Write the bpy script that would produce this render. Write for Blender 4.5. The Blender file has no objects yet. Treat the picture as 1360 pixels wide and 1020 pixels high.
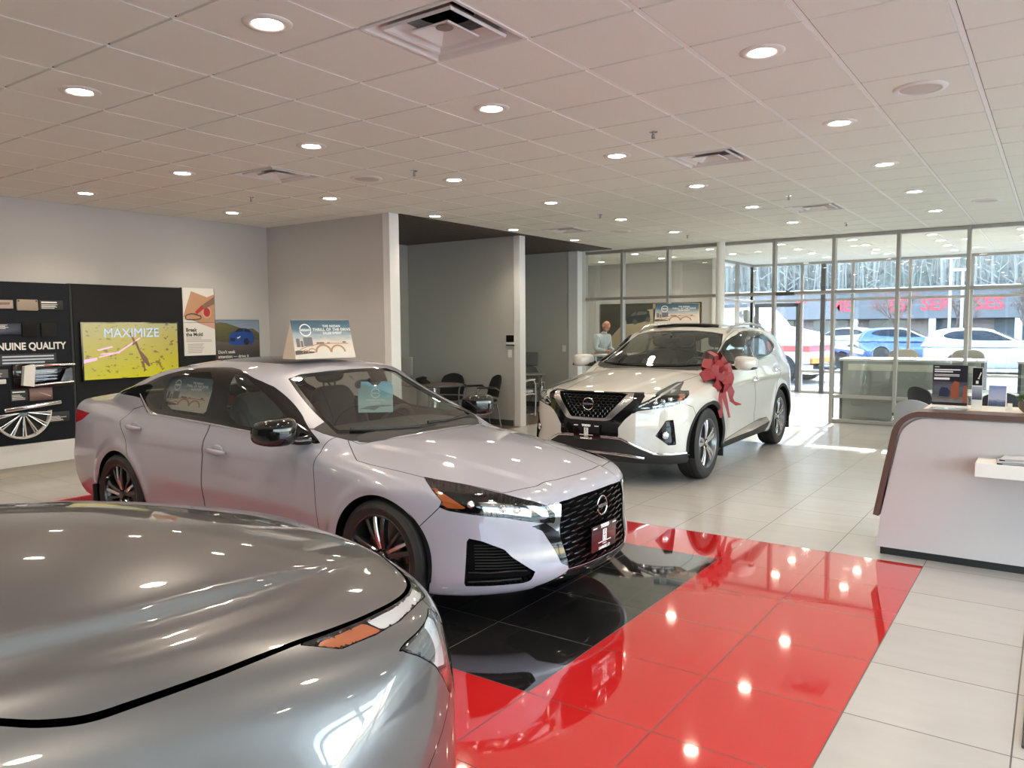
import bpy, bmesh, math, random
import numpy as np
from mathutils import Vector, Matrix
random.seed(7)
PI = math.pi
SC = bpy.context.scene
COL = SC.collection
CAM_H = 1.645
CEIL = CAM_H + 1.4782
# ---------------------------------------------------------------- numeric surface tools
def curve(pts, sig=0.03, n=1600):
    """smooth 1-D curve through control points: pchip, then gaussian smoothing"""
    a = np.array(sorted(pts), float); x, y = a[:, 0], a[:, 1]
    h = np.diff(x); dl = np.diff(y) / h
    m = np.zeros(len(x)); m[0], m[-1] = dl[0], dl[-1]
    for i in range(1, len(x) - 1):
        if dl[i-1] * dl[i] > 0:
            w1, w2 = 2*h[i] + h[i-1], h[i] + 2*h[i-1]
            m[i] = (w1 + w2) / (w1/dl[i-1] + w2/dl[i])
    L = x[-1] - x[0]
    X = np.linspace(x[0] - .3*L - .2, x[-1] + .3*L + .2, n)
    k = np.clip(np.searchsorted(x, X) - 1, 0, len(h) - 1)
    t = (X - x[k]) / h[k]
    Y = ((1+2*t)*(1-t)**2*y[k] + t*(1-t)**2*h[k]*m[k] + t*t*(3-2*t)*y[k+1] + t*t*(t-1)*h[k]*m[k+1])
    Y = np.where(X < x[0], y[0] + m[0]*(X-x[0]), np.where(X > x[-1], y[-1] + m[-1]*(X-x[-1]), Y))
    if sig > 0:
        dx = X[1]-X[0]; r = int(4*sig/dx) + 1
        kk = np.exp(-.5*(np.arange(-r, r+1)*dx/sig)**2); kk /= kk.sum()
        Yp = np.concatenate([Y[0] + (Y[1]-Y[0])*np.arange(-r, 0), Y, Y[-1] + (Y[-1]-Y[-2])*np.arange(1, r+1)])
        Y = np.convolve(Yp, kk, 'valid')
    return lambda v: np.interp(v, X, Y)

def smax(a, b, k):
    h = np.maximum(k - np.abs(a-b), 0) / k
    return np.maximum(a, b) + h*h*k*.25
def smin(a, b, k): return -smax(-a, -b, k)
def sstep(a, b, x):
    t = np.clip((x-a)/(b-a), 0, 1); return t*t*(3-2*t)

def surface_net(F, lo, hi, h):
    """closed mesh of F=0 by naive surface nets, projected on the isosurface; returns V,N,T"""
    ax = [np.arange(lo[i], hi[i] + h, h) for i in range(3)]
    nx, ny, nz = map(len, ax)
    G = np.empty((nx, ny, nz), np.float32)
    Y, Z = np.meshgrid(ax[1], ax[2], indexing='ij')
    for i0 in range(0, nx, 32):
        xs = ax[0][i0:i0+32]
        X3 = np.broadcast_to(xs[:, None, None], (len(xs), ny, nz))
        G[i0:i0+32] = F(X3, np.broadcast_to(Y, X3.shape), np.broadcast_to(Z, X3.shape))
    S = G < 0
    c = np.zeros((nx-1, ny-1, nz-1), np.int8)
    for a in (0, 1):
        for b in (0, 1):
            for d in (0, 1): c += S[a:nx-1+a, b:ny-1+b, d:nz-1+d]
    I, J, K = np.nonzero((c > 0) & (c < 8))
    idx = -np.ones((nx-1, ny-1, nz-1), np.int64); idx[I, J, K] = np.arange(len(I))
    acc = np.zeros((len(I), 3)); cnt = np.zeros(len(I))
    cs = [(a, b, d) for a in (0, 1) for b in (0, 1) for d in (0, 1)]
    for p in cs:
        for q in range(3):
            if p[q] == 0:
                r = list(p); r[q] = 1
                g0 = G[I+p[0], J+p[1], K+p[2]]; g1 = G[I+r[0], J+r[1], K+r[2]]
                m = (g0 < 0) != (g1 < 0)
                t = np.where(m, g0 / np.where(m, g0-g1, 1), 0)
                P = np.stack([np.full(len(I), float(v)) for v in p], 1); P[:, q] = t
                acc[m] += P[m]; cnt[m] += 1
    V = (np.stack([I, J, K], 1) + acc/cnt[:, None]) * h + np.array(lo)
    quads = []
    for q in range(3):
        u, w = (q+1) % 3, (q+2) % 3
        s0 = [slice(None)]*3; s1 = [slice(None)]*3
        s0[q] = slice(0, -1); s1[q] = slice(1, None)
        A, B = S[tuple(s0)], S[tuple(s1)]
        E_ = np.stack(np.nonzero(A != B), 1)
        ok = (E_[:, u] > 0) & (E_[:, w] > 0) & (E_[:, u] < [nx, ny, nz][u]-1) & (E_[:, w] < [nx, ny, nz][w]-1)
        E_ = E_[ok]
        du = np.zeros(3, int); du[u] = 1; dw = np.zeros(3, int); dw[w] = 1
        def gi(e): return idx[e[:, 0], e[:, 1], e[:, 2]]
        Q = np.stack([gi(E_-du-dw), gi(E_-dw), gi(E_), gi(E_-du)], 1)
        fl = ~A[E_[:, 0], E_[:, 1], E_[:, 2]]
        Q[fl] = Q[fl][:, ::-1]
        quads.append(Q)
    Q = np.concatenate(quads); Q = Q[(Q >= 0).all(1)]
    for _ in range(4):
        g, n2 = grad(F, V, .002)
        f = F(V[:, 0], V[:, 1], V[:, 2])
        st = (f / np.maximum(n2, 1e-9))[:, None] * g
        L = np.linalg.norm(st, axis=1, keepdims=True)
        V = V - st * np.minimum(1, h*.4/np.maximum(L, 1e-9))
    g, n2 = grad(F, V, .004)
    N = g / np.sqrt(np.maximum(n2, 1e-12))[:, None]
    d02 = np.linalg.norm(V[Q[:, 0]]-V[Q[:, 2]], axis=1); d13 = np.linalg.norm(V[Q[:, 1]]-V[Q[:, 3]], axis=1)
    m = (d02 <= d13)[:, None]
    T = np.concatenate([np.where(m, Q[:, [0, 1, 2]], Q[:, [0, 1, 3]]), np.where(m, Q[:, [0, 2, 3]], Q[:, [1, 2, 3]])])
    return V, N, T

def grad(F, V, e):
    g = np.empty_like(V)
    for i in range(3):
        a = V.copy(); b = V.copy(); a[:, i] += e; b[:, i] -= e
        g[:, i] = (F(a[:, 0], a[:, 1], a[:, 2]) - F(b[:, 0], b[:, 1], b[:, 2])) / (2*e)
    return g, (g*g).sum(1)

def compact(V, N, T):
    u, inv = np.unique(T, return_inverse=True)
    return V[u], N[u], inv.reshape(T.shape)

def split(M, d):
    """cut mesh M=(V,N,T) along d=0 -> (part with d<0, part with d>0)"""
    V, N, T = M
    if len(T) == 0: return M, M
    d = np.where(np.abs(d) < 1e-7, 1e-7, d)
    s = d < 0; k = s[T].sum(1)
    inn, out = [T[k == 3]], [T[k == 0]]
    nV, nN = [V], [N]; base = len(V)
    for kk in (1, 2):
        t = T[k == kk]
        if not len(t): continue
        lone = (s[t] == (kk == 1)).argmax(1)
        r = np.arange(len(t))
        a, b, c = t[r, lone], t[r, (lone+1) % 3], t[r, (lone+2) % 3]
        E_ = np.concatenate([np.stack([np.minimum(a, b), np.maximum(a, b)], 1), np.stack([np.minimum(a, c), np.maximum(a, c)], 1)])
        key = E_[:, 0] * np.int64(len(V)) + E_[:, 1]
        u, inv = np.unique(key, return_inverse=True); inv = inv.ravel()
        i0, i1 = u // len(V), u % len(V)
        w = np.clip(d[i0] / (d[i0] - d[i1]), .001, .999)[:, None]
        nV.append(V[i0]*(1-w) + V[i1]*w)
        n = N[i0]*(1-w) + N[i1]*w; nN.append(n / np.linalg.norm(n, axis=1, keepdims=True))
        p, q = base + inv[:len(t)], base + inv[len(t):]
        base += len(u)
        tri = np.stack([a, p, q], 1); quad = np.concatenate([np.stack([p, b, c], 1), np.stack([p, c, q], 1)])
        if kk == 1: inn.append(tri); out.append(quad)
        else: out.append(tri); inn.append(quad)
    V2, N2 = np.concatenate(nV), np.concatenate(nN)
    return compact(V2, N2, np.concatenate(inn)), compact(V2, N2, np.concatenate(out))

def cut(M, fld, gap=.0025):
    """-> (part inside, remaining outside); the strip between (+-gap) is dropped: a shut line"""
    a, _ = split(M, fld(M[0]) + gap) if gap else split(M, fld(M[0]))
    if gap: _, b = split(M, fld(M[0]) - gap)
    else: _, b = split(M, fld(M[0]))
    return a, b

def chaikin(P, it=2, closed=True):
    P = np.array(P, float)
    for _ in range(it):
        Q = np.roll(P, -1, 0)
        P = np.stack([.8*P + .2*Q, .2*P + .8*Q], 1).reshape(-1, 2)
    return P

def poly_sdf(P):
    P = np.array(P, float); Q = np.roll(P, -1, 0)
    def f(x, y):
        d = np.full(x.shape, 1e9); ins = np.zeros(x.shape, bool)
        for (ax, ay), (bx, by) in zip(P, Q):
            ex, ey = bx-ax, by-ay
            t = np.clip(((x-ax)*ex + (y-ay)*ey) / max(ex*ex+ey*ey, 1e-12), 0, 1)
            d = np.minimum(d, np.hypot(x-ax-t*ex, y-ay-t*ey))
            c = (ay > y) != (by > y)
            ins ^= c & (x < ex*(y-ay)/(ey if abs(ey) > 1e-12 else 1e-12) + ax)
        return np.where(ins, -d, d)
    return f

def side_poly(P, ymin=.35, rnd=2):
    f = poly_sdf(chaikin(P, rnd)); return lambda V: np.maximum(f(V[:, 0], V[:, 2]), ymin-np.abs(V[:, 1]))
def nose_poly(P, rnd=1, xmin=0.):
    """polygon in (u,z), u=(|y|-x)/sqrt2: front-corner features, both sides"""
    f = poly_sdf(chaikin(P, rnd) if rnd else P)
    return lambda V: np.maximum(f((np.abs(V[:, 1])-V[:, 0])*.70711, V[:, 2]), xmin-V[:, 0])
def front_poly(P, rnd=1, xmin=.3, mirror=True):
    f = poly_sdf(chaikin(P, rnd) if rnd else P)
    return lambda V: np.maximum(f(np.abs(V[:, 1]) if mirror else V[:, 1], V[:, 2]), xmin-V[:, 0])
def top_poly(P, zmin, rnd=1):
    f = poly_sdf(chaikin(P, rnd) if rnd else P)
    return lambda V: np.maximum(f(V[:, 0], np.abs(V[:, 1])), zmin-V[:, 2])
def offset(M, d):
    return (M[0] + M[1]*d, M[1], M[2])
# ---------------------------------------------------------------- sedan body
def sedan_surface():
    Wp = curve([(-4.0,.78),(-3.8,.84),(-3.5,.885),(-3.1,.905),(-2.8,.922),(-2.2,.915),(-1.4,.908),(-.7,.91),(-.2,.922),(.1,.922),(.4,.905),(.6,.875),(.8,.82),(.95,.76)], .08)
    vz = curve([(.10,-.12),(.17,-.085),(.25,-.045),(.35,-.02),(.45,-.006),(.55,0),(.65,-.004),(.75,-.012),(.84,-.022),(.90,-.045),(.96,-.075),(1.05,-.12),(1.2,-.2)], .02)
    Zc = curve([(1.0,.60),(.93,.672),(.88,.705),(.8,.735),(.6,.79),(.3,.85),(0,.895),(-.3,.925),(-.5,.94),(-.9,.95),(-1.6,.965),(-2.4,.995),(-3.0,1.03),(-3.5,1.062),(-3.8,1.075),(-3.95,1.075)], .05)
    drop = curve([(.95,.05),(.6,.08),(.2,.085),(-.3,.075),(-1,.03),(-2.5,.03),(-3.2,.03),(-3.9,.05)], .1)
    Xf = curve([(0,.945),(.15,.94),(.3,.915),(.42,.88),(.55,.815),(.65,.735),(.75,.62),(.82,.49),(.88,.32),(.95,.0)], .03)
    xz = curve([(.1,-.16),(.17,-.08),(.22,-.02),(.27,.01),(.33,.01),(.45,-.01),(.6,-.015),(.68,-.03),(.75,-.08),(.85,-.2)], .02)
    Xr = curve([(0,-3.955),(.3,-3.945),(.5,-3.91),(.7,-3.87),(.82,-3.80),(.90,-3.68),(.97,-3.4)], .05)
    rz = curve([(.15,.2),(.25,.1),(.4,.01),(.55,-.02),(.7,.02),(.85,.035),(.95,.02),(1.03,0.),(1.1,-.01)], .02)
    zbf = curve([(-4,.30),(-3.6,.22),(-3.2,.17),(-2.5,.16),(-.5,.16),(.4,.165),(.7,.175),(.95,.20)], .05)
    zr = curve([(.2,.62),(-.36,.93),(-.5,.995),(-.8,1.145),(-1.05,1.275),(-1.2,1.352),(-1.35,1.395),(-1.6,1.414),(-1.9,1.42),(-2.2,1.417),(-2.5,1.395),(-2.8,1.345),(-3.1,1.26),(-3.4,1.145),(-3.6,1.04),(-3.9,.9)], .05)
    gb = curve([(0,.66),(-.35,.735),(-.6,.79),(-1,.83),(-1.6,.855),(-2.2,.86),(-2.7,.84),(-3.1,.785),(-3.5,.67),(-3.9,.55)], .08)
    tum = curve([(.9,-.01),(1.0,.015),(1.1,.05),(1.2,.085),(1.3,.125),(1.38,.165),(1.5,.24)], .03)
    yc = curve([(.95,.30),(.4,.42),(-.3,.55),(-.6,.6)], .1)
    def F(x, y, z):
        ay = np.abs(y)
        tl = -.028*(x+1.4)
        side = Wp(x) + vz(z - tl)
        for xc in (0., -2.885):
            r = np.hypot(x-xc, z-.335)
            side = side + .014*np.exp(-((r-.405)/.035)**2)
        # door hollow above the sill
        side = side - .014*np.exp(-((z-.42)/.09)**2) * sstep(-2.5,-2.1,x)*(1-sstep(-.75,-.45,x))
        s = ay - side
        ztop = Zc(x) - drop(x)*np.power(ay/.8, 2.2)
        hb = 1-sstep(.3,.6,-x)
        ztop = ztop + hb*.013*(1-sstep(yc(x)-.035, yc(x)+.035, ay))
        t = z - ztop
        f = x - (Xf(ay) + xz(z))
        b = (Xr(ay) + rz(z)) - x
        bt = zbf(x) - z
        L = smax(s, t, .09)
        L = smax(L, f, .05)
        L = smax(L, b, .06)
        L = smax(L, bt, .04)
        xf = x + (.30*(1-sstep(1.3,1.9,-x)) - .22*sstep(2.3,2.9,-x))*y*y
        roof = zr(xf) - .05*np.power(ay/.6, 2)*sstep(.5,1.3,-x)*(1-sstep(3.0,3.5,-x))
        G = smax((z - roof)*.9, ay - (gb(x) - tum(z)), .055)
        G = smax(G, .80 - z, .03)
        return smin(L, G, .035)
    return F, dict(Xf=Xf, xz=xz, Wp=Wp)
# ---------------------------------------------------------------- crossover body
def crossover_surface():
    Wp = curve([(-4,.80),(-3.7,.895),(-3.2,.95),(-2.8,.955),(-2,.94),(-1.2,.935),(-.4,.945),(0,.955),(.3,.945),(.55,.905),(.75,.85),(.95,.78)], .08)
    vz = curve([(.12,-.14),(.2,-.09),(.3,-.035),(.4,-.01),(.5,0),(.65,-.004),(.8,-.008),(.9,-.015),(.98,-.02),(1.05,-.036),(1.1,-.058),(1.2,-.10),(1.35,-.18)], .025)
    Zc = curve([(1.05,.80),(.95,.90),(.9,.94),(.8,.972),(.6,1.01),(.3,1.05),(0,1.085),(-.3,1.115),(-.5,1.13),(-.9,1.14),(-2,1.15),(-2.8,1.17),(-3.4,1.19),(-3.9,1.2)], .05)
    drop = curve([(.95,.06),(.6,.09),(.2,.09),(-.3,.075),(-1,.04),(-3.9,.05)], .1)
    Xf = curve([(0,.955),(.2,.945),(.4,.905),(.55,.845),(.7,.745),(.8,.63),(.88,.47),(.96,.15)], .03)
    xz = curve([(.12,-.16),(.2,-.09),(.27,-.03),(.34,.0),(.45,.005),(.6,.01),(.7,0),(.8,-.015),(.9,-.035),(1.0,-.10),(1.1,-.2)], .025)
    Xr = curve([(0,-3.94),(.4,-3.92),(.65,-3.86),(.82,-3.78),(.95,-3.5)], .05)
    rz = curve([(.2,.12),(.35,.03),(.6,-.01),(.9,.0),(1.1,.05),(1.3,.2)], .03)
    zbf = curve([(-4,.36),(-3.4,.25),(-2.5,.22),(-.5,.22),(.4,.22),(.95,.25)], .05)
    zr = curve([(.2,.75),(-.42,1.085),(-.6,1.17),(-.85,1.30),(-1.1,1.42),(-1.3,1.51),(-1.5,1.58),(-1.75,1.628),(-2.1,1.655),(-2.5,1.662),(-2.9,1.645),(-3.3,1.60),(-3.6,1.52),(-3.82,1.38),(-4.0,1.13)], .05)
    gb = curve([(0,.74),(-.4,.82),(-.7,.872),(-1.1,.905),(-2,.92),(-2.6,.91),(-3.1,.87),(-3.5,.825),(-3.95,.75)], .08)
    tum = curve([(.9,-.03),(1.1,0),(1.2,.03),(1.3,.07),(1.4,.10),(1.5,.135),(1.58,.172),(1.7,.27)], .03)
    def F(x, y, z):
        ay = np.abs(y)
        side = Wp(x) + vz(z) + .012
        for xc in (0., -2.87):
            r = np.hypot(x-xc, z-.383)
            side = side + .022*np.exp(-((r-.46)/.05)**2)
        side = side - .022*np.exp(-((z-.52)/.12)**2) * sstep(-2.4,-2.0,x)*(1-sstep(-.8,-.5,x))
        # rear shoulder haunch
        side = side + .018*np.exp(-((z-.98-.03*(x+2.8))/.06)**2)*np.exp(-((x+2.9)/.55)**2)
        s = ay - side
        hb = 1-sstep(.3,.6,-x)
        ztop = Zc(x) - drop(x)*np.power(ay/.8, 2.4)
        ztop = ztop + hb*.012*(1-sstep(.42+.1*(0-x)-.04, .42+.1*(0-x)+.04, ay))
        L = smax(s, z - ztop, .085)
        L = smax(L, x - (Xf(ay) + xz(z)), .06)
        L = smax(L, (Xr(ay) + rz(z)) - x, .07)
        L = smax(L, zbf(x) - z, .04)
        xf = x + (.28*(1-sstep(1.4,2.0,-x)) - .15*sstep(2.6,3.2,-x))*y*y
        roof = zr(xf) - .05*np.power(ay/.6, 2)*sstep(.6,1.4,-x)
        G = smax((z - roof)*.9, ay - (gb(x) + .025 - tum(z)), .07)
        G = smax(G, .95 - z, .03)
        return smin(L, G, .04)
    return F
# ---------------------------------------------------------------- small crossover body
def suv_surface():
    Wp = curve([(-3.75,.78),(-3.4,.86),(-3.0,.905),(-2.6,.92),(-1.9,.91),(-1.2,.905),(-.4,.912),(0,.92),(.3,.915),(.5,.895),(.7,.855),(.9,.78)], .08)
    vz = curve([(.12,-.14),(.2,-.09),(.3,-.035),(.4,-.01),(.5,0),(.6,-.012),(.68,-.029),(.76,-.053),(.84,-.085),(.90,-.115),(.96,-.155),(1.02,-.205),(1.1,-.28),(1.35,-.5)], .03)
    Zc = curve([(1.05,.80),(.97,.885),(.92,.935),(.85,.978),(.7,1.025),(.5,1.07),(.2,1.122),(-.2,1.165),(-.5,1.18),(-.8,1.185),(-2,1.12),(-2.8,1.15),(-3.7,1.16)], .05)
    drop = curve([(.95,.09),(.6,.135),(.2,.165),(-.3,.172),(-1,.05),(-3.9,.05)], .1)
    Xf = curve([(0,.945),(.2,.94),(.4,.91),(.55,.868),(.66,.812),(.75,.738),(.82,.635),(.88,.47),(.96,.1)], .03)
    xz = curve([(.12,-.16),(.2,-.09),(.27,-.03),(.34,.0),(.5,.02),(.65,.02),(.75,.01),(.85,-.016),(.92,-.04),(1.0,-.09),(1.1,-.2)], .025)
    Xr = curve([(0,-3.72),(.4,-3.70),(.65,-3.64),(.82,-3.54),(.95,-3.25)], .05)
    rz = curve([(.2,.12),(.35,.03),(.6,-.01),(.9,.0),(1.1,.04),(1.3,.15)], .03)
    zbf = curve([(-3.8,.34),(-3.3,.25),(-2.5,.20),(-.5,.20),(.4,.21),(.95,.23)], .05)
    zr = curve([(.2,.70),(-.55,1.13),(-.7,1.19),(-.95,1.31),(-1.2,1.44),(-1.4,1.53),(-1.6,1.59),(-1.85,1.625),(-2.2,1.645),(-2.6,1.64),(-3.0,1.615),(-3.3,1.56),(-3.5,1.44),(-3.72,1.12)], .05)
    gb = curve([(0,.74),(-.5,.80),(-.8,.85),(-1.2,.875),(-2,.885),(-2.7,.865),(-3.2,.83),(-3.7,.76)], .08)
    tum = curve([(.9,-.03),(1.1,0),(1.2,.03),(1.3,.07),(1.4,.11),(1.5,.155),(1.58,.195),(1.7,.28)], .03)
    yc = curve([(.97,.36),(.7,.44),(.46,.513),(.35,.545),(.15,.590),(0,.617),(-.2,.632),(-.6,.68)], .05)
    def F(x, y, z):
        ay = np.abs(y)
        side = Wp(x) + vz(z) + .040
        for xc in (0., -2.706):
            r = np.hypot(x-xc, z-.36)
            side = side + .012*np.exp(-((r-.44)/.05)**2)
        side = side - .02*np.exp(-((z-.52)/.12)**2) * sstep(-2.3,-1.9,x)*(1-sstep(-.8,-.5,x))
        hb = 1-sstep(.45,.75,-x)
        ztop = Zc(x) - drop(x)*np.power(ay/.8, 2.6)
        # raised centre of the hood, stepping down along two long creases
        ztop = ztop + hb*(1-sstep(.15,.85,x))*(.024*(1-sstep(yc(x)-.011, yc(x)+.011, ay)) - .013*np.exp(-((ay-yc(x)-.04)/.045)**2))
        L = smax(ay - side, z - ztop, .055)
        L = smax(L, x - (Xf(ay) + xz(z)), .07)
        L = smax(L, (Xr(ay) + rz(z)) - x, .07)
        L = smax(L, zbf(x) - z, .04)
        xf = x + (.28*(1-sstep(1.5,2.0,-x)) - .12*sstep(2.6,3.2,-x))*y*y
        G = smax((z - zr(xf) + .05*np.power(ay/.6, 2)*sstep(.6,1.4,-x))*.9, ay - (gb(x) - tum(z)), .07)
        G = smax(G, .95 - z, .03)
        return smin(L, G, .04)
    return F
# ---------------------------------------------------------------- materials
def mat(name, base=(.5, .5, .5), rough=.5, metal=0., coat=0., emis=None, estr=0., spec=.5, coat_rough=.03, trans=0.):
    m = bpy.data.materials.new(name); m.use_nodes = True
    b = m.node_tree.nodes['Principled BSDF']
    b.inputs['Base Color'].default_value = (*base, 1)
    b.inputs['Roughness'].default_value = rough; b.inputs['Metallic'].default_value = metal
    b.inputs['Coat Weight'].default_value = coat; b.inputs['Coat Roughness'].default_value = coat_rough
    b.inputs['Specular IOR Level'].default_value = spec
    if emis:
        b.inputs['Emission Color'].default_value = (*emis, 1); b.inputs['Emission Strength'].default_value = estr
    return m

class NT:
    """small node-tree helper"""
    def __init__(s, m):
        s.t = m.node_tree; s.b = s.t.nodes.get('Principled BSDF'); s.out = s.t.nodes['Material Output']
    def n(s, typ, **kw):
        nd = s.t.nodes.new(typ)
        for k, v in kw.items():
            if k.startswith('i_'):
                key = k[2:]; key = int(key) if key.isdigit() else key.replace('_', ' ')
                nd.inputs[key].default_value = v
            else: setattr(nd, k, v)
        return nd
    def l(s, a, b): s.t.links.new(a, b)
    def math(s, op, a, b=None, c=None):
        nd = s.n('ShaderNodeMath', operation=op)
        for i, v in enumerate((a, b, c)):
            if v is None: continue
            if isinstance(v, (int, float)): nd.inputs[i].default_value = v
            else: s.l(v, nd.inputs[i])
        return nd.outputs[0]
    def mix(s, fac, a, b):
        nd = s.n('ShaderNodeMix', data_type='RGBA')
        for k, v in ((0, fac), (6, a), (7, b)):
            if isinstance(v, (int, float)): nd.inputs[k].default_value = v
            elif isinstance(v, tuple): nd.inputs[k].default_value = (*v, 1) if len(v) == 3 else v
            else: s.l(v, nd.inputs[k])
        return nd.outputs[2]
    def ramp(s, fac, stops, interp='LINEAR'):
        nd = s.n('ShaderNodeValToRGB'); r = nd.color_ramp; r.interpolation = interp
        while len(r.elements) < len(stops): r.elements.new(.5)
        for e, (p, c) in zip(r.elements, stops): e.position = p; e.color = (*c, 1)
        s.l(fac, nd.inputs[0]); return nd.outputs[0]
    def pos(s, kind='Object'): return s.n('ShaderNodeTexCoord').outputs[kind]
    def noise(s, vec, scale, detail=3, rough=.5):
        nd = s.n('ShaderNodeTexNoise', i_Scale=scale, i_Detail=detail, i_Roughness=rough)
        s.l(vec, nd.inputs['Vector']); return nd.outputs['Fac']
    def sep(s, vec):
        nd = s.n('ShaderNodeSeparateXYZ'); s.l(vec, nd.inputs[0]); return nd.outputs
    def bump(s, h, strength=.1, dist=.01):
        nd = s.n('ShaderNodeBump', i_Strength=strength, i_Distance=dist); s.l(h, nd.inputs['Height'])
        s.l(nd.outputs[0], s.b.inputs['Normal'])

def glass_mat(name, tint=(.9, .95, .93), refl=1.0):
    m = bpy.data.materials.new(name); m.use_nodes = True
    t = NT(m); t.t.nodes.remove(t.b)
    tr = t.n('ShaderNodeBsdfTransparent'); tr.inputs[0].default_value = (*tint, 1)
    gl = t.n('ShaderNodeBsdfGlossy'); gl.inputs['Roughness'].default_value = .0
    gl.inputs[0].default_value = (refl, refl, refl, 1)
    fr = t.n('ShaderNodeFresnel', i_IOR=1.5)
    mx = t.n('ShaderNodeMixShader')
    # fresnel node flips for back faces, so take it from the geometry facing the viewer
    lw = t.n('ShaderNodeLayerWeight', i_Blend=.5)
    f = t.math('ADD', t.math('MULTIPLY', t.math('POWER', lw.outputs['Facing'], 3.2), .85), .075)
    t.l(f, mx.inputs[0]); t.l(tr.outputs[0], mx.inputs[1]); t.l(gl.outputs[0], mx.inputs[2])
    t.l(mx.outputs[0], t.out.inputs[0])
    return m

def flake_paint(name, base, metal, rough, coat=1.0):
    m = mat(name, base, rough, metal, coat)
    t = NT(m)
    n = t.noise(t.pos(), 900, 1)
    c = t.mix(t.math('MULTIPLY', n, .35), base, tuple(min(1, v*1.35) for v in base))
    t.l(c, t.b.inputs['Base Color'])
    return m

M = {}
M['lavender'] = flake_paint('pale_lavender_grey_paint', (.33, .33, .395), .0, .35)
M['pearl'] = flake_paint('pearl_white_paint', (.52, .505, .48), .0, .35)
M['silver'] = flake_paint('silver_grey_paint', (.125, .125, .131), .7, .34)
NT(M['silver']).b.inputs['Coat IOR'].default_value = 1.65
M['gloss_black'] = mat('gloss_black', (.006, .006, .007), .07, coat=.25)
M['lamp_chrome'] = mat('lamp_chrome', (.42, .43, .45), .16, 1.)
M['black'] = mat('black_plastic', (.012, .012, .013), .55)
M['void'] = mat('black_inner', (.004, .004, .004), .9, spec=.1)
M['rubber'] = mat('tyre_rubber', (.014, .014, .015), .6)
M['chrome'] = mat('chrome', (.82, .82, .83), .06, 1.)
M['dark_chrome'] = mat('dark_chrome', (.10, .10, .105), .10, 1.)
M['satin_chrome'] = mat('satin_chrome', (.88, .87, .86), .16, 1.)
M['machined'] = mat('machined_alloy', (.62, .62, .63), .22, 1.)
M['gunmetal'] = mat('dark_alloy', (.035, .035, .037), .3, .6, coat=.6)
M['grey_alloy'] = mat('grey_alloy', (.16, .165, .18), .3, .8, coat=.5)
M['tire_print'] = mat('tyre_lettering', (.05, .05, .052), .5)
M['disc'] = mat('brake_disc', (.35, .35, .35), .35, 1.)
M['leather'] = mat('black_leather', (.035, .035, .037), .5)
M['dash'] = mat('dashboard_plastic', (.03, .03, .031), .6)
M['glass'] = glass_mat('clear_car_glass', (.82, .88, .85), .9)
M['privacy'] = glass_mat('tinted_car_glass', (.66, .69, .68), .55)
M['lens'] = glass_mat('lamp_lens', (.93, .94, .95))
M['amber'] = mat('amber_reflector', (.42, .10, .02), .18, coat=1.)
M['red_lens'] = mat('red_lamp_lens', (.42, .008, .015), .1, coat=1.)
M['lamp_white'] = mat('lamp_reflector', (.74, .76, .80), .2, .25)
M['white_plastic'] = mat('white_plastic', (.80, .79, .77), .4)
M['white'] = mat('white_print', (.85, .85, .84), .5)
M['plate'] = mat('maroon_plate', (.045, .008, .012), .25, coat=.6)

# ---------------------------------------------------------------- object helpers
def link_arr(name, Ms, m, parent=None, loc=None):
    V, N, T = Ms
    me = bpy.data.meshes.new(name)
    me.vertices.add(len(V)); me.vertices.foreach_set('co', np.ascontiguousarray(V, np.float32).ravel())
    nT = len(T); me.loops.add(nT*3); me.polygons.add(nT)
    me.loops.foreach_set('vertex_index', np.ascontiguousarray(T, np.int32).ravel())
    me.polygons.foreach_set('loop_start', np.arange(0, nT*3, 3, dtype=np.int32))
    me.update(calc_edges=True); me.validate()
    me.polygons.foreach_set('use_smooth', np.ones(len(me.polygons), bool))
    if N is not None and len(me.vertices) == len(V): me.normals_split_custom_set_from_vertices(N.astype(np.float32))
    me.materials.append(m)
    o = bpy.data.objects.new(name, me); COL.objects.link(o)
    if parent: o.parent = parent
    if loc: o.location = loc
    return o

def obj(name, bm, m, parent=None, smooth=None, loc=None, rot=None):
    me = bpy.data.meshes.new(name)
    bmesh.ops.recalc_face_normals(bm, faces=bm.faces)
    bm.to_mesh(me); bm.free()
    if smooth is not None:
        me.polygons.foreach_set('use_smooth', np.ones(len(me.polygons), bool))
        me.set_sharp_from_angle(angle=math.radians(smooth))
    for k in (m if isinstance(m, (list, tuple)) else [m]): me.materials.append(k)
    o = bpy.data.objects.new(name, me); COL.objects.link(o)
    if parent: o.parent = parent
    if loc: o.location = loc
    if rot: o.rotation_euler = rot
    return o

def tag(o, label, cat, group=None, kind=None):
    if label: o['label'] = label
    if cat: o['category'] = cat
    if group: o['group'] = group
    if kind: o['kind'] = kind
    return o
def thing(name, label, cat, loc=(0, 0, 0), rz=0., group=None):
    o = bpy.data.objects.new(name, None); COL.objects.link(o)
    o.location = loc; o.rotation_euler = (0, 0, rz); o.empty_display_size = .1
    return tag(o, label, cat, group)
def struct(name, bm, m, smooth=None):
    o = obj(name, bm, m, None, smooth); o['kind'] = 'structure'; return o
def dup(root, loc=None, rz=None, label=None):
    r = root.copy(); COL.objects.link(r)
    if loc is not None: r.location = loc
    if rz is not None: r.rotation_euler = (r.rotation_euler[0], r.rotation_euler[1], rz)
    if label: r['label'] = label
    for ch in list(root.children):
        c = ch.copy(); COL.objects.link(c); c.parent = r
        for g in ch.children:
            d = g.copy(); COL.objects.link(d); d.parent = c
    return r

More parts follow.
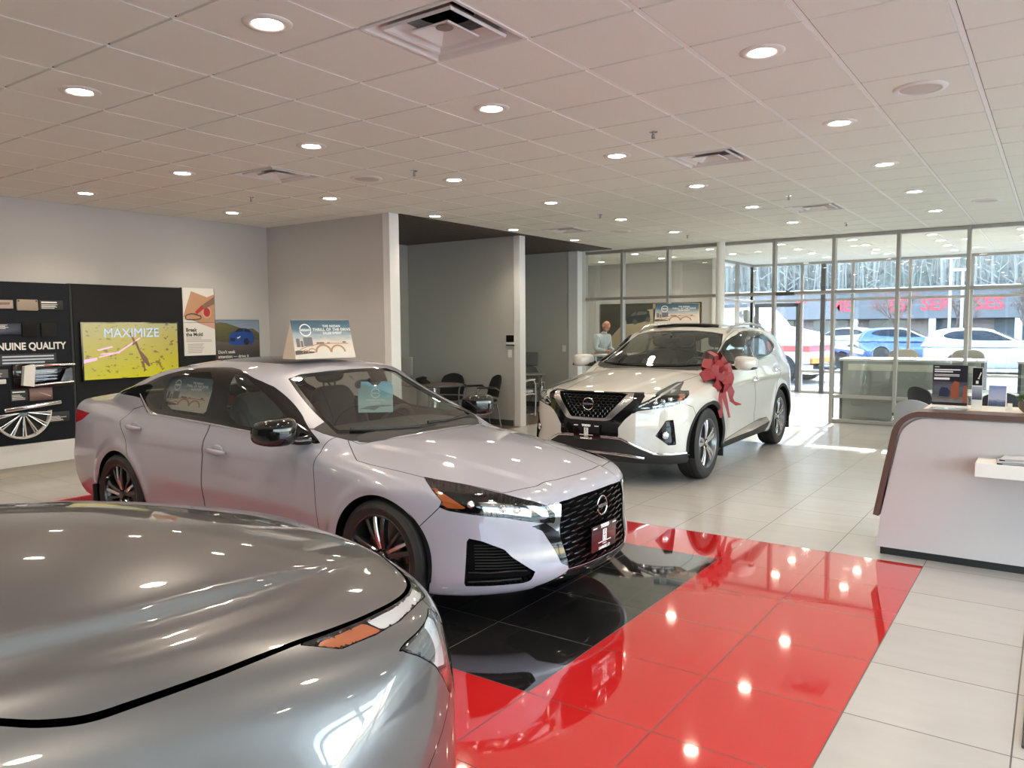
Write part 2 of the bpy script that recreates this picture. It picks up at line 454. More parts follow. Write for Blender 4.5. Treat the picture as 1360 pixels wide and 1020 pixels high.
def B(): return bmesh.new()
def box(bm, c, s, bev=0., rot=None, seg=2, mi=0):
    r = bmesh.ops.create_cube(bm, size=1.)
    vs = r['verts']
    for v in vs: v.co = Vector((v.co.x*s[0], v.co.y*s[1], v.co.z*s[2]))
    if bev:
        es = list({e for v in vs for e in v.link_edges})
        q = bmesh.ops.bevel(bm, geom=es, offset=bev, segments=seg, affect='EDGES', profile=.5)
        vs = list({v for f in q['faces'] for v in f.verts} | {v for v in vs if v.is_valid})
    Mx = Matrix.Translation(Vector(c))
    if rot is not None: Mx = Mx @ (rot.to_4x4() if isinstance(rot, Matrix) else Matrix.Rotation(rot, 4, 'Z'))
    for v in vs: v.co = Mx @ v.co
    if mi:
        for f in {f for v in vs for f in v.link_faces}: f.material_index = mi
    return vs
def bx(bm, x0, x1, y0, y1, z0, z1, bev=0., mi=0):
    return box(bm, ((x0+x1)/2, (y0+y1)/2, (z0+z1)/2), (abs(x1-x0), abs(y1-y0), abs(z1-z0)), bev, mi=mi)
def tube(bm, pts, r, n=8, cap=True, closed=False, flat=1., up=None):
    """round (or flattened) tube through pts; r number or list"""
    P = [Vector(p) for p in pts]; k = len(P)
    rs = r if isinstance(r, (list, tuple)) else [r]*k
    rings = []; u = None
    for i in range(k):
        if closed: t = P[(i+1) % k] - P[i-1]
        else: t = P[min(i+1, k-1)] - P[max(i-1, 0)]
        t.normalize()
        if up is not None: u = Vector(up)
        elif u is None: u = Vector((0, 0, 1)) if abs(t.z) < .9 else Vector((1, 0, 0))
        u = (u - t*u.dot(t)).normalized(); w = t.cross(u)
        rings.append([bm.verts.new(P[i] + (u*math.cos(a)*flat + w*math.sin(a))*rs[i]) for a in (2*PI*j/n for j in range(n))])
    for i in range(k if closed else k-1):
        a, b = rings[i], rings[(i+1) % k]
        for j in range(n): bm.faces.new((a[j], a[(j+1) % n], b[(j+1) % n], b[j]))
    if cap and not closed:
        bm.faces.new(rings[0][::-1]); bm.faces.new(rings[-1])
    return rings
def lathe(bm, prof, n=32, axis='Z', c=(0, 0, 0), a0=0., a1=2*PI, mi=0):
    """revolve (r, h) profile round an axis"""
    full = abs(a1-a0-2*PI) < 1e-6
    m = n if full else n+1; rings = []
    for i in range(m):
        a = a0 + (a1-a0)*i/n; ca, sa = math.cos(a), math.sin(a); ring = []
        for r, h in prof:
            p = {'Z': (r*ca, r*sa, h), 'Y': (r*ca, h, r*sa), 'X': (h, r*ca, r*sa)}[axis]
            ring.append(bm.verts.new((p[0]+c[0], p[1]+c[1], p[2]+c[2])))
        rings.append(ring)
    fs = []
    for i in range(n):
        a, b = rings[i], rings[(i+1) % m]
        for j in range(len(prof)-1): fs.append(bm.faces.new((a[j], a[j+1], b[j+1], b[j])))
    if mi:
        for f in fs: f.material_index = mi
    bmesh.ops.remove_doubles(bm, verts=[v for r in rings for v in r], dist=1e-5)
def prism(bm, poly, h0, h1, fn, mi=0):
    """extrude a 2-D polygon; fn(u, v, h) -> xyz"""
    a = [bm.verts.new(fn(u, v, h0)) for u, v in poly]; b = [bm.verts.new(fn(u, v, h1)) for u, v in poly]
    k = len(poly)
    fs = [bm.faces.new(a[::-1]), bm.faces.new(b)]
    for i in range(k): fs.append(bm.faces.new((a[i], a[(i+1) % k], b[(i+1) % k], b[i])))
    for f in fs: f.material_index = mi
    return a + b
def blob(bm, c, s, e=1., n=16, m=10, rot=None):
    """superellipsoid"""
    def pw(v, k): return math.copysign(abs(v)**k, v)
    rings = []
    for i in range(m+1):
        ph = -PI/2 + PI*i/m
        ring = []
        for j in range(n):
            th = 2*PI*j/n
            v = Vector((s[0]*pw(math.cos(ph), e)*pw(math.cos(th), e), s[1]*pw(math.cos(ph), e)*pw(math.sin(th), e), s[2]*pw(math.sin(ph), e)))
            if rot is not None: v = rot @ v
            ring.append(bm.verts.new(v + Vector(c)))
        rings.append(ring)
    for i in range(m):
        for j in range(n): bm.faces.new((rings[i][j], rings[i][(j+1) % n], rings[i+1][(j+1) % n], rings[i+1][j]))
    bmesh.ops.remove_doubles(bm, verts=[v for r in rings for v in r], dist=1e-5)

_font_cache = {}
def text_bm(bm, s, size, fn, depth=.0, align='CENTER', mi=0, bold=0., space=1.):
    """flat lettering; fn(u, v) -> xyz"""
    cu = bpy.data.curves.new('t', 'FONT'); cu.body = s; cu.size = size; cu.align_x = align; cu.align_y = 'CENTER'
    cu.offset = bold; cu.space_character = space; cu.resolution_u = 3
    o = bpy.data.objects.new('t', cu); COL.objects.link(o)
    dg = bpy.context.evaluated_depsgraph_get()
    me = bpy.data.meshes.new_from_object(o.evaluated_get(dg))
    vs = [bm.verts.new(fn(v.co.x, v.co.y)) for v in me.vertices]
    for p in me.polygons:
        try:
            f = bm.faces.new([vs[i] for i in p.vertices]); f.material_index = mi
        except ValueError: pass
    bpy.data.objects.remove(o); bpy.data.curves.remove(cu); bpy.data.meshes.remove(me)

def bedges(T):
    e = np.concatenate([T[:, [0, 1]], T[:, [1, 2]], T[:, [2, 0]]])
    k = np.sort(e, 1); _, inv, c = np.unique(k[:, 0]*10**7 + k[:, 1], return_inverse=True, return_counts=True)
    return e[c[inv.ravel()] == 1]
def bowl(Ms, depth, axis=None):
    """recess: the patch pushed inwards plus its side wall"""
    V, N, T = Ms
    D = N if axis is None else np.broadcast_to(np.array(axis, float), N.shape)
    e = bedges(T); n = len(V)
    V2 = np.concatenate([V, V - D*depth])
    q = np.concatenate([np.stack([e[:, 0], e[:, 1], e[:, 1]+n], 1), np.stack([e[:, 0], e[:, 1]+n, e[:, 0]+n], 1)])
    return V2, None, np.concatenate([T + n, q])
def lr(Ms, fn):
    """apply fn(part mesh) to the right (-y) and left (+y) halves"""
    r, l = split(Ms, Ms[0][:, 1])
    for s in (r, l):
        if len(s[2]): fn(s)

# ---------------------------------------------------------------- wheels
def make_wheel(parent, c, R, rim, width, style, side):
    """side -1: outer face looks to -y"""
    w = bpy.data.objects.new('wheel', None); COL.objects.link(w); w.parent = parent
    w.location = c; w.empty_display_size = .1
    if side > 0: w.rotation_euler = (0, 0, PI)
    h = width/2
    bm = B()
    lathe(bm, [(rim-.012, -h+.012), (rim+.004, -h+.004), (rim+.02, -h+.001), (rim+(R-rim)*.5, -h-.007), (R-.03, -h+.004), (R-.012, -h+.014), (R-.003, -h+.035), (R, -h*.4),
               (R-.007, -h*.4+.001), (R-.007, -h*.4+.008), (R, -h*.4+.009), (R, -.006), (R-.007, -.005), (R-.007, .005), (R, .006), (R, h*.4), (R-.003, h-.035), (R-.02, h-.01), (rim, h), (rim-.012, h-.012)], 64, 'Y')
    tire = obj('tire', bm, M['rubber'], w, 35)
    if style == 'sport':
        bm = B(); rr = rim + (R-rim)*.52
        text_bm(bm, 'BRIDGESTONE', .030, lambda u, v: ((rr+v)*math.cos(PI/2-u/rr), -h-.0095, (rr+v)*math.sin(PI/2-u/rr)), bold=.0006, space=1.3)
        obj('tire_lettering', bm, M['tire_print'], tire)
    bm = B()
    lathe(bm, [(rim+.002, -h+.006), (rim-.004, -h+.002), (rim-.012, -h+.006), (rim-.022, -h+.03), (rim-.035, -h+.06), (rim-.04, h-.01)], 64, 'Y')
    lathe(bm, [(.001, -.005), (.16, -.005), (.16, .04)], 24, 'Y')
    obj('rim', bm, M['gunmetal'] if style == 'sport' else M['grey_alloy'], w, 40)
    bm = B()
    lathe(bm, [(.001, -.012), (rim*.74, -.012), (rim*.74, .012)], 48, 'Y')
    obj('brake_disc', bm, M['disc'], w, 30)
    bm = B()
    box(bm, (rim*.60, -.02, .02), (.075, .05, .17), .012)
    obj('brake_caliper', bm, M['gunmetal'], w, 30)
    yf = -h + .010
    def blade(bm, a0, r0, w0, a1, r1, w1, d0, d1, th, mi=0):
        # a spoke from (angle a0, radius r0) to (a1, r1); face recessed by d
        p0 = Vector((r0*math.cos(a0), 0, r0*math.sin(a0))); p1 = Vector((r1*math.cos(a1), 0, r1*math.sin(a1)))
        t = (p1-p0).normalized(); s = Vector((-t.z, 0, t.x))
        vs = []
        for k in range(6):
            f = k/5; p = p0.lerp(p1, f); ww = w0 + (w1-w0)*f; d = d0 + (d1-d0)*f - .010*math.sin(PI*f)
            y = yf + d
            vs.append([bm.verts.new(p + s*q*ww/2 + Vector((0, y + e, 0))) for q, e in ((-1, .006), (-.6, 0), (.6, 0), (1, .006), (1, th), (-1, th))])
        for a, b in zip(vs, vs[1:]):
            for j in range(6):
                f = bm.faces.new((a[j], a[(j+1) % 6], b[(j+1) % 6], b[j])); f.material_index = mi
        bm.faces.new(vs[0]); bm.faces.new(vs[-1][::-1])
    for g in range(5):
        a = PI/2 + g*2*PI/5 + .12
        if style == 'sport':
            bm = B(); blade(bm, a-.16, .045, .034, a-.20, rim-.012, .030, .02, .008, .04)
            obj('spoke', bm, M['gunmetal'], w, 25)
            bm = B(); blade(bm, a+.16, .045, .030, a+.06, rim-.012, .026, .018, .004, .035)
            obj('spoke', bm, M['machined'], w, 25)
            bm = B(); blade(bm, a+.50, .060, .022, a+.40, rim-.014, .020, .026, .012, .03)
            obj('spoke', bm, M['gunmetal'], w, 25)
        else:
            for s in (-1, 1):
                bm = B(); blade(bm, a+s*.22, .05, .036, a+s*.15, rim-.010, .040, .016, .004, .05)
                obj('spoke', bm, M['machined'], w, 25)
            bm = B(); blade(bm, a, .05, .035, a, rim-.02, .05, .03, .02, .03)
            obj('spoke', bm, M['gunmetal'], w, 25)
    bm = B()
    lathe(bm, [(.001, yf+.004), (.026, yf+.005), (.032, yf+.012), (.034, yf+.05)], 20, 'Y')
    for k in range(5):
        a = PI/2 + k*2*PI/5 + .45
        lathe(bm, [(.001, yf+.018), (.010, yf+.018), (.011, yf+.05)], 8, 'Y', (.056*math.cos(a), 0, .056*math.sin(a)))
    obj('wheel_hub', bm, M['gunmetal'] if style == 'sport' else M['machined'], w, 30)
    return w

def emblem(parent, c, r, nx=(1, 0, 0), lean=0., name='emblem'):
    """ring badge: two arcs and the wordmark between them, facing along car +x"""
    e = bpy.data.objects.new(name, None)
    bm = B()
    def fn(u, v, h=0.): return (c[0] + h - v*lean, c[1] + u, c[2] + v)
    for s in (1, -1):
        pts = [fn(r*math.cos(a), s*r*math.sin(a)*.98, .004) for a in np.linspace(.22, PI-.22, 22)]
        tube(bm, pts, [r*.09*(.55+.45*math.sin(PI*k/21)) for k in range(22)], 8)
    text_bm(bm, 'NISSAN', r*.50, lambda u, v: fn(u*1.12, v, .010), bold=.0006)
    o = obj(name, bm, M['chrome'], parent, 40)
    return o
# ---------------------------------------------------------------- common car pieces
def surf_pt(F, x, z, sgn=-1, ymax=1.1):
    """point of the body side at (x,z)"""
    ys = np.linspace(ymax, 0, 441)
    f = F(np.full_like(ys, x), sgn*ys, np.full_like(ys, z))
    k = int((f < 0).argmax())
    return Vector((x, sgn*ys[k], z))
def nose_x(F, y, z):
    xs = np.linspace(1.1, .0, 881)
    f = F(xs, np.full_like(xs, y), np.full_like(xs, z))
    return float(xs[int((f < 0).argmax())])
def top_z(F, x, y):
    zs = np.linspace(1.9, .3, 1281)
    f = F(np.full_like(zs, x), np.full_like(zs, y), zs)
    return float(zs[int((f < 0).argmax())])

def seat(parent, x, y, z, h=.62, name='seat', w=.48, m=None, mirror=1):
    bm = B()
    rl = Matrix.Rotation(-.28, 3, 'Y')
    blob(bm, (x+.02, y, z+.04), (.27, w/2, .085), .45)
    blob(bm, (x-.34, y, z+.36), (.075, w/2*.94, .36), .5, rot=rl)
    for s in (-1, 1):
        blob(bm, (x-.28, y+s*w*.42, z+.32), (.09, .05, .28), .7, rot=rl)
        tube(bm, [(x-.43, y+s*.06, z+.66), (x-.46, y+s*.06, z+.78)], .008, 6)
    blob(bm, (x-.45, y, z+.83), (.055, .14, .10), .6, rot=rl)
    return obj(name, bm, m or M['leather'], parent, 50)
def cabin(parent, xf, zd, wd, seats, wheel_y=.37, zw=None):
    """dashboard, steering wheel and seats"""
    bm = B()
    blob(bm, (xf-.25, 0, zd-.09), (.34, wd, .125), .45, 24)
    blob(bm, (xf-.42, 0, zd-.30), (.18, wd*.9, .22), .4, 24)
    box(bm, (xf-.52, 0, zd-.08), (.02, .26, .13), .008)
    box(bm, (xf-.80, 0, zd-.42), (.62, .22, .24), .05)
    obj('dashboard', bm, M['dash'], parent, 50)
    bm = B()
    c = Vector((xf-.66, wheel_y, zw or zd-.05)); t = Matrix.Rotation(.42, 3, 'Y')
    tube(bm, [c + t @ Vector((0, .185*math.cos(a), .185*math.sin(a))) for a in np.linspace(0, 2*PI, 33)[:-1]], .017, 10, closed=True)
    blob(bm, c, (.03, .075, .065), .7, rot=t)
    for a in (0, PI, -PI/2):
        tube(bm, [c + t @ Vector((0, .05*math.cos(a), .05*math.sin(a))), c + t @ Vector((0, .18*math.cos(a), .18*math.sin(a)))], .014, 8)
    tube(bm, [c, c + Vector((.25, 0, -.1))], .03, 10)
    obj('steering_wheel', bm, M['dash'], parent, 40)
    for x, y, z in seats: seat(parent, x, y, z)

def door_mirror(parent, c, s, m, side, stalk):
    bm = B()
    o = Vector(c)
    n0 = len(bm.verts)
    blob(bm, (0, 0, 0), (.095, .135, .082), .62, 24, 14)
    for v in bm.verts:
        v.co.x += .05*(1-abs(v.co.y)/.14) - .25*v.co.y*v.co.y/.14
        v.co.z += -.10*v.co.y*side*.5
        v.co = Vector((v.co.x*s[0], v.co.y*s[1], v.co.z*s[2])) + o
    r = obj('door_mirror', bm, m, parent, 60)
    bm = B(); st = Vector(stalk)
    p0 = o + Vector((0, -side*.06*s[1], -.05*s[2]))
    tube(bm, [p0, (p0+st)/2 + Vector((.01, 0, -.012)), st], [.03, .026, .034], 10, flat=1.)
    obj('mirror_stalk', bm, M['gloss_black'], r, 50)
    bm = B()
    blob(bm, o + Vector((-.088*s[0], 0, 0)), (.012, .11*s[1], .062*s[2]), .6)
    obj('mirror_glass', bm, M['chrome'], r, 50)
    return r

def door_handle(parent, F, x, z, side, m, L=.21, pitch=0.):
    p = surf_pt(F, x, z, side)
    bm = B()
    blob(bm, p + Vector((0, side*.002, .004)), (.062, .012, .040), 1.)
    pts = []; rs = []
    for k in range(9):
        f = k/8; q = surf_pt(F, x - L/2 + L*f, z + pitch*(f-.5), side)
        pts.append(q + Vector((0, side*(.010 + .030*math.sin(PI*min(1, max(0, f)))**.5), 0))); rs.append(.012 + .006*math.sin(PI*f))
    bm2 = B(); tube(bm2, pts, rs, 10, flat=1.15)
    h = obj('door_handle', bm2, m, parent, 60)
    obj('handle_recess', bm, m, h, 60)
    return h

def dealer_plate(parent, c, w, h, nlean=0., base=None):
    """dealer plate facing car +x"""
    bm = B()
    fn = lambda u, v, d=0.: (c[0] + d - v*nlean, c[1] + u, c[2] + v)
    R = Matrix.Rotation(math.atan(-nlean), 3, 'Y')
    box(bm, c, (.012, w, h), .004, rot=R)
    p = obj('dealer_plate', bm, base or M['plate'], parent, 40)
    bm = B()
    box(bm, (c[0]+.003-0*nlean, c[1], c[2]+h*.40), (.014, w*1.0, h*.02), 0)
    bm.free(); bm = B()
    d = .0085
    text_bm(bm, 'TODD', h*.17, lambda u, v: fn(u*1.25, v+h*.42, d), bold=.003)
    text_bm(bm, 'DANBURY, CT', h*.13, lambda u, v: fn(u, v-h*.41, d), bold=.0015)
    for k, L in enumerate((.52, .16)):
        yy = -h*(.20+.085*k)
        vs = [bm.verts.new(fn(a, b, d)) for a, b in ((-w*L/2, yy), (w*L/2, yy), (w*L/2, yy+h*.035), (-w*L/2, yy+h*.035))]; bm.faces.new(vs)
    # crest: a small white tower mark with dark openings left out
    for (a0, a1, b0, b1) in ((-.10, .10, .24, .28), (-.10, -.05, .12, .24), (-.02, .02, .06, .22), (.05, .10, .12, .24), (-.10, .10, .08, .12), (-.10, -.06, -.12, .08), (.06, .10, -.12, .08), (-.03, .03, -.12, .0), (-.10, .10, -.15, -.12), (-.06, .06, .0, .03)):
        vs = [bm.verts.new(fn(p*w*.8, q*h, d)) for p, q in ((a0, b0), (a1, b0), (a1, b1), (a0, b1))]; bm.faces.new(vs)
    for s in (-1, 1):
        vs = [bm.verts.new(fn(s*w*.40+a, h*.41+b, d)) for a, b in ((-w*.08, -h*.02), (w*.08, -h*.02), (w*.08, h*.03), (-w*.08, h*.03))]; bm.faces.new(vs)
    obj('plate_lettering', bm, M['white'], p)
    return p

def arch_cut(Mx, wheels, R, zc):
    for xc in wheels:
        Mx = split(Mx, np.maximum(np.hypot(Mx[0][:, 0]-xc, Mx[0][:, 2]-zc)-R, .45-np.abs(Mx[0][:, 1])))[1]
    return Mx
def wheel_wells(parent, F, wheels, R, zc, ywell=.56):
    """dark inner arch liners"""
    for xc in wheels:
        for s in (-1, 1):
            bm = B(); ye = abs(surf_pt(F, xc, zc+R+.01, s).y) - .02
            prof = [(R+.006, s*ye), (R+.006, s*ywell), (.01, s*ywell)]
            lathe(bm, prof, 40, 'Y', (xc, 0, zc), -.25, PI+.25)
            obj('wheel_well', bm, M['void'], parent, 40)

# ---------------------------------------------------------------- the sedan
def build_sedan():
    F, q = sedan_surface()
    root = thing('sedan_car', 'pale lavender grey sedan with black mesh grille parked on the red framed black tiles', 'car', (-3.11, 4.01, 0), math.radians(-.8))
    paint = M['lavender']
    S = surface_net(F, (-4.1, -1.05, .10), (1.05, 1.05, 1.48), .0165)
    WX, RA = (0., -2.885), .362
    S = arch_cut(S, WX, RA, .335)
    # side windows: black surround with panes
    DLO = [(-3.40,1.118),(-2.93,1.19),(-2.764,1.206),(-2.51,1.289),(-2.175,1.350),(-1.821,1.370),(-1.56,1.350),(-1.28,1.268),(-1.06,1.165),(-.835,1.055),(-.60,.925),(-.66,.922),(-1.116,.957),(-1.70,.988),(-2.066,1.002),(-2.48,1.012),(-2.62,1.075),(-2.72,1.115)]
    dlo, S = cut(S, side_poly(DLO, .4, 1), 0)
    gl = []
    for P in ([(-2.70,1.150),(-2.47,1.045),(-2.33,1.045),(-2.45,1.265),(-2.60,1.22)],
              [(-2.30,1.045),(-1.73,1.022),(-1.83,1.338),(-2.12,1.322),(-2.41,1.268)],
              [(-1.55,1.005),(-.80,.962),(-.93,1.055),(-1.12,1.150),(-1.30,1.240),(-1.50,1.325),(-1.61,1.325)]):
        g, dlo = cut(dlo, side_poly(P, .4, 1), 0); gl.append(g)
    lr(dlo, lambda p: link_arr('window_surround', p, M['gloss_black'], root))
    lr(gl[0], lambda p: link_arr('quarter_window', p, M['privacy'], root))
    lr(gl[1], lambda p: link_arr('rear_side_window', p, M['privacy'], root))
    lr(gl[2], lambda p: link_arr('front_side_window', p, M['glass'], root))
    # windscreen and rear window
    WS = front_poly([(-.2,.953),(0,.953),(.35,.957),(.672,.972),(.625,1.10),(.53,1.295),(.42,1.322),(.2,1.336),(0,1.34),(-.2,1.34)], 0, -1.42)
    ws, S = cut(S, WS, 0)
    pane, frit = split(ws, WS(ws[0]) + .022)
    link_arr('windscreen', pane, M['glass'], root); link_arr('windscreen_border', frit, M['gloss_black'], root)
    rear = poly_sdf(chaikin([(-.2,1.10),(.55,1.10),(.52,1.24),(.44,1.345),(-.2,1.36)], 1))
    rw, S = cut(S, lambda V: np.maximum(rear(np.abs(V[:, 1]), V[:, 2]), V[:, 0]+2.62), 0)
    link_arr('rear_window', rw, M['privacy'], root)
    sr, S = cut(S, top_poly([(-2.36,-.2),(-1.50,-.2),(-1.46,.30),(-1.50,.40),(-2.36,.42)], 1.2), .003)
    link_arr('sunroof', sr, M['gloss_black'], root)
    # cowl
    cw, S = cut(S, top_poly([(-.34,-.2),(-.36,.3),(-.47,.63),(-.62,.735),(-.75,.76),(-.75,-.2)], .85, 1), .001)
    link_arr('cowl_panel', cw, M['black'], root)
    # lamps, grille, vents
    HL = nose_poly([(.382,.797),(.146,.767),(-.050,.731),(-.213,.686),(-.289,.655),(-.335,.60),(-.325,.556),(-.252,.566),(-.039,.613),(.123,.632),(.261,.650),(.312,.668),(.288,.691)], 0, .1)
    hl, S = cut(S, HL, 0)
    def lamp(p):
        sg = 1 if p[0][:, 1].mean() > 0 else -1
        h = link_arr('headlight', bowl(p, .05), M['void'], root)
        L = offset(p, .001)
        link_arr('headlight_lens', L, M['lens'], h)
        am = nose_poly([(.355,.765),(.315,.765),(.16,.662),(.27,.664),(.300,.685)], 0, .1)
        a, _ = split(p, am(p[0])); link_arr('amber_marker', offset(a, -.012), M['amber'], h)
        rf = nose_poly([(.10,.705),(.02,.706),(-.10,.680),(-.20,.640),(-.20,.600),(-.10,.622),(.06,.650)], 0, .1)
        a, _ = split(p, rf(p[0])); link_arr('reflector', offset(a, -.022), M['lamp_chrome'], h)
        dr = nose_poly([(-.150,.672),(-.215,.668),(-.290,.632),(-.30,.592),(-.255,.60),(-.20,.645)], 0, .1)
        a, _ = split(p, dr(p[0])); link_arr('daytime_light', offset(a, -.008), M['lamp_white'], h)
        bm = B()
        for uu, zz in ((.145, .69), (-.03, .662), (-.115, .648)):
            # projector lens barrels behind the cover
            k = np.abs(nose_u(p[0])-uu) + np.abs(p[0][:, 2]-zz); i = int(k.argmin())
            c = Vector(p[0][i]) - Vector(p[1][i])*.028
            blob(bm, c, (.026, .026, .024), 1., 14, 10)
        obj('projector', bm, M['chrome'], h, 60)
    lr(hl, lamp)
    trim, S = cut(S, front_poly([(.432,.664),(.388,.668),(.352,.655),(.372,.55),(.385,.50),(.46,.565)], 0, .6), 0)
    bl, S = cut(S, front_poly([(.545,.553),(.47,.565),(.385,.545),(.372,.47),(.36,.44),(.345,.355),(.334,.300),(.385,.327),(.422,.42),(.483,.524)], 0, .6), 0)
    gr, S = cut(S, front_poly([(-.2,.676),(.18,.676),(.36,.664),(.372,.55),(.372,.47),(.36,.44),(.345,.345),(.332,.285),(.15,.285),(-.2,.285)], 0, .6), 0)
    lip, S = cut(S, front_poly([(-.2,.282),(.335,.282),(.352,.268),(.50,.212),(.52,.14),(-.2,.14)], 0, .55), 0)
    lr(trim, lambda p: link_arr('grille_wing', offset(p, .004), M['chrome'], root))
    lr(bl, lambda p: link_arr('bumper_blade', p, M['gloss_black'], root))
    link_arr('front_lip', offset(lip, .0), M['gloss_black'], root)
    g = link_arr('grille', bowl(gr, .05, (1, 0, 0)), M['void'], root)
    bm = B()
    rows = 12
    for r in range(rows):
        z = .300 + r*.0318
        hw = float(np.interp(z, [.285, .345, .44, .55, .664], [.33, .345, .36, .372, .36])) - .006
        n = 7; w = .112
        for k in range(-n, n+1):
            y = (k + (.5 if r % 2 else 0))*w
            y0, y1 = y - w*.46, y + w*.46
            if y0 > hw or y1 < -hw: continue
            y0, y1 = max(y0, -hw), min(y1, hw)
            if y1 - y0 < .02: continue
            ym = (y0+y1)/2
            pts = []
            for f in np.linspace(0, 1, 5):
                yy = y0 + (y1-y0)*f
                pts.append((nose_x(F, yy, z) - .012, yy, z + .006*math.sin((f-.5)*PI)))
            tube(bm, pts, [.006, .0095, .011, .0095, .006], 6, flat=.7, up=(0, 0, 1))
    obj('grille_mesh', bm, M['gloss_black'], g, 50)
    emblem(root, (nose_x(F, 0, .585)+.010, 0, .588), .056, lean=.02)
    dealer_plate(root, (nose_x(F, 0, .40)+.014, -.005, .408), .285, .155, -.03)
    fg, S = cut(S, nose_poly([(.164,.507),(.085,.490),(-.036,.441),(-.077,.398),(-.208,.306),(-.181,.259),(-.139,.249),(.183,.240),(.171,.392)], 0, .3), 0)
    def vent(p):
        v = link_arr('bumper_vent', bowl(p, .045), M['void'], root)
        sg = 1 if p[0][:, 1].mean() > 0 else -1
        bm = B()
        # little black mesh lattice and the glossy bar low in the opening
        def at(u, z, d):
            k = (nose_u(p[0])-u)**2 + (p[0][:, 2]-z)**2; i = int(k.argmin())
            q = p[0][i] - p[1][i]*d; return Vector((q[0], q[1], z))
        for z in np.arange(.33, .47, .016):
            u0 = .13; u1 = -.06 - (.44-z)*.9 if z < .44 else .1 - (.50-z)*2
            if u0-u1 < .05: continue
            tube(bm, [at(u0, z, .03), at((u0+u1)/2, z, .03), at(u1, z, .03)], .0035, 5)
        obj('vent_mesh', bm, M['black'], v, 40)
        bm = B()
        tube(bm, [at(.165, .315, .012), at(.05, .315, .010), at(-.08, .322, .008), at(-.16, .318, .006)], .010, 8, flat=.8)
        tube(bm, [at(.165, .262, .008), at(.02, .27, .008), at(-.13, .275, .006)], .009, 8)
        obj('vent_bar', bm, M['gloss_black'], v, 40)
    lr(fg, vent)
    tl, S = cut(S, side_poly([(-3.43,.955),(-3.52,.90),(-3.70,.852),(-4.2,.842),(-4.2,.962),(-3.7,.966)], .3, 0), .001)
    lr(tl, lambda p: link_arr('tail_light', p, M['red_lens'], root))
    liner = S
    # panels
    hood, S = cut(S, top_poly([(-.52,.652),(-.415,.712),(-.287,.792),(-.163,.790),(.206,.742),(.455,.661),(.668,.597),(.729,.392),(.765,.2),(.775,0),(.775,-.2),(-.30,-.2),(-.33,.3),(-.44,.62)], .6, 0), .0025)
    link_arr('hood', hood, paint, root)
    bmp, S = cut(S, nose_poly([(-1.2,.05),(.365,.05),(.392,.40),(.418,.55),(.305,.668),(.25,.80),(-1.2,.80)], 0, 0), .0022)
    link_arr('front_bumper', bmp, paint, root)
    fd, S = cut(S, side_poly([(-1.715,.23),(-1.745,.40),(-1.725,.88),(-1.69,1.03),(-.56,1.0),(-.585,.905),(-.545,.70),(-.508,.42),(-.48,.23)], .5, 0), .0025)
    lr(fd, lambda p: link_arr('front_door', p, paint, root))
    rd, S = cut(S, side_poly([(-1.722,.23),(-1.752,.40),(-1.732,.88),(-1.697,1.03),(-2.62,1.06),(-2.80,1.02),(-2.88,.93),(-2.76,.81),(-2.678,.666),(-2.542,.395),(-2.49,.23)], .5, 0), .0025)
    lr(rd, lambda p: link_arr('rear_door', p, paint, root))
    link_arr('body_shell', S, paint, root)
    link_arr('inner_shell', offset(liner, -.014), M['void'], root)
    wheel_wells(root, F, WX, RA, .335)
    # belt chrome with the kick at the rear quarter
    for s in (-1, 1):
        pts = [surf_pt(F, x, z, s) + Vector((0, s*.004, 0)) for x, z in [(-2.75,1.135),(-2.70,1.105),(-2.62,1.062),(-2.55,1.022),(-2.49,1.003),(-2.40,1.001)]]
        bm = B(); tube(bm, pts, [.010, .016, .018, .016, .012, .007], 8, flat=.4, up=(0, s*1., 0))
        ch = [surf_pt(F, x, z, s) + Vector((0, s*.003, 0)) for x, z in [(-2.46,1.004),(-2.066,.993),(-1.70,.980),(-1.116,.949),(-.66,.915)]]
        tube(bm, ch, .006, 6)
        obj('belt_trim', bm, M['chrome'], root, 50)
        door_handle(root, F, -2.632, .898, s, paint, .20, -.012)
        door_handle(root, F, -1.552, .810, s, paint, .20, -.012)
        door_mirror(root, (-.775, s*1.0, 1.012), (1., 1., 1.), M['gloss_black'], s, (-.70, s*.80, .945))
        # mud flap behind each rear wheel
        bm = B(); box(bm, (-2.885-.385, s*.845, .27), (.012, .16, .24), .005)
        obj('mud_flap', bm, M['black'], root)
    bm = B()
    for y0, y1, x0 in ((.05, -.58, 0), (.62, .02, .0)):
        pts = []
        for f in np.linspace(0, 1, 7):
            y = y0 + (y1-y0)*f; x = -.40 - .34*y*y*1.1 - .045*f + .0
            pts.append((x, y, top_z(F, x, y) + .016))
        tube(bm, pts, [.006, .007, .008, .008, .008, .009, .011], 6)
    obj('wiper', bm, M['black'], root, 40)
    for xc in WX:
        for s in (-1, 1): make_wheel(root, (xc, s*.792, .335), .335, .248, .235, 'sport', s)
    cabin(root, -.45, .945, .66, [(-1.42, .37, .46), (-1.42, -.37, .46), (-2.18, .36, .38), (-2.18, -.36, .38)], .37, .87)
    bm = B(); blob(bm, (-1.02, 0, 1.235), (.02, .12, .035), .6)
    tube(bm, [(-1.0, 0, 1.24), (-.99, 0, 1.275)], .012, 6)
    obj('inside_mirror', bm, M['black'], root, 50)
    return root, F
def nose_u(V): return (np.abs(V[:, 1]) - V[:, 0])*.70711
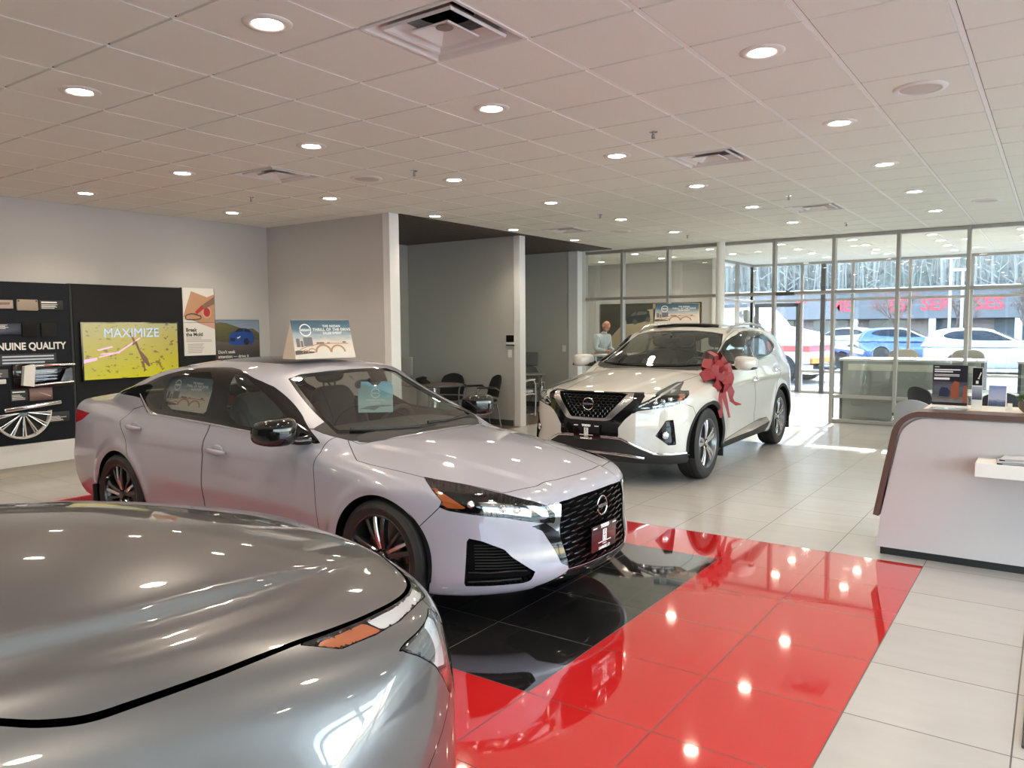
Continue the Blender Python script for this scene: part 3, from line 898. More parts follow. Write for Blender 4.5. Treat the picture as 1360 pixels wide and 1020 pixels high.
# ---------------------------------------------------------------- the white crossover
def hex_mesh(bm, F, y0, y1, z0, z1, inside, dx, cell=.052, r=.0035):
    """honeycomb grille bars following the nose surface"""
    a = cell/math.sqrt(3)
    seen = set()
    nr = int((z1-z0)/(a*1.5*.62)) + 3
    for i in range(-2, nr):
        for j in range(int((y0)/cell)-2, int((y1)/cell)+3):
            cy = (j + (.5 if i % 2 else 0))*cell; cz = z0 + i*a*1.5*.62
            P = [(cy + a*math.sin(k*PI/3), cz + .62*a*math.cos(k*PI/3)) for k in range(6)]
            for k in range(6):
                p, q = P[k], P[(k+1) % 6]
                key = tuple(sorted(((round(p[0], 3), round(p[1], 3)), (round(q[0], 3), round(q[1], 3)))))
                if key in seen: continue
                seen.add(key)
                if inside(*p) and inside(*q):
                    tube(bm, [(nose_x(F, *p)-dx, *p), (nose_x(F, *q)-dx, *q)], r, 5, cap=False)

def crossover_side(S, root, F, DLO, panes, names, paint):
    dlo, S = cut(S, side_poly(DLO, .4, 1), 0)
    for P, nm, m in zip(panes, names[0], names[1]):
        g, dlo = cut(dlo, side_poly(P, .4, 1), 0)
        lr(g, lambda p: link_arr(nm, p, m, root))
    lr(dlo, lambda p: link_arr('window_surround', p, M['gloss_black'], root))
    return S

def build_crossover():
    F = crossover_surface()
    root = thing('crossover_car', 'pearl white crossover car with a red bow parked in front of the glass partition', 'car', (-3.967, 7.92, 0), math.radians(-88.6))
    paint = M['pearl']
    S = surface_net(F, (-4.1, -1.12, .14), (1.06, 1.12, 1.72), .0175)
    WX, RA, ZW = (0., -2.87), .42, .383
    S = arch_cut(S, WX, RA, ZW)
    DLO = [(-.80,1.188),(-1.11,1.317),(-1.485,1.478),(-1.81,1.568),(-2.21,1.575),(-2.48,1.542),(-2.80,1.44),(-3.02,1.365),(-2.80,1.29),(-2.50,1.243),(-1.72,1.192),(-1.2,1.180)]
    P3 = [[(-.93,1.215),(-1.10,1.295),(-1.49,1.455),(-1.70,1.535),(-1.60,1.30),(-1.55,1.213)],
          [(-1.80,1.212),(-1.86,1.552),(-2.16,1.558),(-2.39,1.528),(-2.46,1.40),(-2.44,1.258)],
          [(-2.54,1.275),(-2.55,1.49),(-2.76,1.43),(-2.95,1.366),(-2.78,1.31)]]
    S = crossover_side(S, root, F, DLO, P3, (('front_side_window', 'rear_side_window', 'quarter_window'), (M['glass'], M['privacy'], M['privacy'])), paint)
    WS = front_poly([(-.2,1.150),(0,1.150),(.4,1.158),(.60,1.172),(.735,1.195),(.70,1.28),(.63,1.43),(.575,1.532),(.42,1.560),(.2,1.578),(-.2,1.582)], 0, -1.75)
    ws, S = cut(S, WS, 0)
    pane, frit = split(ws, WS(ws[0]) + .018)
    link_arr('windscreen', pane, M['glass'], root); link_arr('windscreen_border', frit, M['gloss_black'], root)
    rear = poly_sdf(chaikin([(-.2,1.20),(.62,1.20),(.56,1.45),(-.2,1.50)], 1))
    rw, S = cut(S, lambda V: np.maximum(rear(np.abs(V[:, 1]), V[:, 2]), V[:, 0]+3.3), 0)
    link_arr('rear_window', rw, M['privacy'], root)
    sr, S = cut(S, top_poly([(-2.75,-.2),(-1.74,-.2),(-1.74,.40),(-2.75,.42)], 1.4, 1), .003)
    link_arr('sunroof', sr, M['gloss_black'], root)
    bm = B(); zt = top_z(F, -1.80, 0)
    pts = [(-1.80-.04*(y/.4)**2, y, top_z(F, -1.80, y) + .022) for y in np.linspace(-.42, .42, 11)]
    tube(bm, pts, .020, 8, flat=.75); tube(bm, [(-1.90, y, top_z(F, -1.9, y)+.018) for y in np.linspace(-.40, .40, 9)], .012, 8)
    obj('sunroof_deflector', bm, M['black'], root, 40)
    cw, S = cut(S, top_poly([(-.48,-.2),(-.50,.3),(-.57,.55),(-.70,.74),(-.84,.80),(-.90,.78),(-.85,-.2)], 1.0, 1), .001)
    link_arr('cowl_panel', cw, M['black'], root)
    # front end
    hl, S = cut(S, nose_poly([(.486,1.034),(.397,1.034),(.20,1.00),(.027,.966),(-.03,.950),(-.12,.900),(-.223,.855),(-.288,.806),(-.290,.752),(-.242,.782),(-.051,.810),(.166,.833),(.232,.856),(.409,.962),(.33,.965),(.30,.968)], 0, -.1), 0)
    def lamp(p):
        h = link_arr('headlight', bowl(p, .05), M['void'], root)
        link_arr('headlight_lens', offset(p, .001), M['lens'], h)
        nn = 0
        for P, m, d in (([(.46,1.030),(.40,1.026),(.20,.986),(.02,.950),(-.10,.895),(-.25,.822),(-.24,.812),(-.095,.882),(.025,.938),(.20,.976),(.385,1.016)], M['lamp_white'], -.006),
                        ([(-.225,.812),(-.20,.803),(.10,.842),(.165,.850),(.163,.862),(.09,.857)], M['lamp_white'], -.006),
                        ([(.345,.955),(.25,.952),(.19,.872),(.235,.868)], M['amber'], -.02),
                        ([(.30,.985),(.22,.965),(.15,.955),(.23,.985)], M['lamp_white'], -.012)):
            a, _ = split(p, nose_poly(P, 0, -.1)(p[0])); link_arr('light_guide' if m is M['lamp_white'] else 'amber_marker', offset(a, d), m, h)
        for uu, zz in ((.12, .90), (.03, .88), (-.06, .865)):
            k = np.abs(nose_u(p[0])-uu) + np.abs(p[0][:, 2]-zz); i = int(k.argmin())
            c = Vector(p[0][i]) - Vector(p[1][i])*.03
            bm = B(); blob(bm, c, (.028, .028, .024), .8, 14, 10)
            obj('projector', bm, M['chrome'], h, 60)
    lr(hl, lamp)
    gr, S = cut(S, front_poly([(-.2,.700),(.185,.703),(.205,.715),(.40,.942),(.3,.955),(-.2,.958)], 0, .5), 0)
    cv, S = cut(S, front_poly([(-.2,.672),(.205,.676),(.255,.690),(.46,.888),(.452,.95),(-.2,.955)], 0, .5), 0)
    sf, S = cut(S, front_poly([(-.2,.505),(.337,.512),(.334,.61),(.40,.70),(.48,.775),(.53,.84),(.56,.93),(.52,.965),(-.2,.97)], 0, .45), 0)
    lo, S = cut(S, nose_poly([(-.9,.525),(-.58,.520),(-.40,.507),(-.24,.430),(-.085,.350),(.10,.336),(.31,.333),(.40,.325),(.42,.1),(-.9,.1)], 0, -.0), 0)
    link_arr('grille_surround', sf, M['gloss_black'], root)
    link_arr('grille_trim', offset(cv, .012), M['satin_chrome'], root)
    link_arr('lower_bumper', lo, M['black'], root)
    g = link_arr('grille', bowl(gr, .05, (1, 0, 0)), M['void'], root)
    inside = lambda y, z: .70 < z < .95 and abs(y) < np.interp(z, [.70, .715, .945], [.185, .205, .40])
    bm = B(); hex_mesh(bm, F, -.42, .42, .69, .95, inside, .014)
    obj('grille_mesh', bm, M['gloss_black'], g)
    emblem(root, (nose_x(F, 0, .84)+.010, .0, .842), .062, lean=.05)
    # chrome strips of the lower bumper
    for s in (-1, 1):
        pts = [(nose_x(F, s*y, z)+.006, s*y, z) for y, z in ((.145,.513),(.25,.511),(.36,.503),(.45,.458),(.56,.402),(.66,.352),(.72,.342),(.78,.338))]
        for x, z in ((.62,.337),(.53,.336),(.45,.335),(.41,.318),(.40,.30)):
            p = surf_pt(F, x, z, s); pts.append((p.x, p.y+s*.006, z))
        bm = B(); tube(bm, pts, [.008]*len(pts), 8, flat=1.7, up=(0, 0, 1))
        obj('bumper_trim', bm, M['chrome'], root, 40)
    bm = B(); tube(bm, [(nose_x(F, y, z)+.010, y, z) for y, z in ((-.575,.305),(-.40,.335),(-.12,.352),(.12,.352),(.40,.335),(.575,.305))], .009, 8, flat=1.6, up=(0, 0, 1))
    obj('skid_trim', bm, M['chrome'], root, 40)
    dealer_plate(root, (nose_x(F, 0, .55)+.02, .0, .555), .30, .16, 0., M['gloss_black'])
    fg, S = cut(S, nose_poly([(.127,.690),(.039,.686),(-.074,.533),(.067,.432),(.164,.430)], 0, .2), 0)
    def fog(p):
        v = link_arr('fog_lamp_housing', bowl(p, .035), M['gloss_black'], root)
        k = (nose_u(p[0])-.035)**2 + (p[0][:, 2]-.535)**2; i = int(k.argmin())
        bm = B(); c = Vector(p[0][i]); n = Vector(p[1][i])
        rot = n.to_track_quat('Z', 'Y').to_matrix()
        blob(bm, c - n*.012, (.040, .040, .020), .9, 18, 10, rot)
        obj('fog_lamp', bm, M['chrome'], v, 60)
    lr(fg, fog)
    tl, S = cut(S, side_poly([(-3.46,1.10),(-3.62,1.06),(-3.9,1.04),(-4.2,1.05),(-4.2,1.16),(-3.75,1.16)], .3, 0), .001)
    lr(tl, lambda p: link_arr('tail_light', p, M['red_lens'], root))
    liner = S
    # black wheel arch cladding
    def clad(V):
        x, z = V[:, 0], V[:, 2]
        d = np.minimum(np.hypot(x-.0, z-.37)-.462, np.hypot(x+.06, z-.36)-.475)
        d = np.minimum(d, np.hypot(x+2.87, z-.37)-.47)
        return np.maximum(d, .5-np.abs(V[:, 1]))
    cl, S = cut(S, clad, .001)
    def clad_half(p):
        f, r = split(p, -(p[0][:, 0]+1.4))
        link_arr('arch_cladding', offset(f, .006), M['black'], root); link_arr('arch_cladding', offset(r, .006), M['black'], root)
    lr(cl, clad_half)
    sl, S = cut(S, side_poly([(-.60,.345),(-.60,.1),(-2.30,.1),(-2.36,.375),(-2.22,.440),(-1.90,.445),(-1.2,.395)], .5, 0), .001)
    lo2, up2 = split(sl, sl[0][:, 2] - np.interp(-sl[0][:, 0], [.6, 1.7, 2.2, 2.4], [.325, .325, .355, .38]))
    lr(lo2, lambda p: link_arr('sill', p, M['black'], root)); lr(up2, lambda p: link_arr('sill_trim', offset(p, .004), M['chrome'], root))
    hood, S = cut(S, top_poly([(-.68,.74),(-.352,.676),(-.03,.645),(.3,.635),(.585,.622),(.70,.58),(.79,.48),(.835,.36),(.865,.2),(.88,0),(.88,-.2),(-.3,-.2),(-.48,.3),(-.56,.56)], .86, 0), .0028)
    link_arr('hood', hood, paint, root)
    bmp, S = cut(S, nose_poly([(-1.2,.05),(.40,.05),(.42,.60),(.435,.72),(.395,.80),(.232,.856),(.10,1.0),(-1.2,1.05)], 0, -.0), .0022)
    lr(bmp, lambda p: link_arr('front_bumper', p, paint, root))
    fd, S = cut(S, side_poly([(-1.70,.30),(-1.735,.6),(-1.71,1.0),(-1.69,1.25),(-.80,1.25),(-.70,1.10),(-.66,.85),(-.62,.60),(-.60,.30)], .5, 0), .0028)
    lr(fd, lambda p: link_arr('front_door', p, paint, root))
    rd, S = cut(S, side_poly([(-1.707,.30),(-1.742,.6),(-1.717,1.0),(-1.697,1.25),(-2.55,1.28),(-2.83,1.22),(-2.88,1.05),(-2.70,.90),(-2.52,.72),(-2.40,.50),(-2.36,.30)], .5, 0), .0028)
    lr(rd, lambda p: link_arr('rear_door', p, paint, root))
    link_arr('body_shell', S, paint, root)
    link_arr('inner_shell', offset(liner, -.015), M['void'], root)
    wheel_wells(root, F, WX, RA, ZW, .60)
    for s in (-1, 1):
        ch = [surf_pt(F, x, z, s) + Vector((0, s*.003, 0)) for x, z in [(-.80,1.186),(-1.2,1.176),(-1.72,1.187),(-2.2,1.215),(-2.50,1.238),(-2.80,1.284),(-3.02,1.362),(-2.82,1.446),(-2.48,1.548),(-2.21,1.580),(-1.81,1.574),(-1.65,1.54),(-1.485,1.484),(-1.11,1.323),(-.82,1.196)]]
        bm = B(); tube(bm, ch, .007, 6, closed=True); obj('window_trim', bm, M['chrome'], root, 50)
        bp = [surf_pt(F, x, z, s) + Vector((0, s*.003, 0)) for x, z in ((-1.755,1.20),(-1.765,1.35),(-1.79,1.55))]
        bm = B(); tube(bm, bp, .016, 6, flat=.3, up=(0, s, 0)); obj('pillar_trim', bm, M['chrome'], root, 50)
        door_handle(root, F, -1.63, .965, s, M['chrome'], .20, -.01)
        door_handle(root, F, -2.63, 1.045, s, M['chrome'], .20, -.01)
        mm = door_mirror(root, (-.90, s*1.065, 1.205), (1.05, .98, .98), paint, s, (-.86, s*.86, 1.165))
        bm = B(); blob(bm, (-.895, s*1.075, 1.150), (.085, .12, .022), .6); obj('mirror_base', bm, M['gloss_black'], mm, 50)
        for xw, xo in ((0., -.46), (-2.87, -.45)):
            bm = B(); box(bm, (xw+xo, s*.86, .36), (.02, .20, .36), .008)
            obj('mud_flap', bm, M['black'], root)
        rl = [Vector((x, s*y, top_z(F, x, s*y) + h)) for x, y, h in ((-1.62,.60,.0),(-1.80,.605,.035),(-2.1,.61,.052),(-2.6,.61,.052),(-3.0,.60,.045),(-3.3,.59,.03),(-3.5,.57,.0))]
        bm = B(); tube(bm, rl, [.014, .018, .018, .018, .018, .018, .014], 8); obj('roof_rail', bm, M['machined'], root, 40)
    bm = B()
    tube(bm, [(-.60-.32*y*y, y, top_z(F, -.60-.32*y*y, y)+.014) for y in np.linspace(.02, .62, 7)], .008, 6)
    obj('wiper', bm, M['black'], root)
    bm = B()
    tube(bm, [(-.60-.32*y*y, y, top_z(F, -.60-.32*y*y, y)+.014) for y in np.linspace(-.66, -.04, 7)], .008, 6)
    obj('wiper', bm, M['black'], root)
    for xc in WX:
        for s in (-1, 1): make_wheel(root, (xc, s*.83, ZW), ZW, .265, .24, 'touring', s)
    cabin(root, -.62, 1.13, .74, [(-1.50, .39, .62), (-1.50, -.39, .62), (-2.35, .40, .60), (-2.35, -.40, .60)], .39, 1.07)
    bm = B(); blob(bm, (-1.32, 0, 1.46), (.02, .12, .035), .6); tube(bm, [(-1.30, 0, 1.47), (-1.28, 0, 1.515)], .012, 6)
    obj('inside_mirror', bm, M['black'], root, 50)
    return root, F

# ---------------------------------------------------------------- the silver car whose hood fills the corner
def build_suv():
    F = suv_surface()
    root = thing('silver_suv', 'silver grey suv nearest the camera with only its hood and corner lamp in view', 'car', (-2.11, .88, 0), math.radians(80.))
    paint = M['silver']
    S = surface_net(F, (-3.85, -1.06, .14), (1.06, 1.06, 1.72), .0125)
    WX, RA, ZW = (0., -2.706), .40, .36
    S = arch_cut(S, WX, RA, ZW)
    DLO = [(-.86,1.175),(-1.2,1.32),(-1.55,1.47),(-1.85,1.555),(-2.4,1.57),(-2.9,1.53),(-3.3,1.36),(-3.0,1.25),(-2.0,1.175)]
    P3 = [[(-1.0,1.20),(-1.25,1.31),(-1.56,1.45),(-1.68,1.49),(-1.64,1.20)], [(-1.78,1.20),(-1.82,1.53),(-2.45,1.54),(-2.55,1.26)], [(-2.64,1.28),(-2.58,1.52),(-2.88,1.50),(-3.2,1.36),(-2.98,1.29)]]
    S = crossover_side(S, root, F, DLO, P3, (('front_side_window', 'rear_side_window', 'quarter_window'), (M['glass'], M['privacy'], M['privacy'])), paint)
    WS = front_poly([(-.2,1.178),(0,1.178),(.4,1.185),(.70,1.20),(.60,1.42),(.55,1.52),(.3,1.565),(-.2,1.575)], 0, -1.8)
    ws, S = cut(S, WS, 0)
    pane, frit = split(ws, WS(ws[0]) + .02)
    link_arr('windscreen', pane, M['glass'], root); link_arr('windscreen_border', frit, M['gloss_black'], root)
    rear = poly_sdf(chaikin([(-.2,1.20),(.60,1.20),(.52,1.48),(-.2,1.53)], 1))
    rw, S = cut(S, lambda V: np.maximum(rear(np.abs(V[:, 1]), V[:, 2]), V[:, 0]+3.1), 0)
    link_arr('rear_window', rw, M['privacy'], root)
    cw, S = cut(S, top_poly([(-.60,-.2),(-.62,.3),(-.68,.55),(-.80,.74),(-.92,.76),(-.95,-.2)], 1.0, 1), .001)
    link_arr('cowl_panel', cw, M['black'], root)
    # lamps: slim upper strip along the hood edge and the main lamp lower down
    seam = [(-.62,.64),(-.40,.70),(-.232,.757),(-.188,.773),(-.132,.785),(-.091,.788),(-.034,.786),(.046,.782),(.135,.775),(.235,.762),(.326,.748),(.411,.736),(.508,.716),(.606,.685),(.66,.660),(.693,.638),(.728,.604),(.752,.56),(.770,.50)]
    hood, S = cut(S, top_poly(seam + [(.815,.30),(.835,.0),(.835,-.2),(-.58,-.2),(-.60,.3)], .86, 2), .0055)
    link_arr('hood', hood, paint, root)
    dr, S = cut(S, top_poly([(.318,.757),(.402,.783),(.507,.767),(.592,.743),(.66,.708),(.727,.663),(.752,.640),(.768,.585),(.79,.53),(.76,.50),(.70,.55),(.60,.66),(.45,.70)], .80, 0), .001)
    def drl(p):
        h = link_arr('upper_lamp', bowl(p, .03), M['gloss_black'], root)
        link_arr('lamp_lens', p, M['lens'], h)
        a, _ = split(p, top_poly([(.345,.760),(.405,.780),(.50,.763),(.53,.757),(.50,.728),(.43,.745)], .8, 0)(p[0])); link_arr('amber_marker', offset(a, -.005), M['amber'], h)
        a, _ = split(p, top_poly([(.535,.755),(.51,.727),(.61,.695),(.69,.65),(.735,.61),(.752,.628),(.72,.665),(.655,.707),(.585,.742)], .8, 0)(p[0])); link_arr('light_guide', offset(a, -.005), M['lamp_white'], h)
    lr(dr, drl)
    ml, S = cut(S, nose_poly([(.187,.897),(.15,.905),(.054,.914),(-.010,.924),(-.05,.90),(-.06,.80),(-.035,.735),(.020,.715),(.040,.727),(.096,.818),(.15,.868)], 0, .2), .001)
    def lamp(p):
        V = p[0]
        sep = (nose_u(V)-.052)*.93 + (V[:, 2]-.91)*.33 - .0
        h = link_arr('headlight', bowl(p, .05), M['gloss_black'], root)
        link_arr('headlight_lens', offset(p, .001), M['lens'], h)
        a, _ = split(p, nose_poly([(.165,.895),(.062,.910),(.060,.85),(.085,.822),(.14,.866)], 0, .2)(V)); link_arr('lamp_cover', offset(a, -.006), M['silver'], h)
        a, _ = split(p, nose_poly([(.048,.905),(-.005,.915),(-.04,.89),(-.048,.80),(-.02,.775),(.055,.80),(.075,.822),(.05,.85)], 0, .2)(V)); link_arr('reflector', offset(a, -.016), M['lamp_white'], h)
        a, _ = split(p, nose_poly([(.052,.79),(-.02,.767),(-.04,.78),(-.028,.745),(.018,.726),(.034,.735)], 0, .2)(V)); link_arr('red_reflection', offset(a, -.008), M['red_lens'], h)  # red reflection in the lamp, coloured in as a lens patch
    lr(ml, lamp)
    gr, S = cut(S, front_poly([(-.2,.60),(.30,.60),(.36,.66),(.50,.86),(.48,.92),(-.2,.94)], 0, .5), 0)
    g = link_arr('grille', bowl(gr, .05, (1, 0, 0)), M['void'], root)
    inside = lambda y, z: .60 < z < .91 and abs(y) < np.interp(z, [.60, .66, .86], [.30, .36, .49])
    bm = B(); hex_mesh(bm, F, -.5, .5, .60, .92, inside, .014, .075, .005)
    obj('grille_mesh', bm, M['gloss_black'], g)
    emblem(root, (nose_x(F, 0, .80)+.010, 0, .80), .065, lean=.03)
    tl, S = cut(S, side_poly([(-3.2,1.10),(-3.4,.98),(-3.9,.98),(-3.9,1.10)], .3, 0), .001)
    lr(tl, lambda p: link_arr('tail_light', p, M['red_lens'], root))
    liner = S
    lo, S = cut(S, nose_poly([(-.9,.42),(.40,.36),(.42,.1),(-.9,.1)], 0, 0), .001)
    link_arr('lower_bumper', lo, M['black'], root)
    cl, S = cut(S, lambda V: np.maximum(np.minimum(np.hypot(V[:, 0], V[:, 2]-.36), np.hypot(V[:, 0]+2.706, V[:, 2]-.36))-.448, .5-np.abs(V[:, 1])), .001)
    def clad_half(p):
        f, r = split(p, -(p[0][:, 0]+1.4))
        link_arr('arch_cladding', offset(f, .005), M['black'], root); link_arr('arch_cladding', offset(r, .005), M['black'], root)
    lr(cl, clad_half)
    sl, S = cut(S, side_poly([(-.45,.40),(-.45,.1),(-2.3,.1),(-2.3,.40)], .5, 0), .001)
    lr(sl, lambda p: link_arr('sill', p, M['black'], root))
    bmp, S = cut(S, nose_poly([(-1.2,.05),(.36,.05),(.25,.55),(.10,.66),(.03,.72),(-.02,.80),(-.03,.93),(-.1,1.0),(-1.2,1.05)], 0, 0), .0016)
    link_arr('front_bumper', bmp, paint, root)
    fd, S = cut(S, side_poly([(-1.66,.40),(-1.70,.6),(-1.68,1.0),(-1.66,1.22),(-.85,1.22),(-.72,1.05),(-.66,.80),(-.62,.40)], .5, 0), .0028)
    lr(fd, lambda p: link_arr('front_door', p, paint, root))
    rd, S = cut(S, side_poly([(-1.667,.40),(-1.707,.6),(-1.687,1.0),(-1.667,1.22),(-2.55,1.24),(-2.75,1.0),(-2.45,.80),(-2.28,.55),(-2.25,.40)], .5, 0), .0028)
    lr(rd, lambda p: link_arr('rear_door', p, paint, root))
    link_arr('body_shell', S, paint, root)
    link_arr('inner_shell', offset(liner, -.016), M['void'], root)
    wheel_wells(root, F, WX, RA, ZW, .58)
    for s in (-1, 1):
        door_handle(root, F, -1.55, .97, s, paint, .2); door_handle(root, F, -2.5, 1.0, s, paint, .2)
        door_mirror(root, (-.98, s*1.04, 1.21), (1., 1., 1.), paint, s, (-.95, s*.84, 1.165))
        rl = [Vector((x, s*y, top_z(F, x, s*y) + h)) for x, y, h in ((-1.7,.58,0),(-1.9,.585,.04),(-2.5,.585,.05),(-3.0,.575,.04),(-3.2,.56,0))]
        bm = B(); tube(bm, rl, .016, 8); obj('roof_rail', bm, M['machined'], root, 40)
    for xc in WX:
        for s in (-1, 1): make_wheel(root, (xc, s*.80, ZW), ZW, .24, .235, 'touring', s)
    cabin(root, -.70, 1.12, .72, [(-1.60, .37, .60), (-1.60, -.37, .60), (-2.4, .38, .58), (-2.4, -.38, .58)], .37, 1.06)
    return root, F
# ---------------------------------------------------------------- room
TX0, TY0, TS = -.4518, 4.632, .6096        # ceiling grid
FX0, FY0, FS = -1.8934, 2.7991, .6031      # floor grid
XL, XR, YB, YP, YE = -9.6, 4.8, -4.6, 13.74, 19.33

def wall_mat(name, col, rough=.6):
    m = mat(name, col, rough); t = NT(m)
    t.bump(t.noise(t.pos(), 220, 2), .06, .002)
    return m
M['wall'] = wall_mat('painted_wall', (.56, .555, .55))
M['wall_grey'] = wall_mat('grey_painted_wall', (.50, .495, .47))
M['trim_white'] = mat('white_painted_trim', (.80, .81, .82), .4)
M['alu'] = mat('anodised_aluminium', (.40, .385, .36), .38, .4)
M['alu_dark'] = mat('dark_aluminium', (.10, .105, .105), .4, .4)
M['tee'] = mat('ceiling_grid_white', (.90, .89, .86), .5)
M['pane'] = glass_mat('window_pane', (.94, .96, .955), .9)

def floor_mat(name, cols, rough, grout, gw, mottled=.5, spec=.5):
    m = mat(name, cols[0], rough, spec=spec); t = NT(m)
    p = t.pos(); x, y, z = t.sep(p)
    fx = t.math('FRACT', t.math('DIVIDE', t.math('SUBTRACT', x, FX0 - 60*FS), FS))
    fy = t.math('FRACT', t.math('DIVIDE', t.math('SUBTRACT', y, FY0 - 60*FS), FS))
    ex = t.math('SUBTRACT', .5, t.math('ABSOLUTE', t.math('SUBTRACT', fx, .5)))
    ey = t.math('SUBTRACT', .5, t.math('ABSOLUTE', t.math('SUBTRACT', fy, .5)))
    e = t.math('MULTIPLY', t.math('MINIMUM', ex, ey), FS)
    g = t.math('LESS_THAN', e, gw)
    mp = t.n('ShaderNodeMapping'); mp.inputs['Scale'].default_value = (1, 3.5, 1); t.l(p, mp.inputs[0])
    n = t.noise(mp.outputs[0], 2.2, 5, .6)
    # every tile its own tone
    ix = t.math('FLOOR', t.math('DIVIDE', t.math('SUBTRACT', x, FX0 - 60*FS), FS)); iy = t.math('FLOOR', t.math('DIVIDE', t.math('SUBTRACT', y, FY0 - 60*FS), FS))
    cb = t.n('ShaderNodeCombineXYZ'); t.l(ix, cb.inputs[0]); t.l(iy, cb.inputs[1])
    wn = t.n('ShaderNodeTexWhiteNoise', noise_dimensions='3D'); t.l(cb.outputs[0], wn.inputs['Vector'])
    v = t.math('ADD', t.math('MULTIPLY', n, mottled), t.math('MULTIPLY', wn.outputs[0], .35*mottled))
    c = t.mix(v, cols[0], cols[1])
    t.l(t.mix(g, c, grout), t.b.inputs['Base Color'])
    t.l(t.math('ADD', t.math('MULTIPLY', g, .4), t.math('ADD', rough-.02, t.math('MULTIPLY', n, .05))), t.b.inputs['Roughness'])
    return m
M['fl_grey'] = floor_mat('grey_floor_tile', ((.39, .38, .372), (.52, .508, .498)), .21, (.09, .085, .08), .0030)
M['fl_red'] = floor_mat('red_floor_tile', ((.52, .014, .015), (.56, .018, .018)), .055, (.06, .02, .02), .0024, spec=.6)
NT(M['fl_red']).b.inputs['Coat Weight'].default_value = 1.
NT(M['fl_red']).b.inputs['Coat IOR'].default_value = 1.6
M['fl_black'] = floor_mat('black_floor_tile', ((.012, .012, .013), (.018, .018, .018)), .045, (.13, .13, .13), .0020, spec=.6)

NT(M['fl_black']).b.inputs['Coat Weight'].default_value = 1.
NT(M['fl_black']).b.inputs['Coat IOR'].default_value = 1.75

def build_floor():
    bm = B()
    for i in range(-16, 17):
        for j in range(-14, 30):
            k = 0
            if -10 <= i < 2 and -1 <= j < 5:
                k = 1
                if -8 <= i < 0 and 0 <= j < 4: k = 2
            if i >= 0 and i < 2 and -6 <= j < 5: k = 1
            x, y = FX0 + i*FS, FY0 + j*FS
            f = bm.faces.new([bm.verts.new(p) for p in ((x, y, 0), (x+FS, y, 0), (x+FS, y+FS, 0), (x, y+FS, 0))]); f.material_index = k
    bmesh.ops.remove_doubles(bm, verts=bm.verts, dist=1e-4)
    o = struct('floor', bm, [M['fl_grey'], M['fl_red'], M['fl_black']])
    return o

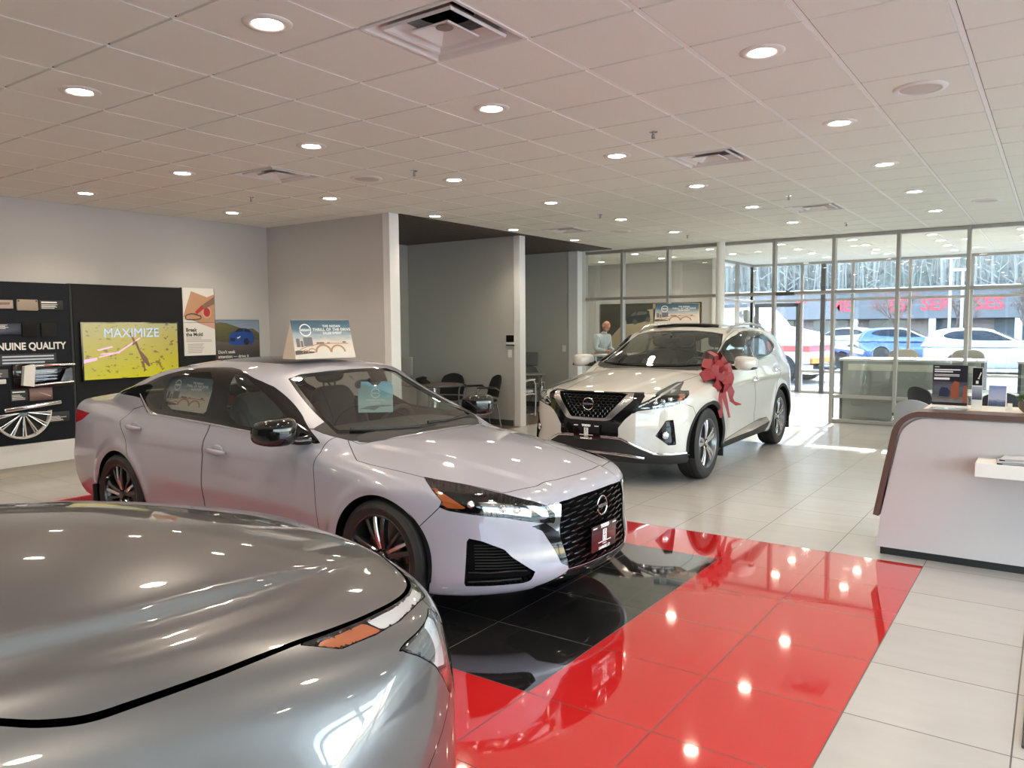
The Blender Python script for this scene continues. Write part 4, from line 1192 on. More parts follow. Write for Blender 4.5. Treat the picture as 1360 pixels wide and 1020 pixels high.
VENTS = [(-4, -3), (-10, 0), (-4, 3), (-4, 9), (-10, 9)]
def ceil_mat():
    m = mat('ceiling_tile', (.78, .77, .75), .85, spec=.2); t = NT(m)
    n = t.noise(t.pos(), 160, 3, .7)
    t.l(t.mix(n, (.80, .815, .745), (.86, .875, .80)), t.b.inputs['Base Color'])
    t.bump(n, .25, .004)
    return m
def build_ceiling():
    M['ceil'] = ceil_mat()
    M['seam'] = mat('ceiling_shade_grey', (.30, .28, .26), .8)
    bm = B()
    def quad(x0, x1, y0, y1, z, mi, flip=True):
        f = bm.faces.new([bm.verts.new(p) for p in ((x0, y0, z), (x0, y1, z), (x1, y1, z), (x1, y0, z))]); f.material_index = mi
    zt = CEIL; zr = CEIL + .012
    gx, gy = .014, .0055
    def tile(i, j):
        x0, y0 = TX0 + i*TS, TY0 + j*TS; x1, y1 = x0+TS, y0+TS
        a0, a1, b0, b1 = x0+gx, x1-gx, y0+gy, y1-gy
        lo = [bm.verts.new(p) for p in ((a0+.004, b0+.004, zt), (a0+.004, b1-.004, zt), (a1-.004, b1-.004, zt), (a1-.004, b0+.004, zt))]
        hi = [bm.verts.new(p) for p in ((a0, b0, zr), (a0, b1, zr), (a1, b1, zr), (a1, b0, zr))]
        bm.faces.new(lo)
        for k in range(4): bm.faces.new((lo[k], hi[k], hi[(k+1) % 4], lo[(k+1) % 4]))
    def dark(x, y): return x < -7.1 and 7.5 < y < 13.4
    for i in range(-16, 13):
        for j in range(-16, 25):
            xc, yc = TX0+(i+.5)*TS, TY0+(j+.5)*TS
            if (i, j) in VENTS or dark(xc, yc): continue
            tile(i, j)
    for i in range(-16, 14):          # runners along Y lie flush; their lit look is painted bright white
        x = TX0 + i*TS
        for (ya, yb) in ((YB, 7.5), (7.5, 13.4), (13.4, YE)):
            if x < -7.2 and ya == 7.5: continue
            quad(x-gx, x+gx, ya, yb, zt+.003, 1)
    for j in range(-16, 25):          # cross seams: shade in the gaps painted as dark strips
        y = TY0 + j*TS
        x0 = -7.1 if 7.5 < y < 13.4 else XL-.3
        quad(x0, XR+.3, y-gy, y+gy, zr, 2)
    o = struct('ceiling', bm, [M['ceil'], M['tee'], M['seam']])
    # roof deck above so no daylight leaks through
    bm = B(); bx(bm, XL-.4, XR+.4, YB-.4, YE+.3, CEIL+.32, CEIL+.42); struct('ceiling_deck', bm, M['void'])
    bm = B()
    for (x0, x1, y0, y1) in ((XL-.4, XL-.2, YB-.4, YE+.3), (XR+.2, XR+.4, YB-.4, YE+.3), (XL-.2, XR+.2, YB-.4, YB-.2), (XL-.2, XR+.2, YE+.08, YE+.3)):
        bx(bm, x0, x1, y0, y1, CEIL-.01, CEIL+.33)
    struct('trim_1', bm, M['alu'])
    # dark slatted wood ceiling of the two bays
    m = mat('dark_wood_slats', (.05, .035, .028), .45); t = NT(m)
    n = t.n('ShaderNodeTexNoise', i_Scale=3., i_Detail=4.); mp = t.n('ShaderNodeMapping'); mp.inputs['Scale'].default_value = (1, 22, 1)
    t.l(t.pos(), mp.inputs[0]); t.l(mp.outputs[0], n.inputs['Vector'])
    t.l(t.mix(n.outputs[0], (.035, .024, .019), (.085, .060, .048)), t.b.inputs['Base Color'])
    M['dark_wood'] = m
    bm = B()
    y = 7.53
    while y < 13.40:
        bx(bm, XL, -7.06, y+.006, min(y+.10, 13.41), CEIL-.012, CEIL+.004); y += .106
    bx(bm, XL, -7.06, 7.5, 13.42, CEIL+.004, CEIL+.02)
    struct('ceiling_bay', bm, m)

def build_walls():
    W = M['wall']
    bm = B(); bx(bm, XL-.2, XL, YB, 7.45, 0, CEIL+.02); struct('wall_left', bm, W)
    bm = B(); bx(bm, XL-.2, XL, 7.45, 17.2, 0, CEIL+.02); struct('wall_left_bays', bm, M['wall_grey'])
    bm = B(); bx(bm, XL, -7.22, 7.38, 7.53, 0, CEIL+.01); struct('wall_partition_near', bm, W)
    bm = B(); bx(bm, XL, -7.27, 10.42, 10.55, 0, CEIL-.012); struct('wall_partition_middle', bm, M['wall_grey'])
    bm = B(); bx(bm, XL, -7.95, 13.28, 13.42, 0, CEIL-.012); struct('wall_partition_far', bm, M['wall_grey'])
    for k, (x0, x1, y0, y1) in enumerate(((-7.22, -7.10, 7.365, 7.545), (-7.27, -7.15, 10.405, 10.565), (-7.95, -7.74, 13.265, 13.45))):
        bm = B(); bx(bm, x0, x1, y0, y1, 0, CEIL-(.012 if k else 0), .004); struct('trim_%d' % (k+2), bm, M['trim_white'])
    bm = B(); bx(bm, XL, -7.8, 13.45, 13.70, 0, CEIL); struct('wall_partition_return', bm, M['wall_grey'])
    # office behind the glass
    bm = B(); bx(bm, XL, -6.25, 16.9, 17.05, 0, CEIL); struct('wall_office_back', bm, W)
    bm = B(); bx(bm, -6.32, -6.18, 16.75, 17.1, 0, CEIL, .004); struct('trim_5', bm, M['trim_white'])
    # right-hand wall beyond the windows
    bm = B(); bx(bm, XR, XR+.2, YP, YE, 0, CEIL+.02); struct('wall_right', bm, W)
    bm = B()
    m = mat('beige_tile_base', (.50, .45, .39), .35)
    bx(bm, XL, XL+.018, YB, 7.38, 0, .105); struct('baseboard_left', bm, m)
    bm = B(); bx(bm, XL, -7.3, 10.402, 10.42, 0, .10); bx(bm, XL, -7.97, 13.262, 13.28, 0, .10); struct('baseboard_bays', bm, M['alu_dark'])
    # wood floor of the bays
    bm = B(); bx(bm, XL, -7.15, 7.53, 10.42, 0, .004); bx(bm, XL, -7.15, 10.55, 13.28, 0, .004)
    m = mat('brown_floor_planks', (.16, .11, .085), .35); struct('floor_bays', bm, m)

def curtain(name, P0, P1, xs, rails, post=.05, depth=.10, m=None, z1=None, skip=None, pane=None, pname=None):
    """glazed wall from P0 to P1: posts at distances xs, rails at heights, one pane per opening"""
    m = m or M['alu']; z1 = z1 or CEIL
    d = Vector((P1[0]-P0[0], P1[1]-P0[1], 0)); L = d.length; d.normalize(); nrm = Vector((-d.y, d.x, 0))
    def bar(bm, a, b, za, zb, dp):
        c = Vector((P0[0], P0[1], 0)) + d*((a+b)/2); c.z = (za+zb)/2
        R = Matrix((d, nrm, Vector((0, 0, 1)))).transposed()
        box(bm, c, (b-a, dp, zb-za), .004, rot=R, seg=1)
    root = bpy.data.objects.new(name, None); COL.objects.link(root); root['kind'] = 'structure'
    for x in xs:
        bm = B(); bar(bm, x-post/2, x+post/2, 0, z1, depth); obj('mullion', bm, m, root)
    for a, b in zip(xs, xs[1:]):
        for z in rails:
            if skip and skip(a, b, z): continue
            bm = B(); bar(bm, a+post/2, b-post/2, max(0, z-post/2), min(z1, z+post/2), depth*.9); obj('rail', bm, m, root)
    for a, b in zip(xs, xs[1:]):
        for z, w in zip(rails, rails[1:]):
            if skip and skip(a, b, (z+w)/2): continue
            bm = B(); bar(bm, a+post/2-.004, b-post/2+.004, z+post/2-.004, w-post/2+.004, .010); obj('pane', bm, pane or M['pane'], root)
    return root

def build_glazing():
    # partition in the middle of the showroom
    xs = [-7.83, -6.99, -6.03, -5.05, -4.06, -3.08, -2.11, -1.14, -.17, .80, 1.77, 2.74, 3.71, 4.75]
    o = curtain('window_1', (-7.83, YP), (4.75, YP), [x+7.83 for x in xs], [.03, .44, 2.18, CEIL-.03], .055, .12,
            skip=lambda a, b, z: (2.70 < a < 4.70 and z < 2.1) or (a < 2.7 and .3 < z < .6))
    # sills of the left part are low: no mid rail there
    bm = B(); lathe(bm, [(.075, 0), (.075, CEIL)], 28, 'Z', (-4.97, YP-.16, 0)); 
    struct('trim_6', bm, M['tee'], 40)
    # outside glazing
    xs = [-6.25, -5.05, -3.91, -2.72, -1.53, -.34, .85, 2.04, 3.23, 4.42, 4.8]
    curtain('window_2', (-6.25, YE), (4.8, YE), [x+6.25 for x in xs], [.03, .52, 2.22, CEIL-.03], .06, .12, skip=lambda a, b, z: a < 1.0 and .3 < z < .8)
    curtain('window_3', (-6.25, 17.1), (-6.25, YE), [0.03, 1.1, YE-17.1-.03], [.03, 2.22, CEIL-.03], .06, .10)
    # the storefront behind the camera and the windows on the right
    n = 14; xs = [i*(XR-XL)/n for i in range(n+1)]
    xs = xs[11:]
    bm = B(); bx(bm, XL-.2, XL+11*(XR-XL)/14, YB-.2, YB, 0, CEIL+.02); struct('wall_back', bm, wall_mat('unseen_wall_darkened', (.07, .07, .073)))  # unseen back wall, dark colour made up to cut reflections on the sedan
    curtain('window_4', (XL, YB), (XR, YB), xs, [.04, 2.2, CEIL-.03], .07, .14)
    n = 14; xs = [i*(YP-YB)/n for i in range(n+1)]
    curtain('window_5', (XR, YB), (XR, YP), xs, [.04, 2.2, CEIL-.03], .07, .14)
    # glass door standing in the front wall: dark frame
    d = bpy.data.objects.new('door_1', None); COL.objects.link(d); d['kind'] = 'structure'
    for nm, a in (('door_stile', (-4.60, -4.50, YE-.10, YE-.02, 0, CEIL-.06)), ('door_stile', (-6.16, -6.06, YE-.10, YE-.03, .02, 2.16)), ('door_head', (-6.06, -5.12, YE-.10, YE-.03, 2.07, 2.16)), ('door_stile', (-5.16, -5.08, YE-.10, YE-.03, .02, 2.16))):
        bm = B(); bx(bm, *a, .004); obj(nm, bm, M['alu_dark'], d)
    # closer on the transom of the doorway
    t = thing('door_closer', 'grey door closer fixed under the transom bar of the glass partition doorway', 'door closer', (-3.85, YP-.07, 2.17))
    bm = B(); bx(bm, -.15, .15, -.04, .012, -.03, .03, .008); obj('closer_body', bm, M['alu_dark'], t, 40)
    bm = B(); tube(bm, [(.02, -.02, .035), (.10, -.09, .045), (.02, -.16, .05)], .008, 6); obj('closer_arm', bm, M['alu_dark'], t)

# ---------------------------------------------------------------- ceiling fixtures
ORD = ('leftmost', 'second from the left', 'third from the left', 'fourth from the left', 'fifth from the left', 'sixth from the left')
def build_fixtures():
    lens = mat('downlight_lens', (1, 1, 1), .4, emis=(1., .86, .66), estr=40.)
    ring = mat('downlight_ring', (.80, .78, .75), .35)
    t0 = None
    names = {-10: 'second row behind the camera', -7: 'first row behind the camera', -4: 'row nearest the camera', -1: 'second row from the camera', 2: 'third row from the camera', 5: 'fourth row from the camera', 8: 'fifth row from the camera', 11: 'row just before the glass partition'}
    cols = {-14: 'beside the display wall', -11: 'along the bay edge line', -8: 'line over the sedan rear', -5: 'line between the front cars', -2: 'line left of the desk', 1: 'line over the desk', 4: 'line right of the desk', 7: 'line by the right windows'}
    def light(x, y, lab, grp='recessed downlights in the showroom ceiling'):
        nonlocal t0
        if t0 is None:
            t0 = thing('downlight', lab, 'ceiling light', (x, y, CEIL), 0, grp)
            bm = B(); lathe(bm, [(.070, -.003), (.074, -.007), (.088, -.010), (.112, -.008), (.120, -.002), (.121, .004)], 36); obj('trim_ring', bm, ring, t0, 40)
            bm = B(); lathe(bm, [(.0005, -.0055), (.05, -.005), (.073, -.003)], 32); obj('lens', bm, lens, t0, 40)
        else:
            r = dup(t0, (x, y, CEIL), 0, lab); r['group'] = grp
        ld = L0.get('spot')
        o = bpy.data.objects.new('downlight_lamp', ld); COL.objects.link(o); o.location = (x, y, CEIL-.03)
    ld = bpy.data.lights.new('downlight_lamp', 'SPOT'); ld.energy = 36.; ld.color = (1., .84, .64); ld.spot_size = math.radians(125); ld.spot_blend = .7; ld.shadow_soft_size = .07
    L0 = {'spot': ld}
    for i in (-14, -11, -8, -5, -2, 1, 4, 7):
        for j in (-10, -7, -4, -1, 2, 5, 8, 11):
            x, y = TX0+(i+.5)*TS, TY0+(j+.5)*TS
            if x < -7.1 and 7.5 < y < 13.4: continue
            light(x, y, 'recessed ceiling downlight, %s, %s' % (names[j], cols[i]))
    for a, x in enumerate((-4.23, -3.0, -1.76, -.5, .8, 2.0)):
        for b, y in enumerate((14.7, 15.82, 16.9, 18.1)):
            light(x, y, 'front room downlight, %s in the %s row behind the glass' % (ORD[a], ('first', 'second', 'third', 'fourth')[b]), 'downlights in the glazed front room')
    for a, x in enumerate((-8.7, -7.2, -5.6)):
        for b, y in enumerate((14.7, 16.0)):
            light(x, y, 'office downlight above the bald man, %s in the %s row' % (ORD[a], ('near', 'far')[b]), 'downlights in the office')
    # square air diffusers
    vm = mat('diffuser_white', (.74, .72, .69), .45); dk = M['void']
    where = ('square ceiling air vent nearest the camera with open black duct', 'square ceiling air vent above the display wall side of the showroom', 'square ceiling air vent above the white crossover side, second straight back from the nearest one', 'square ceiling air vent before the glass partition, farthest in its line', 'small-looking square ceiling air vent beside the dark wood bay ceiling')
    v0 = None
    for (i, j), lab in zip(VENTS, where):
        x, y = TX0+(i+.5)*TS, TY0+(j+.5)*TS
        if v0: 
            r = dup(v0, (x, y, CEIL), 0, lab); continue
        v0 = thing('air_vent', lab, 'vent', (x, y, CEIL), 0, 'square air vents in the ceiling')
        s2 = math.sqrt(2); a0 = PI/4
        def sq(bm, prof): lathe(bm, [(r*s2, h) for r, h in prof], 4, 'Z', (0, 0, 0), a0, a0+2*PI)
        bm = B(); sq(bm, [(.305, .004), (.303, -.004), (.285, -.004), (.275, .004), (.225, .055), (.215, .10), (.215, .16)]); obj('outer_frame', bm, vm, v0)
        bm = B(); sq(bm, [(.225, .012), (.220, -.002), (.205, .004), (.165, .050), (.168, .056), (.215, .014)]); obj('vent_ring', bm, vm, v0)
        bm = B(); sq(bm, [(.195, .030), (.19, .020), (.145, .046), (.148, .052)]); obj('vent_ring', bm, vm, v0)
        bm = B(); sq(bm, [(.125, .000), (.120, -.006), (.045, .030), (.001, .033)]); 
        sq(bm, [(.125, .001), (.115, .008), (.045, .038), (.001, .040)]); obj('centre_plate', bm, vm, v0)
        bm = B(); lathe(bm, [(.045, .027), (.04, .025), (.001, .024)], 20); obj('plate_cap', bm, M['seam'], v0)
        bm = B(); sq(bm, [(.215, .158), (.001, .160)]); obj('plenum', bm, vm, v0)
        bm = B(); lathe(bm, [(.15, .10), (.15, .157), (.001, .157)], 28); obj('duct', bm, dk, v0, 40)
    # ceiling loudspeakers and sprinklers
    sp = None
    for (x, y), lab in zip(((-.76, 5.57), (-5.67, 5.57), (-.76, 11.06), (-5.67, 11.06)), ('round white ceiling loudspeaker above the reception desk', 'round white ceiling loudspeaker above the lavender sedan', 'round white ceiling loudspeaker just before the glass partition', 'round white ceiling loudspeaker near the dark wood bays')):
        if sp: dup(sp, (x, y, CEIL), 0, lab); continue
        sp = thing('ceiling_speaker', lab, 'speaker', (x, y, CEIL), 0, 'ceiling loudspeakers')
        bm = B(); lathe(bm, [(.118, -.004), (.125, -.012), (.15, -.010), (.158, -.003), (.158, .004)], 36); obj('speaker_ring', bm, ring, sp, 40)
        bm = B(); lathe(bm, [(.001, -.013), (.08, -.011), (.12, -.006)], 32); obj('speaker_grille', bm, mat('speaker_mesh', (.62, .59, .54), .7), sp, 40)
    sk = None
    for (x, y), lab in zip(((-5.03, 5.57), (-7.50, 5.57), (-2.58, 5.57), (-2.58, 9.22), (-5.03, 9.22), (-2.58, 12.2), (-5.03, 12.2)), ('fire sprinkler above the sedan roof sign', 'fire sprinkler nearest the display wall', 'fire sprinkler above the front of the white crossover side', 'fire sprinkler over the walkway in the second row', 'fire sprinkler over the white crossover in the second row', 'fire sprinkler by the partition over the walkway', 'fire sprinkler by the partition next to the round column')):
        if sk: dup(sk, (x, y, CEIL), 0, lab); continue
        sk = thing('fire_sprinkler', lab, 'sprinkler', (x, y, CEIL), 0, 'fire sprinklers')
        bm = B(); lathe(bm, [(.034, -.0005), (.034, -.006), (.014, -.012), (.001, -.012)], 20); obj('escutcheon', bm, M['chrome'], sk, 40)
        bm = B(); lathe(bm, [(.008, -.010), (.008, -.028), (.005, -.045), (.001, -.046)], 10)
        tube(bm, [(-.010, 0, -.020), (-.013, 0, -.040), (0, 0, -.052)], .003, 5); tube(bm, [(.010, 0, -.020), (.013, 0, -.040), (0, 0, -.052)], .003, 5)
        lathe(bm, [(.001, -.052), (.016, -.050), (.017, -.053), (.001, -.055)], 12); obj('sprinkler_head', bm, M['disc'], sk, 40)

def build_sky():
    w = bpy.data.worlds.new('sky'); SC.world = w; w.use_nodes = True
    nt = w.node_tree; bg = nt.nodes['Background']
    sky = nt.nodes.new('ShaderNodeTexSky'); sky.sky_type = 'NISHITA'; sky.sun_disc = False
    sky.sun_elevation = math.radians(24); sky.sun_rotation = math.radians(10); sky.air_density = 1.; sky.dust_density = 1.5; sky.ozone_density = 1.
    tc = nt.nodes.new('ShaderNodeTexCoord'); mp = nt.nodes.new('ShaderNodeMapping'); mp.inputs['Scale'].default_value = (1, 1, 2.6)
    no = nt.nodes.new('ShaderNodeTexNoise'); no.inputs['Scale'].default_value = 2.2; no.inputs['Detail'].default_value = 7; no.inputs['Roughness'].default_value = .6
    nt.links.new(tc.outputs['Generated'], mp.inputs[0]); nt.links.new(mp.outputs[0], no.inputs['Vector'])
    rp = nt.nodes.new('ShaderNodeValToRGB'); rp.color_ramp.elements[0].position = .50; rp.color_ramp.elements[1].position = .68
    nt.links.new(no.outputs[0], rp.inputs[0])
    mx = nt.nodes.new('ShaderNodeMix'); mx.data_type = 'RGBA'
    mul = nt.nodes.new('ShaderNodeVectorMath'); mul.operation = 'SCALE'; mul.inputs['Scale'].default_value = SKY_GAIN
    nt.links.new(sky.outputs[0], mul.inputs[0])
    nt.links.new(rp.outputs[0], mx.inputs[0]); nt.links.new(mul.outputs[0], mx.inputs[6]); mx.inputs[7].default_value = (.54, .60, .68, 1)
    nt.links.new(mx.outputs[2], bg.inputs[0]); bg.inputs[1].default_value = SKY_STR
    # daylight portals in the glazed walls
    for nm, loc, rot, sx, sy in (('portal_back', (XR-1.55, YB-.12, CEIL/2), (PI/2, 0, 0), 3.1, CEIL), ('portal_front', (-.72, YE+.12, CEIL/2), (-PI/2, 0, 0), 11., CEIL), ('portal_right', (XR+.12, (YP+YB)/2, CEIL/2), (0, PI/2, 0), CEIL, YP-YB)):
        l = bpy.data.lights.new(nm, 'AREA'); l.shape = 'RECTANGLE'; l.size = sx; l.size_y = sy; l.cycles.is_portal = True
        o = bpy.data.objects.new(nm, l); COL.objects.link(o); o.location = loc; o.rotation_euler = rot
    s = bpy.data.lights.new('sun', 'SUN'); s.energy = SUN_E; s.angle = math.radians(.6); s.color = (1., .93, .80)
    o = bpy.data.objects.new('sun', s); COL.objects.link(o)
    v = Vector((.10, -1, -.3435)); o.rotation_euler = v.to_track_quat('-Z', 'Y').to_euler()
SKY_GAIN, SKY_STR, SUN_E = .17, 13., 13.
# ---------------------------------------------------------------- prints and signs
def flat(name, polys, fn, m, parent, d=0., th=.0):
    bm = B()
    for P in polys:
        vs = [bm.verts.new(fn(u, v, d)) for u, v in P]
        bm.faces.new(vs)
    return obj(name, bm, m, parent)
def rect(u0, v0, u1, v1): return [(u0, v0), (u1, v0), (u1, v1), (u0, v1)]
def lines(u0, v0, u1, v1, n, seed=1):
    r = random.Random(seed); out = []
    h = (v1-v0)/n
    for k in range(n): out.append(rect(u0, v0+h*k+h*.25, u0+(u1-u0)*(.55+.45*r.random()), v0+h*k+h*.70))
    return out
def ring_poly(c, r0, r1, n=28, sx=1.):
    out = []
    for k in range(n):
        a, b = 2*PI*k/n, 2*PI*(k+1)/n
        if abs(math.sin((a+b)/2)) < .22: continue
        out.append([(c[0]+sx*r0*math.cos(a), c[1]+r0*math.sin(a)), (c[0]+sx*r1*math.cos(a), c[1]+r1*math.sin(a)), (c[0]+sx*r1*math.cos(b), c[1]+r1*math.sin(b)), (c[0]+sx*r0*math.cos(b), c[1]+r0*math.sin(b))])
    return out
def grad_mat(name, stops, nscale=3., namt=.25, axis=2, rough=.5, stretch=(1, 1, 3)):
    m = mat(name, (.5, .5, .5), rough); t = NT(m)
    g = t.pos('Generated'); s = t.sep(g)
    mp = t.n('ShaderNodeMapping'); mp.inputs['Scale'].default_value = stretch; t.l(g, mp.inputs[0])
    n = t.noise(mp.outputs[0], nscale, 5, .6)
    v = t.math('ADD', s[axis], t.math('MULTIPLY', t.math('SUBTRACT', n, .5), namt))
    t.l(t.ramp(v, stops), t.b.inputs['Base Color'])
    return m
PM = {}
def print_mats():
    PM['event'] = grad_mat('event_print_sky', [(0, (.62, .58, .54)), (.18, (.70, .62, .55)), (.42, (.66, .56, .48)), (.58, (.36, .40, .43)), (.78, (.075, .15, .21)), (1, (.03, .075, .12))], 4, .35)
    PM['event_teal'] = grad_mat('event_print_teal', [(0, (.36, .46, .45)), (.35, (.40, .50, .48)), (.6, (.22, .35, .38)), (1, (.13, .25, .31))], 4, .3)
    PM['bridge'] = mat('print_bridge_orange', (.42, .22, .12), .5)
    PM['bridge_dk'] = mat('print_dark_brown', (.10, .07, .06), .5)
    PM['city'] = mat('print_city_grey', (.16, .16, .18), .5)
    PM['cream'] = mat('cream_card', (.74, .62, .50), .6)
    PM['ink'] = mat('black_ink', (.02, .02, .022), .5)
    PM['charcoal'] = mat('charcoal_panel', (.015, .015, .017), .6, spec=.2)
    PM['paper'] = mat('white_paper', (.78, .76, .73), .55)
def event_print(parent, fn, w, h, sky='event', text=True):
    """city bridge picture with the sales-event lettering"""
    flat('print_face', [rect(0, 0, w, h)], fn, PM[sky], parent, .001)
    r = random.Random(3)
    B_ = [rect(.04*w, .30*h, .10*w, .52*h), rect(.11*w, .30*h, .15*w, .46*h), rect(.16*w, .32*h, .31*w, .55*h), rect(.37*w, .36*h, .50*w, .42*h), rect(.55*w, .38*h, .60*w, .41*h), rect(.82*w, .39*h, .88*w, .43*h)]
    flat('print_skyline', B_, fn, PM['city'], parent, .0018)
    top = [(.08, .22), (.2, .30), (.4, .355), (.62, .37), (.92, .36)]
    P = []
    for (a, b), (c, d) in zip(top, top[1:]): P.append([(a*w, b*h), (c*w, d*h), (c*w, (d+.022)*h), (a*w, (b+.022)*h)])
    for c, r0 in ((.17, .05), (.28, .07), (.47, .13), (.72, .12)):
        for k in range(10):
            a, b = PI*k/10, PI*(k+1)/10
            q = lambda ang, rr: ((c + rr*math.cos(ang))*w, (.15 + rr*1.5*math.sin(ang))*h)
            P.append([q(a, r0*.86), q(a, r0*1.1), q(b, r0*1.1), q(b, r0*.86)])
    flat('print_bridge', P, fn, PM['bridge'], parent, .0022)
    flat('print_shore', [[(0, .10*h), (.3*w, .14*h), (.34*w, .17*h), (.05*w, .22*h), (0, .2*h)]], fn, PM['bridge_dk'], parent, .002)
    c = (.22*w, .735*h); R = .155*h
    bm = B()
    for P in ring_poly(c, R*.88, R*1.05): bm.faces.new([bm.verts.new(fn(u, v, .003)) for u, v in P])
    text_bm(bm, 'NISSAN', R*.50, lambda u, v: fn(c[0]+u*1.2, c[1]+v, .003), bold=.0008)
    obj('print_logo', bm, M['white'], parent)
    if text:
        bm = B()
        for s, v, k in (('THE NISSAN', .835, .085), ('THRILL OF THE DRIVE', .745, .10), ('SALES EVENT', .65, .085)):
            text_bm(bm, s, h*k, lambda u, q: fn(.67*w+u*1.0, v*h+q, .003), bold=.0006, space=1.12)
        obj('print_lettering', bm, M['white'], parent)

def frame_fn(o, du, dv=None):
    """(u,v,d) -> local point: o + u*du + v*dv + d*normal, normal to the viewer's side"""
    o = Vector(o); du = Vector(du).normalized(); dv = Vector(dv or (0, 0, 1)).normalized(); n = du.cross(dv).normalized()
    return lambda u, v, d=0.: o + du*u + dv*v + n*d

def tent_sign(name, label, base, ang, w, h, dep, cat='sign'):
    """folded card standing like a tent; base = front left bottom corner, ang = direction of its width"""
    t = thing(name, label, cat, base, ang)
    bm = B()
    lean = dep*.42
    A = [(0, 0, 0), (w, 0, 0), (w*.97, lean, h), (w*.03, lean, h)]; Bk = [(0, dep, 0), (w, dep, 0), (w*.97, lean+.004, h), (w*.03, lean+.004, h)]
    a = [bm.verts.new(p) for p in A]; b = [bm.verts.new(p) for p in Bk]
    bm.faces.new(a); bm.faces.new(b[::-1])
    for i in range(4): bm.faces.new((a[i], b[i], b[(i+1) % 4], a[(i+1) % 4]))
    obj('card', bm, PM['cream'], t)
    dv = Vector((0, lean, h))
    event_print(t, frame_fn((w*.012, 0, .002), (1, 0, 0), dv), w*.976, dv.length*.985)
    return t

def build_signs(Fs, Fc):
    print_mats()
    tent_sign('roof_sign', 'tent shaped sales event sign standing on the roof of the lavender sedan', (-4.475, 3.66, 1.4205), math.atan2(.98, .20), .50, .285, .20)
    tent_sign('roof_sign', 'tent shaped sales event sign standing on the roof of the white crossover', (-4.43, 9.62, 1.668), .30, .58, .27, .24)
    # hanging tag at the sedan's mirror
    t = thing('mirror_hang_tag', 'pale teal hang tag hooked on the inside mirror of the lavender sedan', 'hang tag', (-4.13, 3.93, 1.03), math.radians(40))
    w, h = .25, .225
    bm = B(); prism(bm, [(0, 0), (w, 0), (w, h*.85), (w*.93, h), (w*.68, h), (w*.60, h*.90), (w*.50, h*.86), (w*.40, h*.90), (w*.30, h), (w*.07, h), (0, h*.85)], 0, .002, lambda u, v, d: (u, d, v))
    obj('tag_card', bm, PM['event_teal'], t)
    fn = frame_fn((0, 0, 0), (1, 0, 0))
    c = (.5*w, .62*h)
    bm = B()
    for P in ring_poly(c, .030, .034): bm.faces.new([bm.verts.new(fn(u, v, .001)) for u, v in P])
    text_bm(bm, 'NISSAN', .016, lambda u, v: fn(c[0]+u, c[1]+v, .001))
    text_bm(bm, 'THRILL OF THE DRIVE', .014, lambda u, v: fn(.5*w+u, .40*h+v, .001)); text_bm(bm, 'SALES EVENT', .012, lambda u, v: fn(.5*w+u, .31*h+v, .001))
    obj('tag_lettering', bm, M['white'], t)
    flat('tag_picture', [[(.03*w, .12*h), (.3*w, .20*h), (.6*w, .24*h), (.95*w, .24*h), (.95*w, .20*h), (.6*w, .17*h), (.45*w, .06*h), (.3*w, .10*h)]], fn, PM['city'], t, .001)
    # placard inside the sedan's rear side window
    t = thing('window_placard', 'sales event placard leaning inside the rear side window of the lavender sedan', 'sign', (-3.11, 4.01, 0), math.radians(-.8))
    q = [surf_pt(Fs, x, z, -1) + Vector((0, .022, -.004)) for x, z in ((-2.40, 1.055), (-1.83, 1.045), (-2.28, 1.285))]
    du = (q[1]-q[0]); dv = (q[2]-q[0]); w = du.length
    dv = dv - du*(dv.dot(du)/du.dot(du)); 
    fn0 = frame_fn(q[0], du, dv); h = .255
    bm = B(); prism(bm, rect(0, 0, w, h), -.003, 0, lambda u, v, d: fn0(u, v, d)); obj('placard_card', bm, PM['paper'], t)
    event_print(t, fn0, w, h)

